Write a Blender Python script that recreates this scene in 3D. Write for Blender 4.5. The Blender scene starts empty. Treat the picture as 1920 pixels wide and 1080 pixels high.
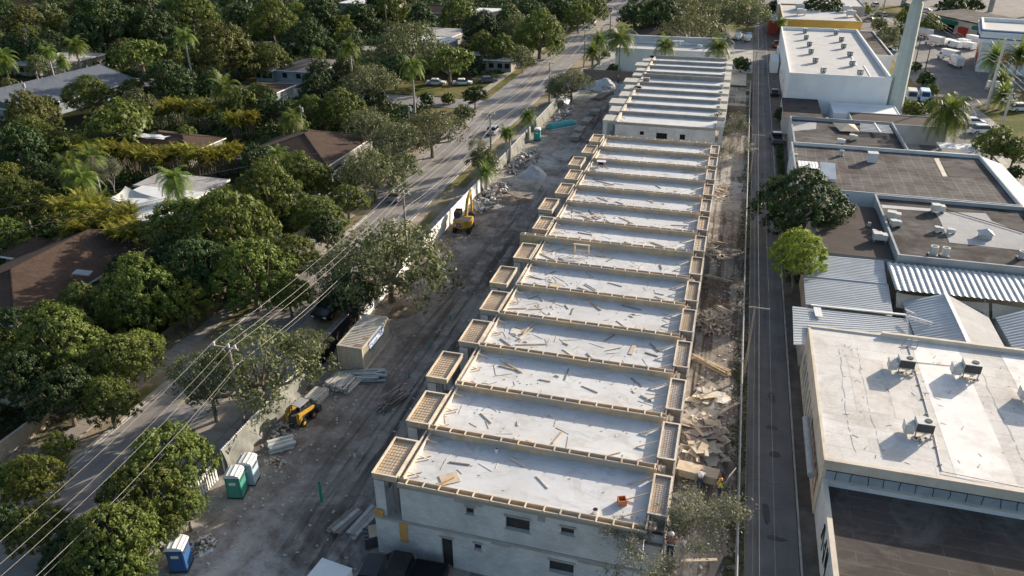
import bpy, bmesh, math, random
import numpy as np
from mathutils import Vector, Matrix
random.seed(7)
C = bpy.data.collections.new("scene"); bpy.context.scene.collection.children.link(C)
sc = bpy.context.scene
# ---------------------------------------------------------------- camera
H = 40.0
FPX, PITCH, YAW, ROLL = 1439.2, 0.47726, -0.27685, -0.00457
_f = Vector((math.sin(YAW)*math.cos(PITCH), math.cos(YAW)*math.cos(PITCH), -math.sin(PITCH)))
_r = _f.cross(Vector((0, 0, 1))).normalized(); _u = _r.cross(_f)
_r2 = _r*math.cos(ROLL)+_u*math.sin(ROLL); _u2 = -_r*math.sin(ROLL)+_u*math.cos(ROLL)
cam = bpy.data.objects.new("camera", bpy.data.cameras.new("camera")); C.objects.link(cam)
cam.matrix_world = Matrix(((_r2.x, _u2.x, -_f.x, 0), (_r2.y, _u2.y, -_f.y, 0), (_r2.z, _u2.z, -_f.z, H), (0, 0, 0, 1)))
cam.data.sensor_width = 36; cam.data.lens = FPX/1920*36; cam.data.clip_end = 3000; cam.data.clip_start = 0.5
sc.camera = cam
# ---------------------------------------------------------------- sky and sun
SUN_AZ, SUN_EL = math.radians(38.0), math.radians(17.0)      # azimuth from +Y towards +X
w = bpy.data.worlds.new("World"); sc.world = w; w.use_nodes = True
_n = w.node_tree.nodes; _bg = _n["Background"]
sky = _n.new("ShaderNodeTexSky"); sky.sky_type = 'NISHITA'; sky.sun_disc = False
sky.sun_elevation = SUN_EL; sky.sun_rotation = SUN_AZ; sky.altitude = 10; sky.air_density = 1.0; sky.dust_density = 2.2
w.node_tree.links.new(sky.outputs[0], _bg.inputs[0]); _bg.inputs[1].default_value = 0.115
sl = bpy.data.lights.new("sun", 'SUN'); sun = bpy.data.objects.new("sun", sl); C.objects.link(sun)
sl.energy = 5.0; sl.angle = math.radians(0.55); sl.color = (1.0, 0.88, 0.73)
_d = Vector((math.sin(SUN_AZ)*math.cos(SUN_EL), math.cos(SUN_AZ)*math.cos(SUN_EL), math.sin(SUN_EL)))
sun.rotation_euler = _d.to_track_quat('Z', 'Y').to_euler()
sc.view_settings.view_transform = 'Standard'; sc.view_settings.look = 'None'
sc.view_settings.exposure = 0.7; sc.view_settings.gamma = 1
# ---------------------------------------------------------------- helpers
def _ray(px, py): return _f + _r2*((px-960)/FPX) - _u2*((py-540)/FPX)
def G(px, py, z=0.0):                    # point of the plane at height z seen at photo pixel
    d = _ray(px, py); t = (z-H)/d.z
    return Vector((d.x*t, d.y*t, z))
def GY(px, py, Y):                       # point of the wall plane y=Y
    d = _ray(px, py); t = Y/d.y
    return Vector((d.x*t, Y, H+d.z*t))
def dist(p): return (Vector(p)-Vector((0, 0, H))).dot(_f)

def tag(o, label=None, cat=None, group=None, kind=None):
    if label: o['label'] = label
    if cat: o['category'] = cat
    if group: o['group'] = group
    if kind: o['kind'] = kind
    return o
def thing(name, label, cat, loc=(0, 0, 0), rz=0, group=None, kind=None):
    o = bpy.data.objects.new(name, None); C.objects.link(o)
    o.location = loc; o.rotation_euler = (0, 0, rz); o.empty_display_size = .2
    return tag(o, label, cat, group, kind)
class MB:
    def __init__(s): s.v = []; s.f = []; s.p = []
    def add(s, vs, fs):
        s.p.append((len(s.v), len(s.f))); b = len(s.v); s.v += [tuple(p) for p in vs]; s.f += [tuple(b+i for i in f) for f in fs]; return s
    def box(s, x0, y0, z0, x1, y1, z1):
        return s.add([(x0,y0,z0),(x1,y0,z0),(x1,y1,z0),(x0,y1,z0),(x0,y0,z1),(x1,y0,z1),(x1,y1,z1),(x0,y1,z1)],
                     [(0,3,2,1),(4,5,6,7),(0,1,5,4),(1,2,6,5),(2,3,7,6),(3,0,4,7)])
    def rbox(s, c, size, rz=0, tilt=0, roll=0):
        M = Matrix.Rotation(rz, 3, 'Z') @ Matrix.Rotation(tilt, 3, 'Y') @ Matrix.Rotation(roll, 3, 'X'); c = Vector(c)
        hx, hy, hz = size[0]/2, size[1]/2, size[2]/2
        P = [c + M @ Vector(p) for p in ((-hx,-hy,-hz),(hx,-hy,-hz),(hx,hy,-hz),(-hx,hy,-hz),(-hx,-hy,hz),(hx,-hy,hz),(hx,hy,hz),(-hx,hy,hz))]
        return s.add(P, [(0,3,2,1),(4,5,6,7),(0,1,5,4),(1,2,6,5),(2,3,7,6),(3,0,4,7)])
    def prism(s, pts, z0, z1):
        n = len(pts); z0f = z0 if callable(z0) else (lambda p: z0); z1f = z1 if callable(z1) else (lambda p: z1)
        a = sum(pts[i][0]*pts[(i+1)%n][1]-pts[(i+1)%n][0]*pts[i][1] for i in range(n))
        if a < 0: pts = list(pts)[::-1]
        V = [(p[0], p[1], z0f(p)) for p in pts]+[(p[0], p[1], z1f(p)) for p in pts]
        F = [tuple(range(n-1, -1, -1)), tuple(range(n, 2*n))]+[(i, (i+1)%n, n+(i+1)%n, n+i) for i in range(n)]
        return s.add(V, F)
    def bar(s, a, b, w, h=None):
        a = Vector(a); b = Vector(b); h = h or w; d = (b-a).normalized()
        up = Vector((0, 0, 1)) if abs(d.z) < .95 else Vector((0, 1, 0))
        sx = d.cross(up).normalized()*w/2; sy = sx.cross(d).normalized()*h/2
        V = [a-sx-sy, a+sx-sy, a+sx+sy, a-sx+sy, b-sx-sy, b+sx-sy, b+sx+sy, b-sx+sy]
        return s.add(V, [(0,1,2,3),(7,6,5,4),(0,4,5,1),(1,5,6,2),(2,6,7,3),(3,7,4,0)])
    def tube(s, pts, radii, n=8, cap=True):
        s.p.append((len(s.v), len(s.f))); pts = [Vector(p) for p in pts]; b = len(s.v)
        if not hasattr(radii, '__len__'): radii = [radii]*len(pts)
        for i, p in enumerate(pts):
            d = (pts[min(i+1, len(pts)-1)]-pts[max(i-1, 0)]).normalized()
            up = Vector((0, 0, 1)) if abs(d.z) < .9 else Vector((1, 0, 0))
            x = d.cross(up).normalized(); y = x.cross(d)
            for k in range(n):
                a = 2*math.pi*k/n; s.v.append(tuple(p+(x*math.cos(a)+y*math.sin(a))*radii[i]))
        for i in range(len(pts)-1):
            for k in range(n):
                s.f.append((b+i*n+k, b+i*n+(k+1)%n, b+(i+1)*n+(k+1)%n, b+(i+1)*n+k))
        if cap:
            s.f.append(tuple(b+k for k in range(n-1, -1, -1))); e = b+(len(pts)-1)*n; s.f.append(tuple(e+k for k in range(n)))
        return s
    def cyl(s, c, r, z0, z1, n=16, r1=None): return s.tube([(c[0],c[1],z0),(c[0],c[1],z1)], [r, r if r1 is None else r1], n)
    def split(s, name, m, parent, **kw):      # every piece becomes a part of its own
        P_ = s.p+[(len(s.v), len(s.f))]; o = None
        for (v0, f0), (v1, f1) in zip(P_[:-1], P_[1:]):
            b = MB(); b.v = s.v[v0:v1]; b.f = [tuple(i-v0 for i in f) for f in s.f[f0:f1]]; o = b.build(name, m, parent, **kw)
        return o
    def build(s, name, m, parent=None, local=False, smooth=False, bevel=0):
        me = bpy.data.meshes.new(name); o = bpy.data.objects.new(name, me); C.objects.link(o)
        V = s.v
        if parent is not None:
            o.parent = parent
            if not local:
                l = Vector((0, 0, 0)); q = parent
                while q is not None: l = l+q.location; q = q.parent
                V = [(a-l.x, b-l.y, c-l.z) for a, b, c in V]
        me.from_pydata(V, [], s.f); me.materials.append(m)
        if smooth: me.polygons.foreach_set('use_smooth', [True]*len(me.polygons))
        if bevel:
            bm = bmesh.new(); bm.from_mesh(me)
            bmesh.ops.remove_doubles(bm, verts=bm.verts, dist=.0005)
            bmesh.ops.bevel(bm, geom=[e for e in bm.edges if e.is_manifold and e.calc_face_angle() > .5], offset=bevel, segments=2, affect='EDGES', clamp_overlap=True)
            bm.to_mesh(me); bm.free()
        me.update(); return o
def struct(name, mb, m): o = mb.build(name, m); o['kind'] = 'structure'; return o
def copy_tree(o, parent=None):
    c = o.copy(); C.objects.link(c)
    if parent is not None: c.parent = parent
    for ch in list(o.children):
        copy_tree(ch, c)
    return c
# ---------------------------------------------------------------- materials
MATS = {}
def ramp(nt, fac, stops):
    r = nt.nodes.new('ShaderNodeValToRGB'); e = r.color_ramp.elements
    while len(e) < len(stops): e.new(.5)
    for i, (p, c) in enumerate(stops): e[i].position = p; e[i].color = (*c, 1) if len(c) == 3 else c
    nt.links.new(fac, r.inputs[0]); return r.outputs[0]
def noise(nt, vec, scale, detail=4, rough=.55, stretch=None, dist_=0):
    n = nt.nodes.new('ShaderNodeTexNoise'); n.inputs['Scale'].default_value = scale; n.inputs['Detail'].default_value = detail
    n.inputs['Roughness'].default_value = rough; n.inputs['Distortion'].default_value = dist_
    if stretch:
        mp = nt.nodes.new('ShaderNodeMapping'); mp.inputs['Scale'].default_value = stretch; nt.links.new(vec, mp.inputs[0]); vec = mp.outputs[0]
    nt.links.new(vec, n.inputs['Vector']); return n.outputs[0]
def mixc(nt, fac, a, b, mode='MIX'):
    m = nt.nodes.new('ShaderNodeMix'); m.data_type = 'RGBA'; m.blend_type = mode
    for s_, v in ((m.inputs[0], fac), (m.inputs[6], a), (m.inputs[7], b)):
        if isinstance(v, (int, float)): s_.default_value = v
        elif isinstance(v, tuple): s_.default_value = (*v, 1)
        else: nt.links.new(v, s_)
    return m.outputs[2]
def newmat(name, rough=.8, metal=0, spec=.3):
    m = bpy.data.materials.new(name); m.use_nodes = True; nt = m.node_tree; p = nt.nodes['Principled BSDF']
    p.inputs['Roughness'].default_value = rough; p.inputs['Metallic'].default_value = metal; p.inputs['Specular IOR Level'].default_value = spec
    MATS[name] = m; return m, nt, p
def pos(nt, obj=False):
    if obj: return nt.nodes.new('ShaderNodeTexCoord').outputs['Object']
    return nt.nodes.new('ShaderNodeNewGeometry').outputs['Position']
def bump(nt, p, h, strength=.3, d=.05):
    b = nt.nodes.new('ShaderNodeBump'); b.inputs['Strength'].default_value = strength; b.inputs['Distance'].default_value = d
    nt.links.new(h, b.inputs['Height']); nt.links.new(b.outputs[0], p.inputs['Normal'])
def M(name, c1, c2=None, scale=3, rough=.8, metal=0, spec=.3, c3=None, scale3=.3, lo=.35, hi=.65, lo3=.5, hi3=.7, stretch=None, obj=False, bmp=0, detail=5):
    if name in MATS: return MATS[name]
    m, nt, p = newmat(name, rough, metal, spec)
    if c2 is None: p.inputs['Base Color'].default_value = (*c1, 1)
    else:
        v = pos(nt, obj); f = noise(nt, v, scale, detail, .6, stretch)
        col = ramp(nt, f, [(lo, c1), (hi, c2)])
        if c3 is not None:
            f3 = ramp(nt, noise(nt, v, scale3, 6, .65), [(lo3, (0,0,0)), (hi3, (1,1,1))])
            col = mixc(nt, f3, col, c3)
        nt.links.new(col, p.inputs['Base Color'])
        if bmp: bump(nt, p, f, bmp)
    return m

ORD = ['first', 'second', 'third', 'fourth', 'fifth', 'sixth', 'seventh', 'eighth', 'ninth', 'tenth', 'eleventh', 'twelfth', 'thirteenth', 'fourteenth', 'fifteenth', 'sixteenth', 'seventeenth', 'eighteenth', 'nineteenth', 'twentieth']+['%dth' % i for i in range(21, 100)]
# ================================================================= setting materials
def mat_site():
    m, nt, p = newmat('site_dirt', .95, 0, .15); v = pos(nt)
    big = noise(nt, v, .055, 6, .62); fine = noise(nt, v, 1.6, 8, .72); mid = noise(nt, v, .35, 6, .65, None, .6)
    tr = noise(nt, v, 1.0, 5, .6, (1.3, .07, 1), .35)
    col = ramp(nt, big, [(.4, (.14, .11, .09)), (.5, (.24, .2, .17)), (.6, (.48, .43, .375))])
    col = mixc(nt, ramp(nt, mid, [(.36, (0,0,0)), (.66, (1,1,1))]), col, (.21, .185, .165))
    col = mixc(nt, .5, col, ramp(nt, mid, [(.42, (.13, .105, .085)), (.6, (.48, .43, .375))]))
    # wheel tracks run the length of the haul road
    sep = nt.nodes.new('ShaderNodeSeparateXYZ'); nt.links.new(v, sep.inputs[0])
    mr = nt.nodes.new('ShaderNodeMapRange'); nt.links.new(sep.outputs[0], mr.inputs[0])
    mr.inputs[1].default_value = -30.5; mr.inputs[2].default_value = -25; mr.inputs[3].default_value = 0; mr.inputs[4].default_value = 1
    trk = ramp(nt, tr, [(.42, (1,1,1)), (.53, (0,0,0))])
    mu = nt.nodes.new('ShaderNodeMath'); mu.operation = 'MULTIPLY'; nt.links.new(trk, mu.inputs[0]); nt.links.new(mr.outputs[0], mu.inputs[1])
    mu2 = nt.nodes.new('ShaderNodeMath'); mu2.operation = 'MULTIPLY'; nt.links.new(mu.outputs[0], mu2.inputs[0]); mu2.inputs[1].default_value = .9
    col = mixc(nt, mu2.outputs[0], col, (.085, .068, .056))
    # pale crushed limestone spread near the gate and beyond the excavator
    for yc, yr in ((28, 15), (118, 22), (172, 16)):
        m1 = nt.nodes.new('ShaderNodeMath'); m1.operation = 'SUBTRACT'; nt.links.new(sep.outputs[1], m1.inputs[0]); m1.inputs[1].default_value = yc
        m2 = nt.nodes.new('ShaderNodeMath'); m2.operation = 'ABSOLUTE'; nt.links.new(m1.outputs[0], m2.inputs[0])
        m3 = nt.nodes.new('ShaderNodeMapRange'); nt.links.new(m2.outputs[0], m3.inputs[0]); m3.inputs[1].default_value = yr; m3.inputs[2].default_value = 0; m3.inputs[3].default_value = 0; m3.inputs[4].default_value = 1
        m4 = nt.nodes.new('ShaderNodeMath'); m4.operation = 'MULTIPLY'; nt.links.new(m3.outputs[0], m4.inputs[0]); nt.links.new(ramp(nt, noise(nt, v, .16, 6, .62, None, .8), [(.38, (0,0,0)), (.56, (1,1,1))]), m4.inputs[1])
        col = mixc(nt, m4.outputs[0], col, (.56, .53, .48))
    col = mixc(nt, ramp(nt, fine, [(.3, (.55,.55,.55)), (.5, (0,0,0))]), col, (.1, .085, .075))
    col = mixc(nt, ramp(nt, fine, [(.6, (0,0,0)), (.72, (.8,.8,.8))]), col, (.62, .6, .56))
    nt.links.new(col, p.inputs['Base Color']); bump(nt, p, fine, .7, .15); return m
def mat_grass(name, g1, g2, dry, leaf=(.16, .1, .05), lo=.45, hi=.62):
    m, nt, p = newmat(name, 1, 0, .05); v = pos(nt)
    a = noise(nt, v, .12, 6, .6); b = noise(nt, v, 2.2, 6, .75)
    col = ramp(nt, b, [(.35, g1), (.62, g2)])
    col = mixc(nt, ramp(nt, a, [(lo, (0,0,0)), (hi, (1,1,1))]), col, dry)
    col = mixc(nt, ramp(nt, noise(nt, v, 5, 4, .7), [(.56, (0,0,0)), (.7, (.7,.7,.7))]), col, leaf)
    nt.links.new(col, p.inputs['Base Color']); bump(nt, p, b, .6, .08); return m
def mat_asphalt(name, c1, c2, patch):
    m, nt, p = newmat(name, .9, 0, .25); v = pos(nt)
    col = ramp(nt, noise(nt, v, .25, 6, .6), [(.35, c1), (.65, c2)])
    col = mixc(nt, ramp(nt, noise(nt, v, 1.0, 5, .6, (1.5, .05, 1)), [(.5, (0,0,0)), (.7, (.6,.6,.6))]), col, patch)
    col = mixc(nt, .25, col, ramp(nt, noise(nt, v, 9, 5, .8), [(.3, (0,0,0)), (.7, (.6,.6,.6))]), 'OVERLAY')
    nt.links.new(col, p.inputs['Base Color']); return m
def mat_walk(name, c, scale=1.5):
    m, nt, p = newmat(name, .9); v = pos(nt)
    br = nt.nodes.new('ShaderNodeTexBrick'); br.inputs['Scale'].default_value = 1; br.inputs['Brick Width'].default_value = 60; br.inputs['Row Height'].default_value = scale
    br.inputs['Mortar Size'].default_value = .025; br.inputs['Color1'].default_value = (*c, 1); br.inputs['Color2'].default_value = (c[0]*.9, c[1]*.9, c[2]*.9, 1); br.inputs['Mortar'].default_value = (.12, .1, .09, 1)
    nt.links.new(v, br.inputs[0])
    col = mixc(nt, .5, br.outputs[0], ramp(nt, noise(nt, v, .8, 6, .65), [(.3, (.45,.42,.4)), (.65, (1,1,1))]), 'MULTIPLY')
    nt.links.new(col, p.inputs['Base Color']); return m
DIRT = mat_site()
GRASS = mat_grass('lawn', (.07, .085, .025), (.13, .145, .04), (.25, .2, .1))
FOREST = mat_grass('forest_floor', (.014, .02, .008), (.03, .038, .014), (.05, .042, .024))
VERGE = mat_grass('verge', (.13, .13, .045), (.2, .19, .08), (.36, .3, .22), (.22, .13, .07), .4, .56)
STREET = mat_asphalt('street_asphalt', (.25, .235, .225), (.36, .34, .325), (.17, .16, .155))
LOT = mat_asphalt('lot_asphalt', (.17, .162, .16), (.25, .24, .235), (.12, .115, .11))
ALLEY = mat_asphalt('alley_asphalt', (.15, .145, .143), (.22, .212, .207), (.1, .095, .093))
WALK = mat_walk('sidewalk_concrete', (.42, .38, .34))
KERB = M('kerb_concrete', (.5, .46, .4), (.36, .32, .28), 2)
PAINTW = M('road_paint', (.75, .74, .7), (.5, .49, .46), 3)
PAINTY = M('road_paint_yellow', (.6, .42, .08), (.45, .34, .12), 3)
CONC = M('pale_concrete', (.5, .48, .44), (.36, .34, .31), 1.2, c3=(.24, .22, .2), scale3=.25)

def sheet(name, m, pts, z):
    return struct(name, MB().add([(x, y, z) for x, y in pts], [tuple(range(len(pts)))]), m)
def rect(x0, y0, x1, y1): return [(x0, y0), (x1, y0), (x1, y1), (x0, y1)]
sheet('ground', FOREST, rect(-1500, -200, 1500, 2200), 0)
def vnoise(x, y, seed):
    rng = np.random.default_rng(seed); T = rng.random((256, 256)); xi = np.floor(x).astype(int); yi = np.floor(y).astype(int); fx = x-xi; fy = y-yi; fx = fx*fx*(3-2*fx); fy = fy*fy*(3-2*fy)
    g = lambda a, b_: T[a % 256, b_ % 256]
    return (g(xi, yi)*(1-fx)+g(xi+1, yi)*fx)*(1-fy)+(g(xi, yi+1)*(1-fx)+g(xi+1, yi+1)*fx)*fy
nx, ny = 155, 700; gx, gy = np.meshgrid(np.linspace(-34.4, 4.3, nx), np.linspace(5, 184, ny), indexing='ij')
hz_ = .10*vnoise(gx*.35, gy*.35, 1)+.07*vnoise(gx*1.1, gy*1.1, 2)+.045*vnoise(gx*3, gy*3, 3); rut = np.exp(-((gx+22.5+1.5*np.sin(gy*.03))/4.2)**2); hz_ += rut*(.13*vnoise(gx*2.2, gy*.12, 4)-.05)
edge = np.minimum(1, np.minimum(gx+34.4, 4.3-gx)/.8); hz_ = .022+np.maximum(0, hz_-.08)*edge
gm = MB(); gm.v = [tuple(q) for q in np.stack([gx.ravel(), gy.ravel(), hz_.ravel()], 1).tolist()]; gm.f = [(i*ny+j, (i+1)*ny+j, (i+1)*ny+j+1, i*ny+j+1) for i in range(nx-1) for j in range(ny-1)]
o = struct('construction_ground', gm, DIRT); o.data.polygons.foreach_set('use_smooth', [True]*len(o.data.polygons))
# street on the left, with verges and pavements
sheet('street_verge', VERGE, rect(-40, 0, -34.4, 240), .008)
sheet('street_verge_far_side', VERGE, rect(-53, 0, -46.4, 149), .008)
sheet('lawn', GRASS, rect(-60, 158, -50, 330), .008)
sheet('lawn', GRASS, rect(-76, 158.5, -60, 172), .009)
sheet('lawn', GRASS, rect(-112, 140, -92, 149), .009)
sheet('lawn', GRASS, rect(-112, 158, -98, 170), .009)
sheet('lawn', GRASS, rect(-60, 128, -50.4, 149), .012)
sheet('road', STREET, [(-46.4, 0), (-40, 0), (-40, 195), (-39, 400), (-52, 400), (-50.4, 230), (-50.4, 105), (-46.8, 92)], .016)
sheet('road', STREET, rect(-150, 149.5, -50.4, 157.5), .014)
sheet('road', STREET, rect(-46, 232, 5, 262), .013)
sheet('road', STREET, rect(-150, 205, -50, 211), .012)
sheet('driveway', CONC, rect(-66, 90, -50, 99), .02)
sheet('driveway', CONC, rect(-60, 74, -46.4, 81), .02)
sheet('driveway', CONC, rect(-104, 157.5, -97, 176), .02)
sheet('road_shoulder', M('sandy_shoulder', (.46, .4, .33), (.33, .27, .21), .6, c3=(.24, .17, .11), scale3=.4), [(-40, 30), (-37.1, 30), (-37.1, 56), (-38.6, 62), (-40, 63)], .022)
sheet('road_shoulder', M('sandy_shoulder', (0,0,0)), [(-40, 80), (-38.4, 81), (-38.2, 92), (-40, 97)], .022)
k = MB(); k.box(-46.75, 0, 0, -46.4, 90, .13); struct('kerb', k, KERB)
k = MB(); k.box(-40.0, 64, 0, -39.8, 190, .12); struct('kerb', k, KERB)
k = MB()
for y0, y1 in ((0, 74), (81, 90), (99, 149)): k.box(-49.9, y0, 0, -48.3, y1, .1)
struct('sidewalk', k, WALK)
k = MB(); k.box(-36.9, 0, 0, -35.5, 196, .1); struct('sidewalk', k, WALK)
k = MB(); k.box(-54.2, 158, 0, -52.7, 330, .1); struct('sidewalk', k, WALK)
k = MB(); k.box(-40.35, 64, .02, -40.2, 200, .0225); k.box(-46.25, 0, .02, -46.1, 92, .0225); struct('road_marking', k, PAINTW)
k = MB()
for y in np.arange(0, 92, 9): k.box(-43.4, y, .02, -43.28, y+3, .0215)
k.box(-45.6, 165, .02, -45.45, 400, .0215); struct('road_marking', k, PAINTY)
k = MB()
for i in range(6): k.box(-52.5, 150.2+i*1.25, .02, -51.0, 150.7+i*1.25, .0225)
struct('road_marking', k, PAINTW)
# lane on the right
sheet('alley_road', ALLEY, rect(4.75, 0, 8.25, 300), .03)
sheet('alley_edge', M('alley_edge_dirt', (.1, .085, .075), (.17, .15, .13), .8, c3=(.07, .06, .05), scale3=.3), rect(8.3, 0, 14, 300), .012)
sheet('alley_edge', M('weedy_edge', (.05, .06, .02), (.12, .1, .07), 1.5, c3=(.2, .17, .13), scale3=.4), rect(3.3, 0, 4.75, 200), .024)
k = MB(); k.box(8.3, 0, .012, 8.45, 260, .06); struct('kerb', k, CONC)
# yards and roads on the right
sheet('parking_lot', CONC, rect(-34, 186, 4.7, 232), .01)
sheet('parking_lot', LOT, rect(33, 120, 120, 430), .01)
sheet('road', M('right_road', (.24, .228, .22), (.33, .315, .305), .4), rect(45, 60, 60, 178), .016)
sheet('yard', CONC, rect(8.5, 60, 45, 300), .006)
sheet('road', LOT, rect(9, 300, 120, 420), .014)
sheet('lawn', GRASS, [(39.2, 160), (43.5, 160), (42, 172), (39.4, 176)], .03)
sheet('lawn', GRASS, [(35, 190), (41, 192), (40, 236), (35.5, 240)], .03)
sheet('lawn', GRASS, [(51, 150), (70, 168), (84, 200), (60, 196), (49, 178)], .03)
sheet('lawn', GRASS, [(-35, 168), (-28, 168), (-28, 186), (-35, 186)], .03)
sheet('lawn', GRASS, [(-40, 262), (5, 262), (5, 400), (-36, 400)], .011)
sheet('lawn', GRASS, [(30, 300), (64, 318), (64, 345), (28, 330)], .03)
k = MB(); k.box(43.9, 120, 0, 45, 160, .12); struct('sidewalk', k, CONC)
k = MB()
for i in range(3): k.bar((47+i*4, 262, .02), (38+i*4, 330, .02), .25, .006)
for i in range(5): k.box(60+i*3.4, 205, .015, 60.15+i*3.4, 211, .0185)
struct('road_marking', k, PAINTW)

rd_ = random.Random(77); st_ = MB()
for _ in range(2600):
    x = rd_.choice((rd_.uniform(-33.8, -19.8), rd_.gauss(-32, 1.5), rd_.uniform(0, 3.6))); y = 22+rd_.random()**1.3*150; a = rd_.uniform(.05, .16)
    if x < -34 or -19.5 < x < -.2: continue
    st_.rbox((x, y, .05), (a*rd_.uniform(1, 2.2), a, a*.7), rd_.random()*3, rd_.uniform(-.4, .4), rd_.uniform(-.4, .4))
o = st_.build('loose_stones', M('loose_stone', (.4, .37, .33), (.66, .63, .58), 3)); tag(o, 'loose stones and crumbs of rubble scattered over the dirt', 'stones', kind='stuff')

PATCH = M('tar_patch', (.07, .065, .065), (.1, .095, .09), 3); k = MB(); rd_ = random.Random(4)
for px, py, sx, sy in ((1447, 745, .35, .9), (1448, 802, .5, .35), (1452, 852, .5, .5), (1436, 960, .3, 1.2), (1430, 330, .4, 2.0), (1440, 430, .3, 1.6), (1425, 240, .5, 3), (1455, 1010, .7, .25)):
    g = G(px, py, .034); k.add([(g.x+sx*math.cos(a)*rd_.uniform(.7, 1.2), g.y+sy*math.sin(a)*rd_.uniform(.7, 1.2), .034) for a in [i*math.pi/5 for i in range(10)]], [tuple(range(10))])
for y in range(20, 250, 13):
    x = 4.9; yy = y+rd_.uniform(-3, 3)
    for _ in range(6): nx, ny_ = x+rd_.uniform(.2, .7), yy+rd_.uniform(-.4, .4); k.bar((x, yy, .036), (min(nx, 8.1), ny_, .036), .04, .003); x, yy = min(nx, 8.1), ny_
struct('road_patch', k, PATCH)
# ================================================================= town-house block
def mat_cmu():
    m, nt, p = newmat('block_wall', .95, 0, .1); v = pos(nt)
    sep = nt.nodes.new('ShaderNodeSeparateXYZ'); nt.links.new(v, sep.inputs[0])
    ad = nt.nodes.new('ShaderNodeMath'); nt.links.new(sep.outputs[0], ad.inputs[0]); nt.links.new(sep.outputs[1], ad.inputs[1])
    cb = nt.nodes.new('ShaderNodeCombineXYZ'); nt.links.new(ad.outputs[0], cb.inputs[0]); nt.links.new(sep.outputs[2], cb.inputs[1])
    br = nt.nodes.new('ShaderNodeTexBrick'); br.inputs['Scale'].default_value = 1; br.inputs['Brick Width'].default_value = .4; br.inputs['Row Height'].default_value = .2
    br.inputs['Mortar Size'].default_value = .018; br.inputs['Color1'].default_value = (.64, .64, .62, 1); br.inputs['Color2'].default_value = (.56, .56, .55, 1); br.inputs['Mortar'].default_value = (.53, .53, .52, 1)
    nt.links.new(cb.outputs[0], br.inputs[0])
    col = mixc(nt, .55, br.outputs[0], ramp(nt, noise(nt, v, .5, 6, .65), [(.3, (.5,.5,.48)), (.6, (1,1,1))]), 'MULTIPLY')
    nt.links.new(col, p.inputs['Base Color']); return m
def mat_slab():
    m, nt, p = newmat('roof_slab', .75, 0, .3); v = pos(nt)
    col = ramp(nt, noise(nt, v, .22, 6, .6), [(.3, (.6, .6, .595)), (.7, (.75, .755, .755))])
    col = mixc(nt, ramp(nt, noise(nt, v, 1.1, 6, .7, (.5, 1.6, 1)), [(.52, (0,0,0)), (.72, (.55,.55,.55))]), col, (.47, .45, .43))
    col = mixc(nt, ramp(nt, noise(nt, v, 6, 4, .8), [(.66, (0,0,0)), (.74, (.8,.8,.8))]), col, (.4, .36, .32))
    oi = nt.nodes.new('ShaderNodeObjectInfo'); col = mixc(nt, ramp(nt, noise(nt, v, .5, 7, .7, (1, 1.4, 1), 1.2), [(.5, (0,0,0)), (.6, (.5,.5,.5))]), col, (.5, .485, .46)); col = mixc(nt, ramp(nt, noise(nt, v, .33, 6, .75, None, 2.0), [(.6, (0,0,0)), (.68, (.45,.45,.45))]), col, (.38, .36, .34))
    col = mixc(nt, .5, col, ramp(nt, oi.outputs['Random'], [(0, (.84, .85, .87)), (1, (1, .99, .97))]), 'MULTIPLY')
    # trowel seams
    br = nt.nodes.new('ShaderNodeTexBrick'); br.inputs['Scale'].default_value = 1; br.inputs['Brick Width'].default_value = 1.9; br.inputs['Row Height'].default_value = 2.8
    br.inputs['Mortar Size'].default_value = .02; br.inputs['Mortar Smooth'].default_value = 1; br.inputs['Color1'].default_value = (1, 1, 1, 1); br.inputs['Color2'].default_value = (.93, .93, .93, 1); br.inputs['Mortar'].default_value = (.9, .89, .88, 1)
    nt.links.new(v, br.inputs[0]); col = mixc(nt, .7, col, br.outputs[0], 'MULTIPLY')
    nt.links.new(col, p.inputs['Base Color']); return m
def mat_wood(name, a, b, c3, obj=False, sc_=1.2):
    m, nt, p = newmat(name, .85, 0, .2); v = pos(nt, obj)
    col = ramp(nt, noise(nt, v, sc_, 5, .6), [(.35, a), (.65, b)])
    col = mixc(nt, ramp(nt, noise(nt, v, .3, 3, .5), [(.5, (0,0,0)), (.56, (1,1,1))]), col, c3)
    nt.links.new(col, p.inputs['Base Color']); return m
CMU = mat_cmu(); SLAB = mat_slab()
BEAM = M('wet_concrete_beam', (.3, .28, .25), (.42, .4, .36), .7, c3=(.22, .2, .18), scale3=.35)
PLY = mat_wood('plywood', (.42, .32, .21), (.56, .45, .32), (.4, .36, .3))
PLYP = mat_wood('pale_plywood', (.5, .4, .29), (.7, .58, .44), (.46, .39, .31))
LUM = mat_wood('lumber', (.66, .55, .42), (.8, .71, .58), (.56, .47, .38), sc_=2)
DARKW = mat_wood('weathered_lumber', (.2, .16, .13), (.34, .29, .25), (.26, .22, .2), sc_=2)
VOID = M('opening_dark', (.012, .012, .014), rough=.9)
REBAR = M('rebar', (.2, .13, .09), (.32, .2, .13), 6)
TRAYB = mat_wood('tray_board', (.62, .5, .35), (.8, .68, .5), (.52, .44, .34))
TRAYG = mat_wood('tray_board_grey', (.62, .6, .55), (.76, .73, .68), (.66, .56, .42))
TRAYC = M('cast_tray_concrete', (.43, .41, .37), (.54, .52, .47), 1)
PARC = M('parapet_concrete', (.26, .245, .225), (.36, .34, .31), .8)
ORANGE = M('orange_door_panel', (.5, .26, .08), (.62, .34, .12), 2)

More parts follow.
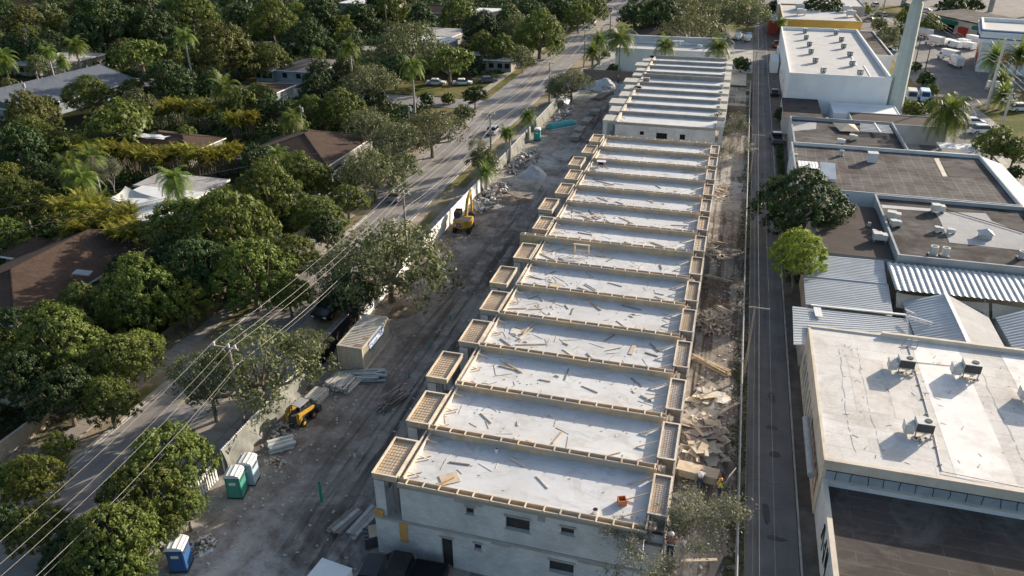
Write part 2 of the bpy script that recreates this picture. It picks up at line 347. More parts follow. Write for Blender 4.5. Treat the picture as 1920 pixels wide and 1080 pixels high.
RY = [34.3, 39.55, 45.15, 50.9, 56.5, 62.2, 67.8, 73.4, 79.1, 84.8, 90.4, 96.1, 101.8, 107.5, 113.2]
TY = [34.36, 40.02, 45.6, 51.15, 56.82, 62.1, 68.1, 75.9, 81.7, 87.5, 93.0, 98.7, 104.6, 110.4]
TX = [-19.15, -19.15, -19.85, -19.15, -19.15, -19.85, -19.2, -19.2, -20.0, -19.3, -19.3, -20.0, -19.35, -19.35]
XL, XR, ZS = -17.3, -1.75, 6.55

A = thing('apartment_row', 'long two storey block row under construction with timber formwork, nearest the camera', 'building', (-10, 34.3, 0))
b = MB()                         # main masonry
b.box(XL, 34.56, 0, XR, 113.2, ZS-.32)
b.box(-19.25, 34.56, 0, XL, 113.2, 3.2)
b.box(XR, 34.56, 0, -.6, 113.2, 3.2)
b.build('wall', CMU, A)
b = MB(); b.box(-19.3, 34.22, 3.2, -.5, 113.25, 3.42); b.build('storey_ledge', BEAM, A)
b = MB(); b.box(-17.42, 34.2, ZS-.32, XR+.1, 113.3, ZS-.04); b.build('ring_beam', BEAM, A)
for i in range(14):
    s = MB(); s.box(XL+.02, RY[i]+.2, ZS-.05, XR-.02, RY[i+1]-.2 if i < 13 else 113.2, ZS); s.build('roof_slab', SLAB, A)
# ridges of formwork between the units
for i, y in enumerate(RY):
    hh = .78 if i == 7 else (.58 if i else .24); x0 = -19.9 if i == 7 else XL+.05; w_ = .17
    r_ = MB(); r_.box(x0, y-w_-.04, ZS-.02 if x0 > -18 else ZS-.75, XR+.15, y-w_, ZS+hh); r_.box(x0, y+w_, ZS-.02, XR+.15, y+w_+.04, ZS+hh)
    r_.box(x0, y-w_, ZS-.02, XR+.15, y+w_, ZS+max(.02, hh-.34))
    o = r_.build('parapet_formwork', PLY, A)
    t_ = MB(); x = x0+.5
    t_.box(x0, y-w_-.075, ZS+hh-.07, XR+.15, y-w_-.043, ZS+hh+.012); t_.box(x0, y+w_+.043, ZS+hh-.07, XR+.15, y+w_+.075, ZS+hh+.012)
    while x < XR:
        t_.box(x, y-w_-.09, ZS+hh+.014, x+.09, y+w_+.09, ZS+hh+.05); x += random.uniform(1.0, 1.35)
    t_.build('tie_board', LUM, o)
# long edge strips
for i in range(14):
    y0, y1 = RY[i]+.22, RY[i+1]-.22
    e = MB(); e.box(XL-.12, y0, ZS-.3, XL-.07, y1, ZS+.34); e.box(XL+.22, y0, ZS, XL+.27, y1, ZS+.34)
    e.box(XL-.12, y0, ZS+.34, XL-.02, y1, ZS+.37); e.box(XL+.2, y0, ZS+.34, XL+.3, y1, ZS+.37)
    if random.random() < .75: e.box(XL-.06, y0+.3, ZS+.1, XL+.21, y1-1.2, ZS+.3)
    o = e.build('edge_formwork', LUM, A)
    for k_ in range(3):
        yy = y0+.6+k_*(y1-y0-1.4)/2
        t_ = MB(); t_.bar((XL+.3, yy, ZS+.3), (XL+1.05, yy+.12, ZS+.03), .05, .07); t_.bar((XL+.3, yy, ZS+.04), (XL+1.05, yy+.5, ZS+.04), .07, .05)
        t_.build('brace', LUM, o)
# left and right balcony trays with reinforcement
def tray(parent, x0, y0, x1, y1, z0, z1, floor, grid, sx, sy, far):
    e = MB(); t = .05
    e.box(x0, y0, z0, x1, y0+t, z1); e.box(x0, y1-t, z0, x1, y1, z1); e.box(x0, y0+t, z0, x0+t, y1-t, z1); e.box(x1-t, y0+t, z0, x1, y1-t, z1)
    o = e.build('balcony_formwork', PLY, parent)
    e = MB(); q = .085
    e.box(x0-.04, y0-.04, z1+.002, x1+.04, y0+q, z1+.05); e.box(x0-.04, y1-q, z1+.002, x1+.04, y1+.04, z1+.05)
    e.box(x0-.04, y0+q, z1+.002, x0+q, y1-q, z1+.05); e.box(x1-q, y0+q, z1+.002, x1+.04, y1-q, z1+.05); e.build('rim_board', LUM, o)
    MB().box(x0+t, y0+t, z0+.02, x1-t, y1-t, z1-.15).build('tray_floor', floor, o)
    g = MB(); w2 = .018 if not far else .026; x = x0+.2
    while x < x1-.12: g.box(x, y0+.12, z1-.1, x+w2, y1-.12, z1-.1+w2); x += sx
    y = y0+.2
    while y < y1-.12: g.box(x0+.12, y, z1-.07, x1-.12, y+w2, z1-.07+w2); y += sy
    g.build('rebar_grid', REBAR, o)
for i in range(14):
    x0, y0 = TX[i], TY[i]; far = i > 6
    tray(A, x0, y0, x0+1.68, y0+3.75, ZS-.1, ZS+.35, TRAYB, 1, .21 if not far else .34, .3 if not far else .5, far)
    p_ = MB(); p_.box(x0+.05, y0+.02, 3.42, x0+.75, y0+.3, ZS-.22); p_.box(x0+.05, y0+3.4, 3.42, x0+.75, y0+3.68, ZS-.22); p_.split('balcony_pier', CMU, A)
    q_ = MB(); q_.box(XL-.06, y0+.5, 3.45, XL-.005, y0+3.1, ZS-.7); q_.build('balcony_opening', VOID, A)
    q_ = MB()
    for k_ in range(3): q_.bar((x0+.95+.2*k_, y0+.15+.3*k_, 3.42), (x0+.95+.2*k_, y0+.15+.3*k_, ZS-.22), .06)
    q_.split('shoring_post', DARKW, A)
    yr = RY[i]+1.1
    tray(A, XR+.06, yr, -.55, min(yr+3.95, RY[i+1]-.55), ZS-.15, ZS+.42, TRAYG if i % 3 else TRAYP if False else TRAYG, 1, .17 if not far else .3, .2 if not far else .45, far)
    q_ = MB(); q_.box(XR+.06, yr-1.25, ZS-.85, -.58, yr-.06, ZS-.78); q_.box(XR+.3, yr-1.15, ZS-.78, XR+.42, yr-.1, ZS+.3); q_.box(XR+.06, yr-1.3, ZS+.1, XR+.16, yr-.05, ZS+.42)
    q_.box(-.62, yr-1.3, ZS-.86, -.55, yr+.1, ZS+.42)
    q_.build('gap_deck', DARKW, A)
    q_ = MB(); q_.box(-1.1, yr+.02, 3.42, -.62, yr+.25, ZS-.17); q_.box(-1.1, yr+3.5, 3.42, -.62, yr+3.72, ZS-.17); q_.split('balcony_pier', CMU, A)
    q_ = MB(); q_.box(XR+.005, yr+.5, 3.45, XR+.05, yr+3.1, ZS-.7); q_.build('balcony_opening', VOID, A)
    for k_ in range(3):
        yy = yr+.4+k_*1.5
        if yy < RY[i+1]-.6: MB().bar((XR+.02, yy, ZS+.36), (XR-1.5, yy-.75, ZS+.03), .05, .09).build('brace', LUM, A)
# end wall facing the camera
OPN = []
for q in ((873.5, 950, 888.5, 966, 0), (948, 967, 993, 999, 0), (1052, 987, 1076, 1005, 0), (889, 1018, 903, 1033, 0), (1030, 1049, 1075, 1079, 0), (827, 1007, 850, 1052, 1)):
    a = GY(q[0], q[1], 34.3); c = GY(q[2], q[3], 34.3); OPN.append((min(a.x, c.x), max(a.x, c.x), max(c.z, .1) if not q[4] else 0.0, a.z, q[4]))
xs = sorted({-19.25, XL, XR, -.6}|{o_[0] for o_ in OPN}|{o_[1] for o_ in OPN}); zs = sorted({0, 3.2, ZS-.32}|{o_[2] for o_ in OPN}|{o_[3] for o_ in OPN}); b = MB()
for i in range(len(xs)-1):
    for j in range(len(zs)-1):
        cx, cz = (xs[i]+xs[i+1])/2, (zs[j]+zs[j+1])/2
        if any(o_[0] < cx < o_[1] and o_[2] < cz < o_[3] for o_ in OPN) or ((cx < XL or cx > XR) and cz > 3.2): continue
        b.box(xs[i], 34.3, zs[j], xs[i+1], 34.555, zs[j+1])
b.build('end_wall', CMU, A)
DIM = M('dim_interior', (.035, .035, .04), (.06, .055, .05), 2)
for x0, x1, z0, z1, dr in OPN:
    o = MB().box(x0+.003, 34.5, z0+.003, x1-.003, 34.553, z1-.003).build('doorway' if dr else 'window', DIM, A)
    f = MB(); f.box(x0-.1, 34.24, z1+.003, x1+.1, 34.297, z1+.16); f.build('lintel', BEAM, o)
    if not dr: f = MB(); f.box(x0-.08, 34.2, z0-.12, x1+.08, 34.297, z0-.003); f.build('sill', TRAYC, o)
b = MB()
for x, z0, z1, w_ in ((-13.6, 5.9, 6.18, 1.9), (-8.2, 5.7, 6.18, .5), (-4.4, 5.7, 6.18, 1.6)):
    b.box(x, 34.285, z0, x+w_, 34.298, z1)
b.split('mortar_smear', BEAM, A)
a = GY(748, 976, 34.3); c = GY(766, 1017, 34.3); MB().box(a.x, 34.24, c.z, c.x, 34.296, a.z).build('orange_panel', ORANGE, A)
a = GY(722, 962, 34.3)
MB().box(-19.22, 34.2, 3.425, -18.6, 34.29, 3.95).build('corner_panel', ORANGE, A)
q_ = MB(); q_.box(-5.6, 34.25, 3.0, -3.0, 34.297, 3.18); q_.box(-11.2, 34.25, 3.0, -9.9, 34.297, 3.2); q_.split('lintel', BEAM, A)
# right strip front pier
MB().box(-1.68, 34.36, 3.42, -.62, 34.55, ZS-.3).build('end_pier', CMU, A)

# ----------------------------------------------------------------- second block, behind
B = thing('apartment_row', 'farther grey block row with finished parapets and cast balcony slabs, behind the timber formed row', 'building', (-10, 122.4, 0))
RB = [122.5, 128.6, 134.2, 139.9, 145.6, 151.6, 157.8, 161.9, 168.0, 173.6, 179.4]
b = MB(); b.box(XL, 122.4, 0, -1.5, 179.6, ZS-.1); b.box(-19.3, 122.5, 0, XL, 179.5, 3.2); b.box(-1.5, 122.6, 0, -.3, 179.5, 3.2); b.build('wall', CMU, B)
b = MB(); b.box(-19.3, 122.35, 3.2, -.2, 179.6, 3.4); b.build('storey_ledge', BEAM, B)
for i in range(10):
    MB().box(XL+.1, RB[i]+.16, ZS-.1, -1.6, RB[i+1]-.16, ZS).build('roof_slab', SLAB, B)
    lx = -19.5-(.9 if i % 3 == 2 else 0)
    q_ = MB(); q_.box(lx, RB[i]+.6, ZS-.1, -17.45, RB[i]+4.2, ZS+.25); q_.build('balcony_slab', TRAYC, B)
    q_ = MB(); q_.box(lx+.1, RB[i]+.6, 3.4, lx+.8, RB[i]+.85, ZS-.1); q_.box(lx+.1, RB[i]+3.9, 3.4, lx+.8, RB[i]+4.15, ZS-.1); q_.split('balcony_pier', CMU, B)
    MB().box(XL-.05, RB[i]+1.2, 3.42, XL-.004, RB[i]+3.6, ZS-.6).build('balcony_opening', VOID, B)
    MB().box(-1.45, RB[i]+.9, ZS-.2, -.25, RB[i]+4.6, ZS+.3).build('balcony_slab', TRAYC, B)
    MB().box(-1.0, RB[i]+1.0, 3.4, -.35, RB[i]+1.25, ZS-.2).build('balcony_pier', CMU, B)
    q_ = MB(); q_.box(XL-.1, RB[i]+.2, ZS-.2, XL+.28, RB[i+1]-.2, ZS+.4); q_.build('edge_formwork', LUM, B)
    q_ = MB(); q_.bar((XL+.3, RB[i]+.9, ZS+.35), (XL+1.1, RB[i]+1.4, ZS+.05), .1); q_.bar((XL+.3, RB[i]+2.9, ZS+.35), (XL+1.1, RB[i]+3.4, ZS+.05), .1); q_.split('brace', LUM, B)
for i, y in enumerate(RB):
    MB().box(XL+.02 if i != 7 else -19.6, y-.15, ZS-.05, -1.52, y+.15, ZS+(.55 if i not in (0, 6) else .3 if i == 0 else .85)).build('parapet', PARC, B)
for (a0, b0, a1, b1) in ((1200, 246, 1207, 253), (1231, 249, 1250, 262), (1275, 252, 1284, 262)):
    a = GY(a0, b0, 122.4); c = GY(a1, b1, 122.4); MB().box(a.x, 122.36, c.z, c.x, 122.395, a.z).build('window', VOID, B)
# ----------------------------------------------------------------- loose timber on the slabs
def unit_word(i): return ['first', 'second', 'third', 'fourth', 'fifth', 'sixth', 'seventh', 'eighth', 'ninth', 'tenth', 'eleventh', 'twelfth', 'thirteenth', 'fourteenth'][i]
plk = {}
for nm, m_, sz in (('p', LUM, (1.4, .09, .05)), ('d', DARKW, (1.6, .1, .05)), ('s', LUM, (.45, .14, .05)), ('l', PLY, (2.3, .12, .06))):
    me = MB().rbox((0, 0, 0), sz).build('scrap_plank', m_); plk[nm] = me; 
first = dict(plk); used = set()
SCR = []
NP = [3, 6, 10, 12, 15, 12, 14, 12, 22, 16, 14, 7, 3, 3]
NX = [(-17, -3), (-16, -3), (-16.5, -4), (-16.5, -3)]
for i in range(14):
    for j in range(NP[i]):
        kd = random.choice('ppddssl'); src = first[kd]
        if kd in used: o = src.copy(); C.objects.link(o)
        else: o = src; used.add(kd)
        if i in (6, 7, 8, 9, 10) and random.random() < .6: x = random.gauss(-13.6, 1.8)
        else: x = random.uniform(-16.2, -3.2)
        x = min(max(x, -16.2), -2.9); L = 1.0 if kd == 's' else 1.6
        y = random.uniform(RY[i]+.9, RY[i+1]-.9); rz = random.choice([random.uniform(0, math.pi), random.gauss(-.5, .25)])
        o.location = (x, y, ZS+.03+.004*(j % 9)); o.rotation_euler = (0, 0, rz); s_ = random.uniform(.6, 1.15); o.scale = (s_, 1, 1)
        wd = {'p': 'pale', 'd': 'dark weathered', 's': 'short pale', 'l': 'long tan'}[kd]
        SCR.append((i, wd, x, o))
for i in range(14):
    for wd in ('pale', 'dark weathered', 'short pale', 'long tan'):
        L_ = sorted([q for q in SCR if q[0] == i and q[1] == wd], key=lambda q: q[2])
        for k_, q in enumerate(L_): tag(q[3], (f'{ORD[k_]} {wd} scrap board from the left on the {unit_word(i)} roof slab' if len(L_) > 1 else f'only {wd} scrap board on the {unit_word(i)} roof slab'), 'plank', 'scrap boards on the roof slabs')
def sheet_on(px, py, sx, sy, rz, label, m_=PLYP, z=ZS+.04, name='plywood_sheet', cat='plywood'):
    g = G(px, py, z); o = MB().rbox((0, 0, 0), (sx, sy, .03)).build(name, m_); o.location = g; o.rotation_euler = (0, 0, rz); return tag(o, label, cat)
sheet_on(843, 897, 1.2, .95, .6, 'square yellow plywood sheet lying alone on the nearest roof slab')
MB_ = sheet_on(836, 902, 1.3, .1, .9, 'reddish stick lying across the yellow plywood on the nearest roof slab', ORANGE, ZS+.09, 'stick', 'stick')
sheet_on(1041, 535, 1.1, .8, .1, 'pale plywood square on the roof slab below the timber cluster, left half')
sheet_on(972, 620, 1.3, 1.1, .1, 'grey tan plywood sheet beside the bright boards on the fifth slab', TRAYG)
sheet_on(1127, 479, 1.0, .5, 0, 'small pale plywood piece right of the wooden trestle')
sheet_on(1186, 655, .35, 1.6, -.1, 'pale upright looking board lying alone on the fourth slab, right half', LUM)
sheet_on(1195, 615, .3, .9, -.2, 'short pale board near the shadow on the fifth slab', LUM)
for k_, (px, py) in enumerate(((983, 618), (988, 624), (994, 612))):
    sheet_on(px, py, 2.3, .16, 1.15+.1*k_, ['bright board leaning left in the bundle beside the plywood on the fifth slab', 'middle bright board of the bundle on the fifth slab', 'bright board right most of the bundle on the fifth slab'][k_], LUM, ZS+.08+.05*k_, 'board', 'board')
# vent pipe, box and buckets on the near slab
t = thing('vent_pipe', 'short white vent pipe standing on the nearest roof slab', 'pipe', G(931, 848.7, ZS))
m_w = M('white_plastic', (.75, .75, .73), rough=.4)
MB().cyl((0, 0), .1, 0, .34, 14).build('pipe', m_w, t, local=True); MB().cyl((0, 0), .08, .341, .345, 14).build('pipe_mouth', VOID, t, local=True)
g = G(1166, 944, ZS); b = MB(); rz_ = .5
t = thing('open_crate', 'small orange brown open box on the nearest slab, by the right shadow', 'box', g, .4)
b = MB()
for a_ in ((-.25, -.25, .25, -.21), (-.25, .21, .25, .25), (-.25, -.21, -.21, .21), (.21, -.21, .25, .21)): b.box(a_[0], a_[1], 0, a_[2], a_[3], .4)
b.build('sides', M('terracotta_box', (.45, .16, .07), (.6, .25, .12), 3), t, local=True); MB().box(-.21, -.21, .01, .21, .21, .03).build('bottom', ORANGE, t, local=True)
t = thing('bucket', 'small white bucket at the front edge of the nearest slab', 'bucket', G(1116, 962, ZS)); MB().cyl((0, 0), .14, 0, .3, 14, .17).build('pail', m_w, t, local=True); MB().cyl((0, 0), .15, .301, .306, 14).build('pail_mouth', VOID, t, local=True)
# trestle on the eighth slab
g = G(1090, 480, ZS)
t = thing('work_trestle', 'tall tan wooden trestle frame standing on the seventh slab among scrap', 'trestle', g)
b = MB()
for sx in (-.75, .75):
    for sy in (-.35, .35): b.bar((sx, sy, 0), (sx*.95, sy*.3, 1.25), .07)
b.split('leg', PLY, t, local=True); MB().rbox((0, 0, 1.28), (1.7, .14, .08)).build('top_board', LUM, t, local=True); MB().bar((-.8, 0, .6), (.8, 0, .6), .07).build('rail', PLY, t, local=True)
t = thing('table_saw', 'small white topped dark machine stand on the twelfth slab, left end', 'saw', G(1127, 312, ZS))
MB().box(-.6, -.35, .7, .6, .35, .78).build('table_top', m_w, t, local=True); MB().box(-.35, -.25, .3, .35, .25, .7).build('motor_body', VOID, t, local=True)
b = MB()
for sx in (-.5, .5):
    for sy in (-.3, .3): b.bar((sx, sy, 0), (sx*.7, sy*.8, .7), .05)
b.split('leg', DARKW, t, local=True)
for px, py, lb in ((1212, 152, 'dark grey gear box on the back row roof, under the leftmost bays'), (1196, 167, 'dark green crate on the back row roof, near its left edge')):
    t = thing('equipment_crate', lb, 'crate', G(px, py, ZS)); MB().box(-.6, -.4, 0, .6, .4, .6).build('crate_body', VOID if px < 1200 else DARKW, t, local=True, bevel=.05); MB().box(-.62, -.42, .601, .62, .42, .68).build('lid', BEAM, t, local=True)

rd_ = random.Random(78); ch = MB()
for i in range(14):
    for _ in range((22, 40, 60, 80, 85, 60, 90)[i] if i < 7 else 75):
        x = rd_.choice((rd_.uniform(-16.6, -2.6), rd_.gauss(-14.5, 1.5))); y = rd_.uniform(RY[i]+.4, RY[i+1]-.4); x = min(max(x, -16.8), -2.2)
        if rd_.random() < .3: ch.rbox((x, y, ZS+.015), (rd_.uniform(.5, 1.5), .035, .02), rd_.random()*3)
        else: a_ = rd_.uniform(.04, .14); ch.rbox((x, y, ZS+.02), (a_, a_*rd_.uniform(.4, 1), .03), rd_.random()*3)
tag(ch.build('wood_chips', mat_wood('chip_mix', (.3, .24, .19), (.6, .5, .4), (.75, .7, .62), sc_=4)), 'small offcuts, lath sticks and chips littering the roof slabs', 'offcuts', kind='stuff')
# ================================================================= buildings on the right of the lane
def mat_roof(name, base, base2, seam, stain, bw=2.2, rh=.9, stain_hi=.6, pale=None):
    m, nt, p = newmat(name, .95, 0, .1); v = pos(nt)
    br = nt.nodes.new('ShaderNodeTexBrick'); br.offset = 0 if 'grid' in name else .5; br.inputs['Scale'].default_value = 1; br.inputs['Brick Width'].default_value = bw; br.inputs['Row Height'].default_value = rh
    br.inputs['Mortar Size'].default_value = .05; br.inputs['Mortar Smooth'].default_value = .3; br.inputs['Color1'].default_value = (*base, 1); br.inputs['Color2'].default_value = (*base2, 1); br.inputs['Mortar'].default_value = (*seam, 1)
    dn = nt.nodes.new('ShaderNodeMapping'); dn.inputs['Rotation'].default_value = (0, 0, .012); nt.links.new(v, dn.inputs[0]); nt.links.new(dn.outputs[0], br.inputs[0])
    col = mixc(nt, .75, ramp(nt, noise(nt, v, .8, 5, .6), [(.3, base), (.7, base2)]), br.outputs[0])
    col = mixc(nt, ramp(nt, noise(nt, v, .23, 7, .68, None, .5), [(.45, (0,0,0)), (stain_hi, (.85,.85,.85))]), col, stain)
    if pale: col = mixc(nt, ramp(nt, noise(nt, v, .17, 7, .7, (1, 1.7, 1), 1.0), [(.52, (0,0,0)), (.66, (.7,.7,.7))]), col, pale)
    col = mixc(nt, .5, col, ramp(nt, noise(nt, v, 5, 5, .75), [(.3, (.6,.6,.6)), (.7, (1,1,1))]), 'MULTIPLY')
    nt.links.new(col, p.inputs['Base Color']); return m
ROOFD = mat_roof('dark_felt_roof', (.088, .074, .066), (.115, .098, .088), (.15, .13, .12), (.055, .045, .04), 5.3, 1.05, .66, (.17, .155, .145))
ROOFG = mat_roof('grid_felt_roof', (.115, .105, .1), (.18, .165, .16), (.3, .285, .275), (.075, .055, .05), 1.35, 1.3, .64)
ROOFM = mat_roof('mottled_roof', (.09, .083, .08), (.135, .125, .12), (.12, .11, .105), (.045, .038, .036), 6, 1.1, .6, (.24, .23, .22))
ROOFB = mat_roof('brown_felt_roof', (.095, .08, .073), (.12, .1, .092), (.085, .072, .067), (.14, .12, .11), 6, 1.0, .7)
ROOFS = mat_roof('silver_patch_roof', (.46, .46, .46), (.52, .52, .52), (.4, .4, .4), (.38, .38, .38), 5, 1.4, .7)
ROOFC = mat_roof('cream_roof', (.72, .685, .64), (.82, .79, .745), (.6, .57, .53), (.52, .47, .42), 8, 1.6, .68, (.92, .91, .9))
ROOFP = mat_roof('pale_roof', (.6, .59, .585), (.65, .64, .63), (.53, .52, .52), (.52, .51, .5), 3, 3, .72)
CREAM = M('cream_paint', (.62, .55, .44), (.7, .63, .52), .8, c3=(.5, .43, .34), scale3=.5)
BLUEW = M('blue_white_wall', (.62, .66, .68), (.72, .75, .76), .5, c3=(.5, .54, .56), scale3=.35)
WHITEW = M('white_wall', (.78, .79, .79), (.84, .84, .83), .4, c3=(.7, .71, .71), scale3=.15)
GREYW = M('grey_wall', (.4, .42, .43), (.5, .52, .52), .6, c3=(.3, .3, .3), scale3=.3)
GALV = M('galvanised_sheet', (.4, .44, .47), (.5, .54, .57), .5, rough=.5, metal=.15, c3=(.4, .41, .42), scale3=.35, stretch=(.3, 2, 1))
MEMB = M('blue_grey_membrane', (.28, .32, .35), (.38, .42, .45), .8, c3=(.25, .27, .3), scale3=.5)
TARP = M('tan_canvas', (.5, .43, .32), (.6, .52, .4), .5)
YELLOW = M('yellow_wall', (.5, .3, .06), (.58, .36, .08), .3, c3=(.56, .36, .1), scale3=.2)
ACW = M('unit_white', (.5, .5, .48), (.62, .62, .6), 3, rough=.5)
ACD = M('unit_grille', (.05, .05, .055), (.09, .09, .09), 8)
STEEL = M('galv_steel', (.35, .36, .37), (.45, .46, .47), 3, rough=.5, metal=.3)
RUST = M('rusty_metal', (.25, .13, .08), (.36, .22, .16), 4)

def parapet(parent, x0, y0, x1, y1, z0, z1, m, t=.25, name='parapet', cap=None):
    b = MB(); b.box(x0, y0, z0, x1, y0+t, z1); b.box(x0, y1-t, z0, x1, y1, z1); b.box(x0, y0+t, z0, x0+t, y1-t, z1); b.box(x1-t, y0+t, z0, x1, y1-t, z1)
    o = b.build(name, m, parent)
    if cap:
        b = MB(); q = .03; z2 = z1+.05
        b.box(x0-q, y0-q, z1+.003, x1+q, y0+t+q, z2); b.box(x0-q, y1-t-q, z1+.003, x1+q, y1+q, z2); b.box(x0-q, y0+t+q, z1+.003, x0+t+q, y1-t-q, z2); b.box(x1-t-q, y0+t+q, z1+.003, x1+q, y1-t-q, z2)
        b.build('coping', cap, o)
    return o
def flat_building(name, label, x0, y0, x1, y1, zr, ph, wall, roof, cap=None, cat='building', t=.18, z0=0):
    a = thing(name, label, cat, ((x0+x1)/2, y0, z0))
    MB().box(x0+.02, y0+.02, z0, x1-.02, y1-.02, zr-.06).build('wall', wall, a)
    MB().box(x0+.05, y0+.05, zr-.055, x1-.05, y1-.05, zr).build('roof', roof, a)
    if ph: parapet(a, x0, y0, x1, y1, zr-.3, zr+ph, wall, t, cap=cap)
    return a
# --- R0 dark roofed store at the lower right
r0 = flat_building('store_building', 'dark felt roofed building with white lane wall at the bottom right corner', 9.5, 8, 34, 45.95, 3.0, .38, BLUEW, ROOFD, cap=CREAM, t=.28)
GRAF = M('black_graffiti_paint', (.02, .02, .02)); GRAR = M('red_graffiti_paint', (.35, .08, .1)); GRAB = M('teal_graffiti_paint', (.1, .25, .3), (.2, .3, .36), 3)
def scrawl(parent, y0, y1, z0, z1, n, m, x=9.488, seed=0):
    rd = random.Random(seed); b = MB(); q = (y1-y0)/n
    for i in range(n):
        ya = y0+i*q+.1*q; 
        for k_ in range(4):
            b.bar((x, ya+rd.random()*q*.8, z0+rd.random()*(z1-z0)), (x, ya+rd.random()*q*.8, z0+rd.random()*(z1-z0)), .012, .14)
        b.bar((x, ya, z0), (x, ya+.25*q, z1), .012, .2)
    return b.build('graffiti', m, parent)
scrawl(r0, 31.5, 36.5, 1.1, 2.6, 6, GRAF, seed=1); scrawl(r0, 39, 42.5, 1.0, 2.8, 3, GRAF, seed=2)
# --- R1 cream roof
r1 = thing('warehouse', 'building with a large cream flat roof carrying rooftop air units, right of the lane', 'building', (20, 46, 0))
MB().box(9.4, 46.0, 0, 42, 65.2, 4.75).build('wall', CREAM, r1)
MB().box(9.45, 46.28, 4.755, 42, 65.15, 4.86).build('roof', ROOFC, r1)
b = MB(); b.box(9.35, 45.95, 4.2, 42, 46.25, 4.98); b.box(9.35, 46.25, 4.3, 9.55, 65.0, 4.93); b.build('fascia', CREAM, r1)
b = MB(); b.box(15.5, 64.95, 4.5, 42, 65.25, 5.25); b.box(9.35, 65.0, 4.5, 15.5, 65.25, 4.98); b.build('parapet', CREAM, r1)
b = MB(); b.box(9.62, 45.9, 3.1, 42, 45.945, 4.2); o = b.build('flashing_band', MEMB, r1)
b = MB(); rd = random.Random(3)
for i in range(28):
    x = 10.3+i*1.02; z = 4.18
    for k_ in range(5):
        nx = x+rd.uniform(-.05, .05); b.bar((x, 45.893, z), (nx, 45.893, z-.19), .045, .012); x = nx; z -= .19
b.box(10.0, 45.88, 3.2, 42, 45.897, 3.24); b.box(9.6, 45.88, 4.15, 42, 45.897, 4.2); b.build('tar_seam', GRAF, o)
scrawl(r1, 47, 53, .8, 2.6, 5, GRAR, 9.39, 4); scrawl(r1, 53, 64, .5, 3.0, 8, GRAB, 9.39, 5)
b = MB(); b.tube([(8.95, 47, 2.6), (8.95, 54, 2.6)], .28, 12); b.build('duct', STEEL, r1)
# seams and pipe on the cream roof
b = MB()
p0 = [G(1703, 650, 4.9), G(1715, 690, 4.9), G(1733, 750, 4.9), G(1750, 810, 4.9), G(1766, 882, 4.9)]
b.tube(p0, .045, 6); o = b.build('roof_pipe', STEEL, r1)
b = MB()
for i in range(9):
    q = p0[0].lerp(p0[-1], i/8.3); b.rbox((q.x, q.y, 4.9), (.2, .12, .09))
b.build('pipe_block', DARKW, o)
b = MB(); b.tube([G(1766, 884, 4.95), G(1920, 915, 4.95)], .02, 5); b.tube([G(1705, 678, 4.9), G(1785, 686, 4.9)], .02, 5); b.build('roof_cable', GRAF, r1)
b = MB()
for px, py in ((1594, 649), (1606, 713), (1617, 770), (1781, 735), (1805, 802), (1836, 873), (1624, 839), (1726, 828), (1753, 669), (1877, 689), (1900, 745)):
    g = G(px, py, 4.88); b.rbox((g.x, g.y, 4.885), (.06, .45, .03), -.5)
b.split('crack_patch', GREYW, r1)
rd = random.Random(31)
for (x0, y0, x1, y1) in ((12.2, 52.8, 14.6, 60.5), (14.9, 52.5, 16.2, 60.2), (14.5, 49.5, 16.3, 51.2)): MB().box(x0, y0, 4.862, x1, y1, 4.868).build('membrane_patch', M('greyed_membrane', (.6, .56, .52), (.7, .66, .61), 1.2, c3=(.5, .46, .42), scale3=.9), r1)
for (x0, y0, x1, y1) in ((17.8, 46.6, 21.5, 64.6), (24.8, 46.6, 27, 64.4)): MB().box(x0, y0, 4.862, x1, y1, 4.867).build('membrane_patch', M('white_coating', (.74, .72, .69), (.85, .83, .8), .7, c3=(.6, .56, .52), scale3=.5), r1)
b = MB()
for xl in (11.6, 13.2, 22.6):
    x, y = xl, 47.5
    while y < 62: nx = x+rd.uniform(-.12, .12); b.bar((x, y, 4.872), (nx, y+.5, 4.872), .03+.05*rd.random(), .006); x = nx+(xl-nx)*.2; y += rd.choice((.5, .55, .9))
b.build('crack_line', GREYW, r1)
b = MB()
for _ in range(60): b.rbox((rd.uniform(10.5, 27), rd.uniform(47, 64), 4.874), (rd.uniform(.1, .5), .05, .006), rd.random()*3)
b.build('tar_mark', DARKW, r1)
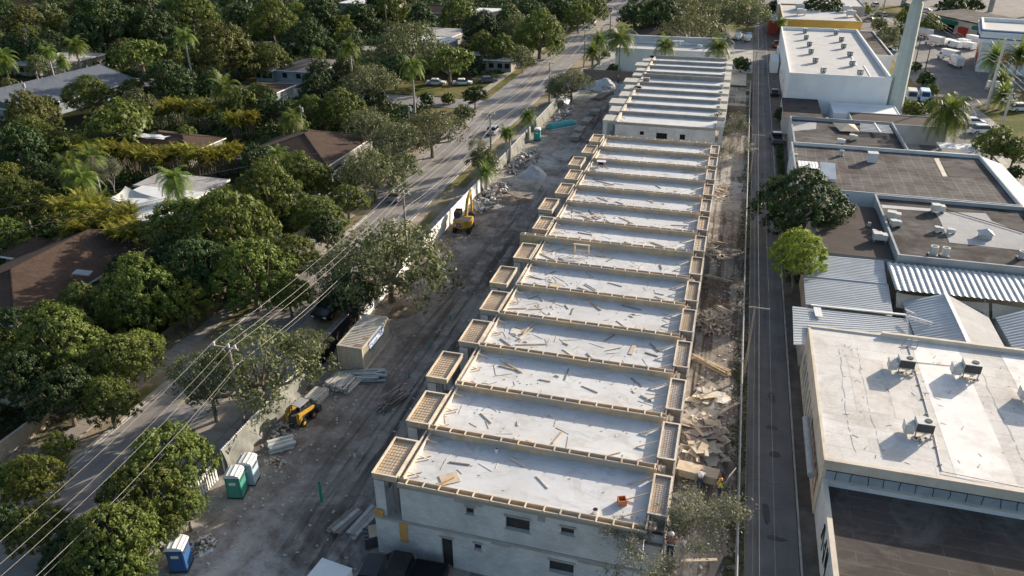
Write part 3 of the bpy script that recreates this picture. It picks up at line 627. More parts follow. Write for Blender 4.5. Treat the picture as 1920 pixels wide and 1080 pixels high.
# packaged roof units
def roof_unit(px, py, z, label, kind='big', rz=0, sc_=1):
    g = G(px, py, z); t = thing('air_conditioner', label, 'air conditioner', g, rz); s = sc_
    if kind == 'big':
        b = MB(); b.box(-.75*s, -.55*s, .55*s, .55*s, .55*s, 1.35*s); b.build('casing', ACW, t, local=True, bevel=.02)
        b = MB(); b.box(-.72*s, -.58*s, .6*s, .52*s, -.552*s, 1.3*s); b.build('grille', ACD, t, local=True)
        MB().cyl((.15*s, 0), .27*s, 1.351*s, 1.4*s, 18).build('fan_guard', ACD, t, local=True); 
        b = MB(); b.box(-1.5*s, -.5*s, .2*s, -.78*s, .4*s, 1.0*s); b.build('duct_box', ACW, t, local=True, bevel=.02)
        b = MB()
        for x in (-.65, .45):
            for y in (-.45, .45): b.box(x*s-.04, y*s-.04, 0, x*s+.04, y*s+.04, .55*s)
        b.box(-.8*s, -.5*s, 0, .6*s, -.4*s, .08); b.box(-.8*s, .4*s, 0, .6*s, .5*s, .08); b.split('stand', STEEL, t, local=True)
        b = MB()
        for k_ in range(7): b.rbox((random.uniform(-.9, .5)*s, -.75*s+random.uniform(-.2, .2), .08), (.3, .18, .12), random.uniform(0, 3))
        b.build('rubble', CREAM, t, local=True)
    elif kind == 'small':
        MB().box(-.55*s, -.55*s, .25*s, .55*s, .55*s, 1.15*s).build('casing', ACD, t, local=True, bevel=.03); MB().box(-.62*s, -.62*s, 1.152*s, .62*s, .62*s, 1.25*s).build('hood', ACW, t, local=True, bevel=.03)
        b = MB(); b.box(-.45*s, -.45*s, 0, .45*s, .45*s, .25*s); b.build('curb', GREYW, t, local=True)
        b = MB(); b.box(-.5*s, -.565*s, .4*s, -.1*s, -.552*s, 1.05*s); b.box(.1*s, -.565*s, .4*s, .5*s, -.552*s, 1.05*s); b.split('grille', STEEL, t, local=True)
    elif kind == 'cond':
        MB().cyl((0, 0), .38*s, .12, 1.0*s, 20).build('casing', GREYW, t, local=True); MB().cyl((0, 0), .42*s, 1.002*s, 1.06*s, 20).build('top_rim', ACW, t, local=True); MB().cyl((0, 0), .27*s, 1.061*s, 1.075*s, 16).build('fan_guard', ACD, t, local=True); MB().box(-.45*s, -.45*s, 0, .45*s, .45*s, .11).build('pad', CONC, t, local=True)
    elif kind == 'box':
        MB().box(-.7*s, -.45*s, .25*s, .7*s, .45*s, .85*s).build('casing', ACW, t, local=True, bevel=.05); MB().box(-.72*s, -.47*s, .851*s, .2*s, .47*s, .95*s).build('hood', ACW, t, local=True, bevel=.03)
        b = MB(); b.box(-.6*s, -.4*s, 0, -.5*s, .4*s, .25*s); b.box(.5*s, -.4*s, 0, .6*s, .4*s, .25*s); b.split('stand', STEEL, t, local=True)
    return t
roof_unit(1697, 695, 4.87, 'rooftop air unit on stand with dark grille, upper left one on the cream roof', sc_=.92)
roof_unit(1730, 815, 4.87, 'rooftop air unit with round fan nearest the front edge of the cream roof', sc_=.92)
t = roof_unit(1818, 705, 4.87, 'rooftop air unit with a rusty fan ring, right hand one on the cream roof', sc_=.98)
roof_unit(1948, 752, 4.87, 'rooftop unit cut off by the right picture edge on the cream roof', sc_=.98)
t = thing('roof_frame', 'small bare metal frame lying at the far edge of the cream roof', 'frame', G(1705, 648, 4.87))
b = MB(); b.bar((-.7, -.3, .05), (.5, -.4, .05), .06); b.bar((-.7, -.3, .05), (-.2, .4, .35), .06); b.bar((.5, -.4, .05), (.7, .4, .35), .06); b.bar((-.2, .4, .35), (.7, .4, .35), .06); b.bar((0, -.3, .05), (.2, .5, .5), .05); b.build('angle_iron', STEEL, t, local=True)
# --- corrugated sheds
def corr(q, name, m, parent, amp=.035, pitch=.36, along='u', thick=.03):
    # q: four corners a,b,c,d ; ribs run along a->b, profile repeats from a->d
    a, b_, c, d = [Vector(x) for x in q]; L = ((a-d).length+(b_-c).length)/2; n = max(2, int(L/pitch)*4); mb = MB()
    nrm = (b_-a).cross(d-a).normalized(); nrm = nrm if nrm.z > 0 else -nrm
    off = [0, 1, 1, 0]
    for i in range(n+1):
        t_ = i/n; h = nrm*amp*off[i % 4]
        p0, p1 = a.lerp(d, t_)+h, b_.lerp(c, t_)+h
        mb.v += [tuple(p0), tuple(p1), tuple(p0-nrm*thick), tuple(p1-nrm*thick)]
        if i:
            k_ = (i-1)*4; mb.f += [(k_, k_+1, k_+5, k_+4), (k_+2, k_+6, k_+7, k_+3), (k_, k_+4, k_+6, k_+2), (k_+1, k_+3, k_+7, k_+5)]
    return mb.build(name, m, parent)
def on(px, py, z): return G(px, py, z)
s1 = thing('metal_shed', 'long corrugated metal shed roof left, behind the cream roof by the lane', 'shed', (14, 72, 0))
MB().box(10.2, 73.4, 0, 18.0, 84, 2.7).build('wall', TARP, s1)
corr([(9.9, 73.2, 2.95), (18.0, 73.2, 2.95), (18.35, 79.5, 3.3), (9.9, 79.2, 3.3)], 'roof_sheet', GALV, s1)
corr([(9.9, 79.0, 3.36), (18.2, 79.3, 3.36), (18.5, 84.6, 3.7), (11.5, 84.3, 3.7)], 'roof_sheet', GALV, s1)
MB().bar((10.4, 73.1, 3.05), (19.3, 73.4, 3.05), .25, .12).build('ridge_cap', WHITEW, s1)
s2 = thing('metal_shed', 'lower corrugated metal lean-to between the long shed and the cream roof', 'shed', (14, 66, 0))
corr([(8.5, 65.6, 2.5), (19.4, 68.6, 2.6), (19.3, 72.9, 2.9), (8.6, 72.6, 2.9)], 'roof_sheet', GALV, s2)
corr([(9.8, 65.5, 2.75), (19.3, 66.6, 2.75), (19.4, 69.2, 2.95), (9.8, 69.2, 2.9)], 'roof_sheet', GALV, s2)
MB().box(9.3, 66, 0, 18.8, 72.4, 2.4).build('wall', GREYW, s2)
MB().rbox((15.9, 68.6, 3.06), (1.8, .14, .03), .05).build('roof_patch', GREYW, s2)
MB().bar((10.9, 72.6, 3.1), (11.0, 70.9, 3.0), .7, .05).build('flashing', WHITEW, s2)
s3 = thing('metal_shed', 'gabled metal shed with ribbed left slope and smooth grey right slope', 'shed', (23, 66, 0))
rz0, rz1 = 4.3, 2.9; RX = 23.0
corr([(19.35, 65.4, rz1), (RX, 65.4, rz0), (RX, 76.7, rz0), (19.35, 76.4, rz1)], 'roof_sheet', GALV, s3, pitch=.5)
MB().add([(RX, 65.4, rz0), (26.9, 65.4, rz1), (26.9, 75.2, rz1), (RX, 76.7, rz0), (RX, 65.4, rz0-.05), (26.9, 65.4, rz1-.05), (26.9, 75.2, rz1-.05), (RX, 76.7, rz0-.05)], [(0,1,2,3),(7,6,5,4),(0,4,5,1),(1,5,6,2),(2,6,7,3),(3,7,4,0)]).build('smooth_slope', ROOFS, s3)
MB().bar((RX, 65.4, rz0+.05), (RX, 76.7, rz0+.05), .35, .08).build('ridge_cap', WHITEW, s3)
MB().add([(19.6, 76.3, 0), (26.6, 76.3, 0), (26.6, 76.3, 2.9), (RX, 76.3, 4.2), (19.6, 76.3, 2.9), (19.6, 66, 0), (26.6, 66, 0), (26.6, 66, 2.9), (RX, 66, 4.2), (19.6, 66, 2.9)], [(4,3,2,1,0),(5,6,7,8,9),(0,1,6,5),(1,2,7,6),(0,5,9,4)]).build('wall', GREYW, s3)
b = MB(); b.bar((19.0, 72.5, 3.3), (20.9, 71.0, 3.5), .1); b.bar((19.2, 72.6, 3.4), (21.0, 71.3, 3.6), .1); b.bar((19.2, 74.3, 3.2), (19.9, 73.4, 3.3), .08); b.bar((19.2, 68.9, 3.1), (19.9, 68.4, 3.1), .08); b.split('loose_trim', WHITEW, s3)
s4 = thing('metal_shed', 'ribbed metal shed roof cut by the right picture edge, beside the gabled shed', 'shed', (31, 66, 0))
corr([(27.5, 65.4, 2.9), (31.5, 65.4, 4.2), (31.5, 76.5, 4.2), (27.5, 75.4, 2.9)], 'roof_sheet', GALV, s4, pitch=.5)
corr([(31.5, 65.4, 4.2), (35.5, 65.4, 2.9), (35.5, 76.5, 2.9), (31.5, 76.5, 4.2)], 'roof_sheet', GALV, s4, pitch=.5)
MB().box(27.8, 66, 0, 35.2, 76, 2.8).build('wall', GREYW, s4)
s5 = thing('market_canopy', 'long bright corrugated canopy with ribs running front to back, above tan canvas awnings', 'canopy', (27, 77.5, 0))
corr([(18.55, 83.3, 4.1), (18.65, 77.3, 3.75), (38, 78.0, 3.75), (38, 83.3, 4.1)], 'roof_sheet', GALV, s5, pitch=.62, amp=.09)
b = MB()
for x in range(19, 39, 4): b.box(x-.06, 77.6, 0, x+.06, 77.72, 3.6)
b.split('post', STEEL, s5)
MB().box(18.7, 83.0, 0, 38, 83.2, 4.0).build('wall', TARP, s5)
def awning(x0, x1, label):
    t = thing('awning', label, 'awning', ((x0+x1)/2, 77, 0)); b = MB(); n = 10; L = []
    for i in range(n+1):
        u = i/n; sag = .35*math.sin(math.pi*u)
        L.append(((x0+(x1-x0)*u, 77.5, 3.4-sag*.3), (x0+(x1-x0)*u, 76.2-sag, 2.4-sag*.2)))
    for i, (p, q) in enumerate(L):
        b.v += [p, q]
        if i: k_ = 2*(i-1); b.f.append((k_, k_+1, k_+3, k_+2))
    b.build('canvas', TARP, t); MB().bar((x0, 76.2, 2.38), (x1, 76.2, 2.38), .06).build('front_bar', CREAM, t)
awning(18.8, 22.4, 'tan canvas awning left of the gabled shed, under the corrugated canopy'); awning(22.7, 27.3, 'tan canvas awning directly behind the gabled shed ridge'); awning(27.6, 32.6, 'widest tan canvas awning near the right picture edge')
# --- R4 pair
r4 = flat_building('shop_building', 'low brown felt roofed building behind the two green trees by the lane', 11.8, 84.9, 19.6, 101.2, 3.8, .0, GREYW, ROOFB)
roof_unit(1648, 452, 3.85, 'long white duct hood lying on the brown felt roof', 'box', sc_=1.1); roof_unit(1640, 438, 3.85, 'small grey box vent behind the white hood on the brown roof', 'box', sc_=.5); roof_unit(1629, 424, 3.85, 'small round capped vent on the brown roof', 'cond', sc_=.45)
r5 = flat_building('shop_building', 'mottled roofed building with silver patches and parapets, right of the brown roof', 19.7, 84.2, 37.2, 103.6, 4.3, .42, GREYW, ROOFM, cap=MEMB)
def patch(parent, pts, z, m, name='roof_patch'): MB().prism([tuple(G(*p, z)[:2]) for p in pts], z, z+.02).build(name, m, parent)
patch(r5, [(1752, 397), (1848, 400), (1860, 415), (1920, 438), (1920, 470), (1780, 455), (1762, 412)], 4.305, ROOFS)
patch(r5, [(1652, 384), (1752, 392), (1752, 397), (1655, 390)], 4.302, ROOFP)
b = MB(); b.tube([G(1768, 391, 4.45), G(1860, 418, 4.45), G(1920, 436, 4.45)], .05, 5); b.build('roof_pipe', GRAF, r5)
roof_unit(1757, 398, 4.31, 'white box unit at the back of the mottled roof', 'box', sc_=1.1); roof_unit(1674, 412, 4.31, 'pair of white louvred units at the left edge of the mottled roof', 'box', sc_=1.1, rz=-.2)
roof_unit(1678, 425, 4.31, 'open grey motor unit just below the louvred unit, mottled roof', 'box', sc_=.9, rz=.2); roof_unit(1759, 435, 4.31, 'white duct box, left of two in the centre of the mottled roof', 'box', sc_=.7); roof_unit(1782, 438, 4.31, 'white duct box, right of two in the centre of the mottled roof', 'box', sc_=.65)
roof_unit(1749, 478, 4.31, 'round condenser at the front of the mottled roof, left of the two', 'cond'); roof_unit(1771, 480, 4.31, 'round condenser at the front of the mottled roof, right of the two', 'cond', sc_=.95); roof_unit(1914, 484, 4.31, 'white vent fan on the mottled roof at the right picture edge', 'cond', sc_=.8)
t = thing('roof_cupola', 'small grey pyramid topped vent house on the silver patch', 'vent', G(1846, 446, 4.32)); MB().box(-.6, -.5, 0, .6, .5, .6).build('vent_walls', ROOFS, t, local=True)
MB().add([(-.8, -.7, .6), (.8, -.7, .6), (.8, .7, .6), (-.8, .7, .6), (0, 0, 1.15)], [(3,2,1,0),(0,1,4),(1,2,4),(2,3,4),(3,0,4)]).build('vent_roof', ACW, t, local=True)
r6 = flat_building('shop_building', 'wide dark grid patterned flat roof building behind the big dark tree', 10.2, 104.0, 37.0, 125.4, 4.3, .42, BLUEW, ROOFG, cap=MEMB)
patch(r6, [(1751, 297), (1760, 297), (1776, 331), (1768, 331)], 4.306, CREAM)
patch(r6, [(1760, 297), (1826, 301), (1850, 335), (1780, 331)], 4.303, ROOFM)
b = MB(); b.add([(37.1, 104, 4.0), (40.6, 103, 3.4), (40.4, 126.2, 3.4), (37.1, 128.4, 4.0), (37.1, 104, 3.9), (40.6, 103, 3.3), (40.4, 126.2, 3.3), (37.1, 128.4, 3.9)], [(0,1,2,3),(7,6,5,4),(0,4,5,1),(1,5,6,2),(2,6,7,3),(3,7,4,0)]); o = b.build('white_awning_roof', WHITEW, r6)
MB().box(27.6, 125.5, 3.6, 37.05, 128.4, 4.0).build('white_awning_roof', WHITEW, r6)
t = roof_unit(1577, 292, 4.31, 'round white roof fan on the grid patterned roof', 'cond', sc_=.8)
t = thing('roof_vent', 'tall white box vent casting a shadow on the grid patterned roof', 'vent', G(1634, 303, 4.31)); MB().box(-.65, -.6, 0, .65, .6, 1.3).build('vent_walls', BLUEW, t, local=True, bevel=.04); MB().box(-.72, -.68, 1.303, .72, .68, 1.4).build('lid', ACW, t, local=True)
t = thing('roof_skylight', 'ribbed white skylight sheet on the grid roof beside the big tree', 'skylight', G(1515, 310, 4.33)); corr([(-1.4, -1.6, .1), (-1.4, 1.6, .1), (1.4, 1.6, .1), (1.4, -1.6, .1)], 'rib_sheet', WHITEW, None, pitch=.45).parent = t
t = thing('roof_vent', 'low white curved hatch at the left edge of the grid roof', 'vent', G(1488, 291, 4.31)); MB().box(-.6, -.3, 0, .6, .3, .25).build('vent_walls', ACW, t, local=True, bevel=.08)
t = thing('stair_hood', 'white sloping stair hood beside the skylight, partly behind the big tree', 'vent', G(1550, 330, 4.31)); MB().add([(-1, -2.4, 0), (1, -2.4, 0), (1, 1.5, 0), (-1, 1.5, 0), (-1, -2.4, .4), (1, -2.4, .4), (1, 1.5, 1.5), (-1, 1.5, 1.5)], [(0,3,2,1),(4,5,6,7),(0,1,5,4),(1,2,6,5),(2,3,7,6),(3,0,4,7)]).build('hood_body', BLUEW, t, local=True)
r7 = flat_building('shop_building', 'dark mottled flat roof building with white rafter frame, before the white box', 10.7, 126.2, 27.4, 142.6, 4.0, .5, GREYW, ROOFM, cap=MEMB)
t = thing('rafter_frame', 'white ladder like rafter frame with canvas lying on the dark mottled roof', 'frame', G(1615, 246, 4.02))
b = MB()
for i in range(6): b.bar((-.5+.1*i, -1.8+i*.9, .5), (4.6, -1.8+i*.9, .5), .14)
b.bar((2.6, -2.2, .55), (2.4, 3.6, .55), .22); b.build('rafters', WHITEW, t, local=True)
MB().add([(-3.6, -2, .3), (-.6, -2.2, .5), (-.9, 2.4, .5), (-4.4, 3.0, .4), (-2.2, .6, .95)], [(0,1,4),(1,2,4),(2,3,4),(3,0,4),(3,2,1,0)]).build('canvas', TARP, t, local=True)
patch(r7, [(1486, 228), (1531, 230), (1530, 242), (1488, 246)], 4.006, ROOFS)
roof_unit(1599, 262, 4.05, 'low grey box on the dark mottled roof, right of two', 'box', sc_=.9); roof_unit(1576, 270, 4.05, 'low grey box near the front parapet of the dark mottled roof', 'box', sc_=.9)
r8 = flat_building('shed_building', 'small dark roofed lean-to against the foot of the white box, by the lane', 10.0, 147.2, 16.9, 163.2, 3.0, .0, GREYW, ROOFD)
r9b = flat_building('shop_building', 'low brown roofed building at the foot of the tall pale mast', 21.5, 146.2, 37, 153.4, 3.2, .15, GREYW, ROOFB)
r9c = flat_building('utility_building', 'small white equipment block under the mast, against the white box wall', 19.2, 154.5, 31.0, 163.2, 2.6, .1, WHITEW, WHITEW)
# --- white box
wb = flat_building('white_warehouse', 'large plain white box warehouse with two rows of roof vents', 10.9, 164, 29.7, 224, 7.1, .65, WHITEW, ROOFP, cap=WHITEW, t=.3)
flat_building('annex_building', 'small dark roofed white annex behind the white warehouse', 29.8, 205, 36.3, 242, 4.6, .3, WHITEW, ROOFD)
i = 0
WVX = [(1509, 62), (1511, 74), (1517, 87), (1520, 101), (1528, 118), (1543, 137), (1567, 65), (1577, 78), (1581, 91), (1593, 106), (1597, 124), (1612, 141)]
ords = ['farthest', 'second farthest', 'third farthest', 'third nearest', 'second nearest', 'nearest']
for k_, (px, py) in enumerate(WVX):
    t = roof_unit(px, py, 7.15, f'dark cube vent, {ords[k_%6]} of the {"left" if k_ < 6 else "right"} row on the white warehouse roof', 'small', sc_=.95); t['group'] = 'roof vents on the white warehouse'
    t['category'] = 'roof vent'; t.name = 'roof_vent'
b = MB(); b.box(24.7, 178, 7.12, 25.0, 195, 7.2); b.box(26.2, 166, 7.12, 26.45, 178, 7.2); b.split('roof_conduit', WHITEW, wb)
b = MB()
for y in (180, 190, 200, 212): b.box(10.86, y, 2.2, 10.898, y+1.6, 3.0)
b.split('wall_vent', GREYW, wb)
# --- yellow building
yb = flat_building('yellow_building', 'long building with yellow wall behind the white warehouse', 12.3, 249, 34.0, 285, 6.0, .35, YELLOW, ROOFP, cap=CREAM)
for px, py, lb in ((1499, 18, 'left rear'), (1502, 28, 'left front'), (1587, 22, 'right rear'), (1595, 31, 'right front')): roof_unit(px, py, 6.1, f'grey boxy unit on the yellow building roof, {lb} of four', 'box', sc_=1.9)
flat_building('far_store', 'grey roofed building farthest back behind the yellow building', 12, 292, 40, 330, 5.0, .3, GREYW, ROOFP)
flat_building('red_shed', 'small dark red shed squeezed beside the yellow building on the lane', 8.8, 262, 12.0, 276, 4, 0, M('red_paint', (.35, .06, .05), (.45, .1, .08), 1), GREYW, cat='shed')
flat_building('storage_shed', 'small white shed against the lane side of the white warehouse', 8.7, 202, 10.6, 212, 3.0, 0, WHITEW, WHITEW, cat='shed')
# --- white building behind the back row, with palms
wp = flat_building('white_building', 'low white building with grey roof behind the back row and the three palms', -27.6, 188.6, -2.5, 200, 6.2, .5, WHITEW, ROOFP, cap=WHITEW)
MB().box(-19.2, 188.4, 2.4, -16.2, 188.58, 5.3).build('window', VOID, wp)
b = MB(); b.box(-13.2, 196.5, 6.25, -13.0, 196.7, 7.4); b.box(-15.0, 196.4, 7.4, -12.4, 196.8, 7.6); b.build('roof_mast', WHITEW, wp)
MB().box(-27.6, 199.4, 6.7, -2.5, 200.2, 8.0).build('rear_parapet', GREYW, wp)
roof_unit(1312, 90, 6.3, 'dark small box on the white building roof between two palms', 'box', sc_=.8)
# --- green awning stores and blue banded block
gs = thing('strip_mall', 'low store row with green awnings and red kiosk at the top right', 'building', (66, 255, 0))
MB().prism([(58.5, 290), (80, 247), (95, 258), (72, 301)], 0, 4.0).build('wall', CREAM, gs); MB().prism([(57.9, 290.3), (79.8, 246.4), (95.5, 258), (72, 302)], 4.003, 4.4).build('roof', ROOFM, gs)
dv = (Vector((80, 247, 0))-Vector((58.5, 290, 0))).normalized(); nv = Vector((dv.y, -dv.x, 0)); nv = nv if nv.x < 0 else -nv
def gsp(t0, t1, z0, z1, m_, name, out=.05, th=.05):
    a = Vector((58.5, 290, 0))+dv*t0+nv*out; c = Vector((58.5, 290, 0))+dv*t1+nv*out; MB().bar((a.x, a.y, (z0+z1)/2), (c.x, c.y, (z0+z1)/2), th, z1-z0).build(name, m_, gs)
GREEN = M('green_awning', (.02, .13, .09), (.03, .18, .12), 2); RED = M('red_kiosk', (.45, .04, .03), (.55, .07, .05), 2)
gsp(1, 6, 0, 3.6, RED, 'red_front', .1, .2); gsp(7, 15, 2.6, 3.6, GREEN, 'awning', .8, 1.6); gsp(23, 31, 2.6, 3.6, GREEN, 'awning', .8, 1.6); gsp(8, 14, 0, 2.5, VOID, 'shop_front'); gsp(24, 30, 0, 2.5, VOID, 'shop_front'); gsp(17, 20, 0, 2.4, RED, 'drinks_kiosk', .6, 1.2); gsp(33, 46, 0, 3.9, BLUEW, 'pale_front', .06, .06); gsp(37, 39, 0, 2.6, VOID, 'door', .12, .05)
bb = thing('office_block', 'taller pale block with blue roof bands and red shutters at the right edge', 'building', (70, 218, 0))
P8 = [(61.8, 236.5), (57.5, 216.5), (92, 208), (98, 228)]
MB().prism(P8, 0, 9.2).build('wall', BLUEW, bb); MB().prism(P8, 9.203, 9.25).build('roof', ROOFP, bb)
cx_, cy_ = 77, 222
def grow(P, k_): return [(cx_+(x-cx_)*k_, cy_+(y-cy_)*k_) for x, y in P]
BLUEB = M('blue_band', (.08, .14, .32)); 
for z0, z1, k_, m_ in ((7.0, 9.0, 1.03, WHITEW), (9.0, 9.25, 1.06, WHITEW), (9.25, 10.1, 1.03, WHITEW)):
    o = []
    P = grow(P8, k_)
    for i in range(4):
        a, c = P[i], P[(i+1) % 4]; MB().bar((a[0], a[1], (z0+z1)/2), (c[0], c[1], (z0+z1)/2), .5, z1-z0).build('cornice', m_, bb)
for z in (8.0, 9.7):
    P = grow(P8, 1.055)
    for i in (0, 1): a, c = P[i], P[i+1]; MB().bar((a[0], a[1], z), (c[0], c[1], z), .18, .28).build('blue_band', BLUEB, bb)
P = grow(P8, 1.004); a = Vector((*P[1], 0)); c = Vector((*P[2], 0)); d_ = (c-a).normalized()
for k_ in (4.5, 7.6, 14, 17): q = a+d_*k_; e = q+d_*1.9; MB().bar((q.x, q.y, 3.6), (e.x, e.y, 3.6), .12, 2.6).build('red_shutter', M('red_shutter', (.5, .12, .06)), bb)
a = Vector((*P[0], 0)); c = Vector((*P[1], 0)); d_ = (c-a).normalized()
for k_ in (4, 9, 14): q = a+d_*k_; e = q+d_*2.2; MB().bar((q.x, q.y, 2.2), (e.x, e.y, 2.2), .12, 3.2).build('red_shutter', M('red_shutter', (.5, .12, .06)), bb)
q0, q1 = a+d_*1, a+d_*17; MB().bar((q0.x, q0.y, 4.9), (q1.x, q1.y, 4.9), .1, 2.2).build('cream_panel', CREAM, bb)
# elevated guideway at the top right
gw = thing('elevated_track', 'elevated concrete guideway on columns across the top right corner', 'viaduct', (90, 330, 0))
MB().bar((50, 345, 9.2), (190, 300, 9.2), 9, 1.6).build('deck', CONC, gw)
b = MB()
for k_ in range(9): x = 60+k_*14; y = 345-(x-50)*45/140; b.cyl((x, y), .9, 0, 8.4, 10)
b.split('column', CONC, gw)
# --- tall pale mast
mt = thing('communications_mast', 'very tall pale green tapering mast rising beside the white warehouse', 'mast', (32.0, 165.6, 0))
MASTM = M('mast_paint', (.42, .48, .45), (.5, .56, .52), .6, c3=(.46, .52, .5), scale3=.2, rough=.6)
MB().tube([(31.4, 165.6, 0), (31.4, 165.6, 21.3)], [1.7, 1.15], 8).build('shaft', MASTM, mt)
b = MB()
for k_ in range(6):
    a = k_*math.pi/3; b.rbox((31.4+1.75*math.cos(a), 165.6+1.75*math.sin(a), 23.6), (.25, .7, 3.6), a)
b.split('antenna_panel', MASTM, mt); MB().tube([(31.4, 165.6, 21.3), (31.4, 165.6, 27)], [.95, .9], 8).build('upper_shaft', MASTM, mt)
b = MB()
for k_ in range(6): a = k_*math.pi/3; b.bar((31.4, 165.6, 21.8), (31.4+1.75*math.cos(a), 165.6+1.75*math.sin(a), 21.8), .12); b.bar((31.4, 165.6, 24.8), (31.4+1.75*math.cos(a), 165.6+1.75*math.sin(a), 24.8), .12)
b.split('bracket', GREYW, mt)
# small stack of pallets and fence behind the grid roof
t = thing('pallet_stack', 'brown stack of wooden pallets behind the grid patterned roof', 'pallets', G(1740, 268, 0))
b = MB()
for k_ in range(14):
    b.box(-2.3, -.9, k_*.2, 2.3, .9, k_*.2+.06)
    for x in (-2.2, -1.1, 0, 1.1, 2.15): b.box(x-.08, -.9, k_*.2+.06, x+.08, .9, k_*.2+.2)
b.build('pallets', mat_wood('pallet_wood', (.22, .12, .07), (.36, .22, .13), (.26, .16, .1)), t, local=True)
t = thing('yard_fence', 'red and grey metal yard fence left of the pallet stack', 'fence', G(1700, 262, 0)); b = MB()
for k_ in range(8): b.bar((-4+k_*1.1, 0, 0), (-4+k_*1.1, 0, 3), .08)
b.split('post', STEEL, t, local=True); b = MB(); b.bar((-4, 0, 1.5), (3.7, 0, 1.5), .12); b.bar((-4, 0, 2.9), (3.7, 0, 2.9), .08); b.build('rail', RED, t, local=True)
t = thing('white_awning', 'flat white car port roof beyond the pallets, under the shrub', 'canopy', G(1800, 275, 2.6)); t.location.z = 0
MB().box(-3.2, -1.8, 2.5, 3.2, 1.8, 2.65).build('canopy_roof', WHITEW, t, local=True); b = MB()
for x in (-3, 3):
    for y in (-1.6, 1.6): b.box(x-.05, y-.05, 0, x+.05, y+.05, 2.5)
b.split('post', STEEL, t, local=True)
t = thing('concrete_slab_pad', 'pale concrete pad and dark hedge plot at the right end of the back row', 'pad', (1.2, 172, 0)); MB().box(-.8, 160, .021, 3.4, 168, .12).build('pad', CONC, t)
t = thing('boundary_wall', 'low brown block wall closing the end of the site between street and back row', 'wall', (-27, 184.4, 0)); MB().box(-34.4, 184.1, 0, -19.6, 184.4, 2.2).build('wall_panel', M('brown_block', (.26, .19, .15), (.32, .24, .19), 1), t)
t = thing('boundary_wall', 'brown wall on the right side of the back row beside the lane', 'wall', (1.5, 158, 0)); MB().box(-.2, 158, 0, 3.4, 158.3, 2.0).build('wall_panel', M('brown_block', (.26, .19, .15)), t)

t = thing('lamp_post', 'thin dark leaning lamp post left in the rental lot', 'lamp post', G(1716, 118, 0)); MB().tube([(0, 0, 0), (0, 0, 7)], [.14, .1], 8).build('pole', ACD, t, local=True); MB().rbox((0, -.5, 7.05), (.5, 1.1, .15)).build('lamp_head', ACD, t, local=True)
t = thing('lamp_post', 'second dark lamp post right of the first in the rental lot', 'lamp post', G(1733, 138, 0)); MB().tube([(0, 0, 0), (0, 0, 7)], [.14, .1], 8).build('pole', ACD, t, local=True); MB().rbox((0, -.5, 7.05), (.5, 1.1, .15)).build('lamp_head', ACD, t, local=True)
MB().box(16.7, 142.7, 0, 17.0, 143, 4.6).build('vent_stack', WHITEW, r7)
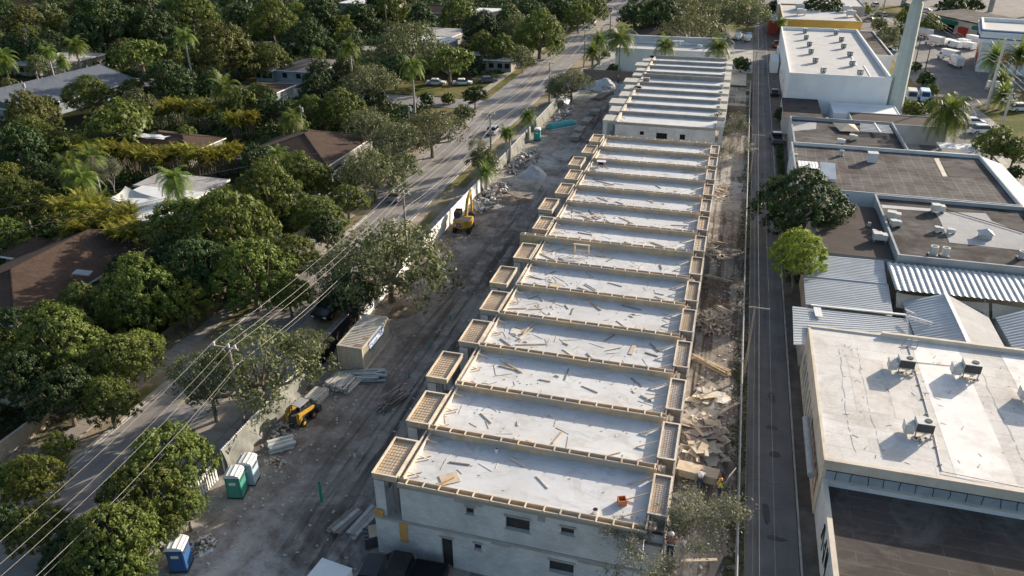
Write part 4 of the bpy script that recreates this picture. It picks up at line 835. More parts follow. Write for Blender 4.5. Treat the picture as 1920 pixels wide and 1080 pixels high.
# ================================================================= houses in the wooded district
SH_BR = M('brown_shingle', (.06, .038, .028), (.09, .058, .042), 2.5, c3=(.045, .03, .023), scale3=.3, rough=.95, stretch=(1, 1, 3))
SH_BL = M('slate_shingle', (.1, .115, .14), (.14, .155, .185), 2, c3=(.075, .09, .11), scale3=.3)
SH_DK = M('dark_shingle', (.1, .09, .085), (.16, .14, .13), 2, c3=(.2, .18, .16), scale3=.3)
SH_WH = M('white_membrane', (.66, .67, .68), (.76, .77, .78), .8, c3=(.55, .55, .54), scale3=.4)
SH_GR = M('grey_gravel', (.36, .34, .32), (.46, .44, .42), 1.5, c3=(.28, .26, .25), scale3=.3)
HW = M('house_wall', (.24, .23, .21), (.3, .29, .27), .6); HWB = M('pale_blue_wall', (.22, .26, .29), (.28, .33, .36), .6); FAS = M('white_fascia', (.75, .75, .72))
def house(label, x0, y0, x1, y1, kind, roof, wall=HW, ze=2.7, zr=4.4, rz=0, ridge='y', cat='house'):
    t = thing('house', label, cat, ((x0+x1)/2, (y0+y1)/2, 0), rz); hx, hy = (x1-x0)/2, (y1-y0)/2; L = dict(local=True)
    MB().box(-hx+.5, -hy+.5, 0, hx-.5, hy-.5, ze-.05).build('wall', wall, t, **L)
    if kind == 'flat':
        MB().box(-hx, -hy, ze, hx, hy, ze+.25).build('roof', roof, t, **L); 
        b = MB(); b.box(-hx-.06, -hy-.06, ze-.02, hx+.06, -hy-.002, ze+.28); b.box(hx+.002, -hy-.002, ze-.02, hx+.06, hy+.06, ze+.28); b.build('fascia', FAS, t, **L)
    else:
        if ridge == 'y': i_ = min(hx, hy*.9) if kind == 'hip' else 0; R0, R1 = (0, -hy+i_, zr), (0, hy-i_, zr)
        else: i_ = min(hy, hx*.9) if kind == 'hip' else 0; R0, R1 = (-hx+i_, 0, zr), (hx-i_, 0, zr)
        V = [(-hx, -hy, ze), (hx, -hy, ze), (hx, hy, ze), (-hx, hy, ze), R0, R1]
        F = [(3,2,1,0), (0,1,4), (1,2,5,4), (2,3,5), (3,0,4,5)] if ridge == 'y' else [(3,2,1,0), (0,1,5,4), (1,2,5), (2,3,4,5), (3,0,4)]
        MB().add(V, F).build('roof', roof, t, **L)
        b = MB(); b.box(-hx, -hy-.04, ze-.2, hx, -hy+.04, ze-.003); b.box(hx-.04, -hy+.04, ze-.2, hx+.04, hy, ze-.003); b.build('fascia', FAS, t, **L)
        b = MB(); b.bar(Vector(R0)+Vector((0,0,.03)), Vector(R1)+Vector((0,0,.03)), .2, .06)
        for c_, r_ in (((-hx, -hy, ze), R0), ((hx, -hy, ze), R0 if ridge == 'y' else R1), ((hx, hy, ze), R1), ((-hx, hy, ze), R1 if ridge == 'y' else R0)): b.bar(Vector(c_)+Vector((0,0,.03)), Vector(r_)+Vector((0,0,.03)), .14, .05)
        b.build('ridge_tiles', roof, t, **L)
    b = MB()
    for k_ in (-.5, .1, .6): b.box(k_*hx-.6, -hy+.46, .9, k_*hx+.6, -hy+.498, 2.0)
    b.split('window', VOID, t, **L)
    return t
t = house('brown hip roofed house at the left edge below the yellow palms', -77, 49, -64, 73, 'hip', SH_BR, zr=4.9)
house('small brown roofed wing beside the brown house at the left edge', -79.5, 61.5, -74.5, 67, 'hip', SH_BR, zr=3.9, cat='house wing')
t2 = thing('roof_skylight', 'pale tilted skylight panel on the brown roof at the left edge', 'skylight', G(155, 512, 3.9)); MB().rbox((0, 0, .05), (1.7, 1.1, .1), .3, .15).build('pane', HWB, t2, local=True)
house('brown hip roofed house in the middle of the picture left of the street', -74, 101, -58, 118.5, 'hip', SH_BR, zr=5.0)
h_ = house('white flat roofed house behind the grey shade sail', -78, 73.5, -67.6, 84.5, 'flat', SH_WH, ze=3.2)
h2 = house('low white flat roofed back wing with grey parts behind the shade sail', -79.8, 84.8, -68, 90.5, 'flat', SH_GR, ze=3.0, cat='house wing')
sl_ = thing('shade_sail', 'grey tensioned fabric shade sail stretched in front of the white house', 'shade sail', G(245, 372, 3.4)); b = MB(); N = 12
c4 = [G(235, 349, 4.3), G(297, 371, 3.5), G(247, 391, 3.3), G(203, 372, 3.9)]
for i in range(N+1):
    for j in range(N+1):
        u, v_ = i/N, j/N; p = c4[0].lerp(c4[1], u).lerp(c4[3].lerp(c4[2], u), v_)
        pin = 4*(u-.5)**2+4*(v_-.5)**2
        cen = sum(c4, Vector())/4; k_ = .16*(1-abs(2*u-1)**2)*(abs(2*v_-1)**2)+.16*(1-abs(2*v_-1)**2)*(abs(2*u-1)**2)
        p = p.lerp(cen, k_); p.z -= .55*math.sin(math.pi*u)*math.sin(math.pi*v_); b.v.append(tuple(p))
for i in range(N):
    for j in range(N): a = i*(N+1)+j; b.f.append((a, a+1, a+N+2, a+N+1))
b.build('fabric', M('sail_fabric', (.52, .53, .5), (.6, .61, .57), .6), sl_, smooth=True)
b = MB()
for p in c4: b.tube([(p.x, p.y, 0), tuple(p)], .05, 6)
b.split('pole', STEEL, sl_)
t = house('slate blue gable roofed house in the trees at the upper left', -150, 117, -129.5, 146, 'gable', SH_BL, HWB, zr=5.4, rz=-.1)
house('brown roofed house with a white tarp, behind the row of yellow palms', -97, 101.5, -82.5, 111, 'hip', SH_BR, zr=4.0, rz=-.08, ridge='x')
tp = thing('roof_tarp', 'crumpled white tarp spread on the brown roof behind the yellow palms', 'tarp', G(275, 256, 3.8)); b = MB(); rd = random.Random(5)
for i in range(9):
    for j in range(4): b.v.append((-4+i+rd.uniform(-.2, .2), -1.1+j*.7+rd.uniform(-.2, .2), rd.uniform(0, .35)))
for i in range(8):
    for j in range(3): a = i*4+j; b.f.append((a, a+4, a+5, a+1))
b.build('tarp_sheet', SH_WH, tp, local=True)
house('dark roofed house with blue grey walls and carport, near the side street', -105, 162.5, -93, 178, 'hip', SH_DK, HWB, zr=4.1, ridge='x')
house('flat grey roofed carport wing under the dark roofed house', -109.5, 161, -104, 168, 'flat', SH_GR, HWB, cat='house wing')
house('flat pale roofed house with white beams, upper middle among the trees', -93, 216, -78, 230, 'flat', SH_GR, rz=-.1)
house('white patio canopy roof in front of the flat pale house', -88, 206, -76, 214, 'flat', SH_WH, GREYW, rz=-.1, cat='canopy')
house('white roofed house at the top edge, middle left', -146, 276, -126, 296, 'flat', SH_WH)
house('house with reddish and white roof at the top edge, left of the street', -108, 262, -92, 274, 'gable', SH_BR, ridge='x')
house('white walled flat house right of the reddish roof, top edge', -90, 262, -80, 276, 'flat', SH_WH)
house('grey hip roofed house with white wall left of the street at the top', -84, 252, -70, 268, 'hip', SH_DK, rz=-.1)
house('brown tiled gable house beside the wooded lot at the top centre', -28.5, 228, -15, 243, 'gable', SH_BR, HW, zr=4.6, ridge='y', rz=.3)
house('small white end walled house with brown roof on the grass of the side street', -101, 141, -91.5, 150, 'hip', SH_BR, HWB, zr=3.4)
house('grey slate garage roof beside the street trees behind the umbrella tree', -60, 186, -52.5, 193, 'flat', SH_BL)
house('low dark roofed house half hidden at the top left edge', -172, 152, -158, 170, 'hip', SH_GR, zr=4.0)
# plot wall at lower left
t = thing('garden_wall', 'weathered buff garden wall at the lower left beside the pavement', 'wall', (-52.2, 37, 0)); b = MB(); b.box(-52.3, 20, 0, -52.05, 41, 1.5); b.box(-60, 41, 0, -52.05, 41.25, 1.5); b.build('wall_panel', M('buff_render', (.4, .33, .24), (.5, .42, .32), .7, c3=(.22, .18, .13), scale3=.5), t)
t = thing('garden_wall', 'reddish brown garden wall behind the trees at the left edge', 'wall', (-66, 50, 0)); b = MB(); b.bar((-76, 51, .9), (-61, 45.5, .9), .25, 1.8); b.build('wall_panel', M('red_brown_render', (.24, .1, .06), (.3, .14, .09), .7), t)
t = thing('white_picket_fence', 'white timber fence and porch rail at the right end of the middle brown house', 'fence', (-56.8, 100, 0)); b = MB()
b.bar((-57.2, 96, 1.8), (-57.0, 104.5, 1.8), .12); b.bar((-57.2, 96, .5), (-57.0, 104.5, .5), .12)
for k_ in range(18): b.box(-57.2, 96+k_*.48, 0, -57.05, 96.2+k_*.48, 1.9)
b.build('pickets', FAS, t)
# ================================================================= site fence, poles and wires
FENW = M('fence_white', (.72, .72, .7), (.8, .8, .78), 1); FENC = M('fence_cloth', (.2, .205, .18), (.28, .28, .25), 1.2, c3=(.13, .135, .12), scale3=.5); BLACK = M('black_cloth', (.015, .015, .017), rough=.95)
POLEW = M('pole_wood', (.26, .21, .17), (.36, .31, .26), 2, stretch=(3, 3, .3)); POLEC = M('pole_concrete', (.5, .48, .44), (.58, .56, .52), 1)
ORN = M('orange_netting', (.7, .14, .05), (.8, .22, .1), 2)
XF = -34.2
def fence(label, y0, y1, style, hgt=1.9, x=XF):
    t = thing('site_fence', label, 'fence', (x, (y0+y1)/2, 0)); n = max(1, int((y1-y0)/2.4))
    b = MB()
    for i in range(n+1): yy = y0+(y1-y0)*i/n; b.box(x-.05, yy-.05, 0, x+.05, yy+.05, hgt+.05)
    b.split('post', FENW if style != 'cloth' else STEEL, t)
    if style == 'picket':
        b = MB(); yy = y0
        while yy < y1: b.box(x+.052, yy, .08, x+.09, yy+.12, hgt); yy += .27
        b.build('pickets', FENW, t); b = MB(); b.box(x-.03, y0, .3, x+.05, y1, .4); b.box(x-.03, y0, hgt-.3, x+.05, y1, hgt-.2); b.build('rail', FENW, t)
    elif style == 'panel':
        b = MB(); yy = y0
        while yy < y1-.1: b.box(x+.052, yy, .05, x+.09+.02*(int(yy*10) % 2), min(yy+.36, y1), hgt); yy += .375
        b.build('boards', FENW, t)
    else:
        b = MB(); ny = int((y1-y0)/.45); nz = 6
        rd = random.Random(int(y0*10)); ph = rd.random()*6
        for i in range(ny+1):
            yy = y0+(y1-y0)*i/ny
            for j in range(nz+1):
                u = j/nz; b.v.append((x+.1+.2*math.sin(yy*1.3+ph)*math.sin(u*3)*(1-u)+.14*math.sin(yy*3.7+u*5)*(1-u)+(.5 if style == 'lean' else .12)*(1-u), yy, max(.02, hgt*u)))
        for i in range(ny):
            for j in range(nz): a = i*(nz+1)+j; b.f.append((a, a+nz+1, a+nz+2, a+1))
        b.build('cloth', BLACK if style == 'black' else FENC, t, smooth=True); b = MB(); b.tube([(x+.05, y0, hgt+.03), (x+.05, y1, hgt+.03)], .035, 6); b.build('top_rail', STEEL, t)
        if style != 'black':
            b = MB(); yy = y0
            while yy < y1: b.box(x+.0, yy, hgt-.12, x+.09, yy+.07, hgt+.12); yy += .22
            b.build('picket_tips', FENW, t)
    return t
fence('white picket fence with visible slats beside the pavement behind the green portable toilet', 31.2, 37.6, 'picket')
fence('grey cloth covered fence at the bottom behind the blue portable toilet', 24, 31, 'lean')
fence('sagging grey cloth fence with white tips from the portable toilets past the loader', 38.6, 51.5, 'lean', 2.1)
fence('dark cloth lined chain fence behind the beige container', 51.6, 62, 'black', 2.0, XF-.3)
fence('white panel fence section half under the street tree above the container', 62.3, 76, 'panel', 2.0)
fence('straight bright white panel fence along the pavement beside the yellow excavator', 80.5, 103, 'panel', 2.2)
fence('greyish wind screened fence between the palm clump and the palm pair', 104, 118, 'cloth', 2.0)
fence('pale fence section with torn cloth leading to the teal portable toilet', 118.4, 133, 'cloth', 2.0)
fence('white draped fence beyond the teal tank', 137, 155, 'cloth', 2.2)
t = thing('white_tarp', 'crumpled white tarp bundle hanging over the far end of the site fence', 'tarp', (-33.9, 160, 0)); b = MB(); rd = random.Random(8)
for i in range(10):
    for j in range(6): b.v.append((-34.6+i*.25+rd.uniform(-.15, .15), 156+j*1.5+rd.uniform(-.3, .3), 2.2-abs(i-3)*.3+rd.uniform(-.2, .3)))
for i in range(9):
    for j in range(5): a = i*6+j; b.f.append((a, a+6, a+7, a+1))
b.build('sheet', WHITEW, t)
for y, n_ in ((43.2, 'below the near utility pole'), (47.2, 'beside the street tree trunk'), (55.5, 'behind the dark fence near the container'), (59, 'on the pavement beside the parked black pickup'), (66.5, 'where the white fence starts under the trees'), (95, 'beside the pavement above the excavator'), (118.5, 'left of the paired palms'), (127, 'between the paired palms and the fence')):
    t = thing('orange_netting', f'strip of orange safety netting {n_}', 'netting', (-35.0, y, 0)); b = MB(); L_ = 2.6 if y < 60 else 7
    for i in range(7):
        for j in range(4): b.v.append((-35.2+.14*math.sin(i*1.9+y)-.12*j*(1 if y < 60 else .3), y-L_/2+L_*i/6, .12+.3*j*(.8+.3*math.sin(i*2+y))))
    for i in range(6):
        for j in range(3): a = i*4+j; b.f.append((a, a+4, a+5, a+1))
    b.build('mesh_sheet', ORN, t)
t = thing('chain_fence', 'long wire fence with pale top rail between the site and the lane', 'fence', (4.1, 90, 0)); b = MB()
b.tube([(4.1, 20, 2.0), (4.0, 80, 2.1), (4.1, 182, 2.0)], .045, 6); b.build('top_rail', STEEL, t); b = MB()
for k_ in range(54): b.tube([(4.1, 20+k_*3, 0), (4.1, 20+k_*3, 2.05)], .035, 5)
b.split('post', STEEL, t); b = MB()
for k_ in range(5): b.bar((4.1, 20, .4+k_*.38), (4.1, 182, .4+k_*.38), .012)
b.build('mesh_wires', STEEL, t)
# ---- utility poles
SP = [(-35.25, 9.5, 8.1), (-35.1, 42.9, 8.8), (-35.6, 78.6, 8.6), (-36.3, 115.5, 8.7), (-36.4, 157.2, 8.8), (-36.7, 197, 9.2), (-37.6, 243, 9.4), (-38.5, 300, 9.4)]
PL = ['', 'grey wooden utility pole rising through the oak by the near fence', 'dark utility pole by the white panel fence, in front of the silver car', 'utility pole at the verge left of the paired palms', 'utility pole beside the grey green tree near the street junction', 'utility pole left of the date palms by the white building', 'utility pole past the street junction, beyond the date palms', 'farthest utility pole where the street meets the top edge']
ATT = [(-1.15, .25), (.15, .28), (.75, .25), (.55, -1.6), (.25, -2.2)]
for i, (x, y, h) in enumerate(SP):
    if i == 0: continue
    t = thing('utility_pole', PL[i], 'utility pole', (x, y, 0), group=None)
    MB().tube([(0, 0, 0), (0, 0, h)], [.17, .11], 10).build('pole', POLEW, t, local=True)
    b = MB(); b.bar((-1.35, -.14, h-.15), (.95, -.14, h-.15), .12, .14); b.bar((-.6, -.14, h-.15), (0, -.12, h-.8), .05); b.bar((.6, -.14, h-.15), (0, -.12, h-.8), .05); b.bar((0, 0, h-1.75), (.6, 0, h-1.65), .07); b.build('crossarm', POLEW, t, local=True)
    b = MB()
    for ax, az in ATT[:3]: b.cyl((ax, -.14), .07, h-.08, h+az-.02, 8)
    b.cyl((.55, 0), .07, h-1.65, h-1.6, 8); b.split('insulator', FENW, t, local=True)
def wire(label, pts, m, r=.03, sag=.7, group=None):
    b = MB(); P = []
    for a, c in zip(pts[:-1], pts[1:]):
        a = Vector(a); c = Vector(c); n = 10; s = sag*min(1, (c-a).length/38)
        for i in range(n): u = i/n; p = a.lerp(c, u); p.z -= 4*s*(1.5 if a.y < 12 else 1)*u*(1-u); P.append(p)
    P.append(Vector(pts[-1])); b.tube(P, r, 5, cap=False); return tag(b.build('overhead_wire', m), label, 'wire', group)
WIREM = M('wire_aluminium', (.34, .32, .28), rough=.5); WIRED = M('wire_dark', (.16, .15, .14), rough=.6)
wl = ['leftmost overhead wire on the outer left end of the street pole crossarms', 'overhead wire carried just left of the street pole tops', 'overhead wire on the right end of the street pole crossarms', 'thick overhead cable on the brackets below the crossarms of the street poles', 'lowest thin cable under the bracket on the street poles']
for k_, (ax, az) in enumerate(ATT): wire(wl[k_], [(x+ax, y-.14 if k_ < 3 else y, h+az) for x, y, h in SP], WIREM, [.011, .011, .011, .016, .008][k_], .7+.1*k_)
AP = [(4.35, -8), (4.35, 62.5), (4.45, 118), (4.7, 186), (4.9, 260), (5.2, 330)]
apl = ['', 'slender pole with short crossarm on the lane fence beside the big plywood pile', 'lane pole beside the sparse olive tree', 'lane pole with wide crossarm near the far end of the white warehouse', 'lane pole standing behind the three parked boats', 'farthest thin pole along the lane']
for i, (x, y) in enumerate(AP):
    if i in (0,): continue
    t = thing('utility_pole', apl[i], 'utility pole', (x, y, 0)); MB().tube([(0, 0, 0), (0, 0, 7.6)], [.1, .06], 8).build('pole', POLEW, t, local=True); b = MB(); b.bar((-.5, 0, 7.5), (1.3, 0, 7.5), .09); b.build('crossarm', POLEW, t, local=True)
for k_, (dx, dz, lb) in enumerate(((-.45, 7.6, 'leftmost overhead wire along the lane fence'), (.05, 7.2, 'second overhead wire from the left above the lane edge'), (.35, 7.65, 'third and brightest overhead wire above the lane edge'), (1.2, 7.65, 'rightmost overhead wire hanging over the lane'))):
    wire(lb, [(x+dx, y, dz) for x, y in AP], WIREM if k_ == 2 else WIRED, .005 if k_ != 2 else .009, .5)
# service drop wires across the wooded lots
wire('upper of two thin wires crossing over the middle brown house to the street pole', [(-36.8, 115.5, 7.9), (-84, 62, 7.0)], WIRED, .018, .6)
wire('lower of two thin wires crossing over the trees beside the middle brown house', [(-36.5, 115.5, 7.3), (-80, 56, 6.4)], WIRED, .018, .6)
def small_pole(px, py, h, label, m=POLEW):
    g = G(px, py, h); t = thing('utility_pole', label, 'utility pole', (g.x, g.y, 0)); MB().tube([(0, 0, 0), (0, 0, h)], [.15, .1], 8).build('pole', m, t, local=True); MB().cyl((.3, 0), .22, h-1.2, h-.4, 10).build('transformer', STEEL, t, local=True); return t
small_pole(40, 152, 9, 'pole with pale transformer in front of the slate blue roof'); small_pole(44, 50, 9, 'white banded pole at the far upper left among trees'); small_pole(562, 197, 7.5, 'small pole with transformer above the middle brown house'); small_pole(722, 8, 9, 'thin pole in front of the flat pale house'); small_pole(765, 195, 8, 'pole among the grey green trees right of the royal palm')
# big pole group on the right
t = thing('utility_pole', 'tall pale concrete pole with two transformers by the rental lot at the right', 'utility pole', (50.6, 176, 0)); 
MB().tube([(0, 0, 0), (0, 0, 14)], [.34, .2], 10).build('pole', POLEC, t, local=True); b = MB(); b.cyl((-.75, 0), .38, 4.6, 5.8, 12); b.cyl((.75, 0), .38, 4.6, 5.8, 12); b.split('transformer', ACW, t, local=True); MB().bar((-1.3, 0, 9.6), (1.3, 0, 9.6), .16).build('crossarm', POLEW, t, local=True)
t = thing('utility_pole', 'shorter pole thick with pale insulators beside the road at the right', 'utility pole', (46.6, 151, 0)); MB().tube([(0, 0, 0), (0, 0, 9.5)], [.22, .15], 10).build('pole', POLEC, t, local=True); b = MB(); rd = random.Random(2)
for k_ in range(12): b.rbox((rd.uniform(-1.2, 1.2), rd.uniform(-.4, .4), rd.uniform(6.6, 9)), (.3, .25, .3), rd.random())
b.build('insulators', ACW, t, local=True); b = MB(); b.bar((-1.6, 0, 8.6), (1.6, 0, 8.6), .14); b.bar((-1.3, 0, 7.4), (1.3, 0, 7.4), .12); b.build('crossarm', POLEW, t, local=True)
for k_, (dx, lb) in enumerate(((-1.2, 'left'), (0, 'middle'), (1.2, 'right'))):
    wire(f'{lb} wire of three passing the two pale poles at the right', [(50.6+dx, 300, 9), (50.6+dx, 176, 9.7), (50.2+dx, 100, 8.8), (50+dx, 40, 9)], WIREM, .025, .8)
wire('wire slung from the transformer pole across to the date palms', [(50.6, 176, 8.2), (66, 130, 8)], WIREM, .025, .8)
t = thing('street_lamp', 'tall curved bare mast leaning behind the yellow building corner', 'street lamp', G(1650, 48, 0)); MB().tube([(0, 0, 0), (0, 0, 9)], [.25, .18], 8).build('pole', POLEW, t, local=True)
b = MB(); b.tube([(0, 0, 7.0), (-2.2, 0, 4.2), (-4.6, 0, 2.6), (-8, 0, 1.8)], .22, 6); b.build('guy_sleeve', WHITEW, t, local=True)
# ================================================================= vehicles
GLASS = M('vehicle_glass', (.02, .025, .03), rough=.08, spec=.8); TYRE = M('tyre_rubber', (.02, .02, .02), rough=.9); RIM = M('wheel_rim', (.5, .5, .5), rough=.35, metal=.6)
LAMP = M('lamp_lens', (.75, .75, .72), rough=.2); TAIL = M('tail_lens', (.4, .02, .02), rough=.3)
def paint(name, c): return M(name, c, rough=.3, spec=.6)
def vehicle(kind, label, g, rz, pm, cat=None, sc_=1):
    t = thing('parked_'+{'sedan': 'car', 'suv': 'car', 'pickup': 'pickup', 'van': 'van', 'box': 'truck', 'boat': 'boat'}[kind], label, cat or {'sedan': 'car', 'suv': 'car', 'pickup': 'pickup', 'van': 'van', 'box': 'box truck', 'boat': 'boat'}[kind], (g[0], g[1], g[2]), rz)
    t.scale = (sc_,)*3; W = .9; L = 3
    def prof(P, w0, w1, zt, name, m, par=t, bev=.06):   # side profile (y,z) extruded across x; narrower above zt
        b = MB(); n = len(P)
        for sx in (-1, 1):
            for y, z in P: b.v.append((sx*(w1 if z > zt else w0), y, z))
        b.f = [tuple(range(n)), tuple(range(2*n-1, n-1, -1))]+[(i, n+i, n+(i+1) % n, (i+1) % n) for i in range(n)]
        return b.build(name, m, par, local=True, bevel=bev)
    if kind in ('sedan', 'suv'):
        hb = .95 if kind == 'suv' else .85; ht = 1.7 if kind == 'suv' else 1.42; L = 2.3
        prof([(-L, .3), (L, .3), (L, .7), (L-.9, hb), (-L+.15, hb), (-L, .75)], W, W, 9, 'body', pm)
        yr = -L+.35 if kind == 'suv' else -L+.8
        prof([(yr, hb-.02), (L-1.0, hb-.02), (.55, ht-.1), (yr+.45, ht-.1)], W-.06, W-.2, hb+.1, 'windows', GLASS, bev=.02)
        prof([(yr+.35, ht-.14), (.62, ht-.14), (.45, ht), (yr+.55, ht)], W-.17, W-.22, ht-.05, 'roof', pm, bev=.02)
        wy = (-1.4, 1.42)
    elif kind == 'pickup':
        L = 2.8; W = 1.0
        prof([(-L, .45), (L, .45), (L, .95), (1.3, 1.15), (-L, 1.15)], W, W, 9, 'body', pm)
        prof([(-.5, 1.13), (1.5, 1.13), (.95, 1.75), (-.45, 1.75)], W-.06, W-.2, 1.3, 'windows', GLASS, bev=.02); prof([(-.45, 1.72), (.95, 1.72), (.8, 1.86), (-.35, 1.86)], W-.17, W-.22, 1.8, 'roof', pm, bev=.02)
        b = MB(); b.box(-W+.12, -L+.12, 1.1, W-.12, -.62, 1.158); b.build('bed_liner', VOID, t, local=True)
        b = MB(); b.box(-W+.02, -L+.02, 1.16, -W+.11, -.6, 1.24); b.box(W-.11, -L+.02, 1.16, W-.02, -.6, 1.24); b.box(-W+.11, -L+.02, 1.16, W-.11, -L+.1, 1.24); b.build('bed_rail', pm, t, local=True); wy = (-1.8, 1.85)
    elif kind == 'van':
        L = 2.6; W = .98
        prof([(-L, .4), (L, .4), (L, .9), (L-.5, 1.15), (L-1.1, 2.0), (L-1.4, 2.15), (-L, 2.15)], W, W-.08, 1.3, 'body', pm)
        b = MB(); b.add([(-.8, L-.53, 1.2), (.8, L-.53, 1.2), (.72, L-1.06, 1.98), (-.72, L-1.06, 1.98)], [(0,1,2,3)]); b.add([(-.8, L-.48, 1.19), (.8, L-.48, 1.19), (.72, L-1.02, 2.0), (-.72, L-1.02, 2.0)], [(0,1,2,3)])
        b.box(-W-.01, L-1.8, 1.25, -W+.02, L-1.1, 1.85); b.box(W-.02, L-1.8, 1.25, W+.01, L-1.1, 1.85); b.build('windows', GLASS, t, local=True); wy = (-1.7, 1.7)
    elif kind == 'box':
        L = 3.6; W = 1.15
        MB().box(-W, -L, .85, W, 1.5, 3.2).build('cargo_box', pm, t, local=True, bevel=.04)
        MB().box(-W-.02, -L-.02, 3.202, W+.02, 1.52, 3.25).build('box_roof', FENW, t, local=True)
        MB().box(-W+.06, 1.5, 2.5, W-.06, 2.5, 3.22).build('box_overhang', pm, t, local=True, bevel=.08)
        prof([(1.5, .5), (L, .5), (L, 1.2), (L-.7, 1.45), (L-1.1, 2.3), (1.5, 2.3)], W-.1, W-.16, 1.5, 'cab', pm)
        b = MB(); b.add([(-.85, L-.68, 1.5), (.85, L-.68, 1.5), (.8, L-1.04, 2.25), (-.8, L-1.04, 2.25)], [(0,1,2,3)]); b.box(-W+.085, 1.75, 1.5, -W+.1, 2.5, 2.15); b.box(W-.1, 1.75, 1.5, W-.085, 2.5, 2.15); b.build('windows', GLASS, t, local=True)
        b = MB(); b.box(-W-.012, -L+.3, 1.3, -W-.002, .8, 1.5); b.box(W+.002, -L+.3, 1.3, W+.012, .8, 1.5); b.build('stripe', M('orange_stripe', (.75, .2, .05)), t, local=True); MB().box(-.9, -L-.015, 1.0, .9, -L-.003, 2.9).build('roller_door', ACW, t, local=True); wy = (-2.2, 2.6)
    elif kind == 'boat':
        b = MB(); S = [(-3, 1.15, .6), (-1, 1.25, .55), (1, 1.15, .6), (2.4, .7, .8), (3.4, .05, 1.1)]
        for y, w_, z in S: b.v += [(-w_, y, 1.5), (-w_*.85, y, z), (0, y, z-.35), (w_*.85, y, z), (w_, y, 1.5)]
        for i in range(4):
            for k_ in range(4): a = i*5+k_; b.f.append((a, a+5, a+6, a+1))
            b.f.append((i*5+4, i*5+9, i*5+5, i*5))
        b.f.append((0, 1, 2, 3, 4)); b.build('hull', pm, t, local=True); MB().box(-.8, -1.0, 1.5, .8, 1.2, 2.3).build('console', pm, t, local=True, bevel=.15)
        MB().box(-.95, -1.2, 2.5, .95, .8, 2.58).build('top', paint('blue_canvas', (.06, .16, .42)), t, local=True); b = MB()
        for x in (-.85, .85):
            for y in (-1.1, .7): b.bar((x, y, 1.5), (x, y, 2.5), .05)
        b.build('top_frame', STEEL, t, local=True); b = MB(); b.box(-.2, -3.5, .9, .2, -3.0, 2.1); b.build('outboard', ACD, t, local=True); wy = (-.4,)
    b = MB()
    for y in (L, ): 
        for sx in (-1, 1):
            if kind != 'boat': MB().box(sx*(W-.3)-.18, L-.03, .62, sx*(W-.3)+.18, L+.02, .8).build('headlight', LAMP, t, local=True); MB().box(sx*(W-.2)-.12, -L-.02, .7, sx*(W-.2)+.12, -L+.02, .92).build('tail_light', TAIL, t, local=True)
    for y in wy:
        for sx in (-1, 1):
            r = .36 if kind in ('sedan', 'suv') else .42
            o = MB().tube([(sx*(W-.2), y, r), (sx*(W+.02), y, r)], r, 16).build('wheel', TYRE, t, local=True); MB().tube([(sx*(W+.021), y, r), (sx*(W+.03), y, r)], r*.6, 12).build('rim', RIM, o, local=True)
    return t
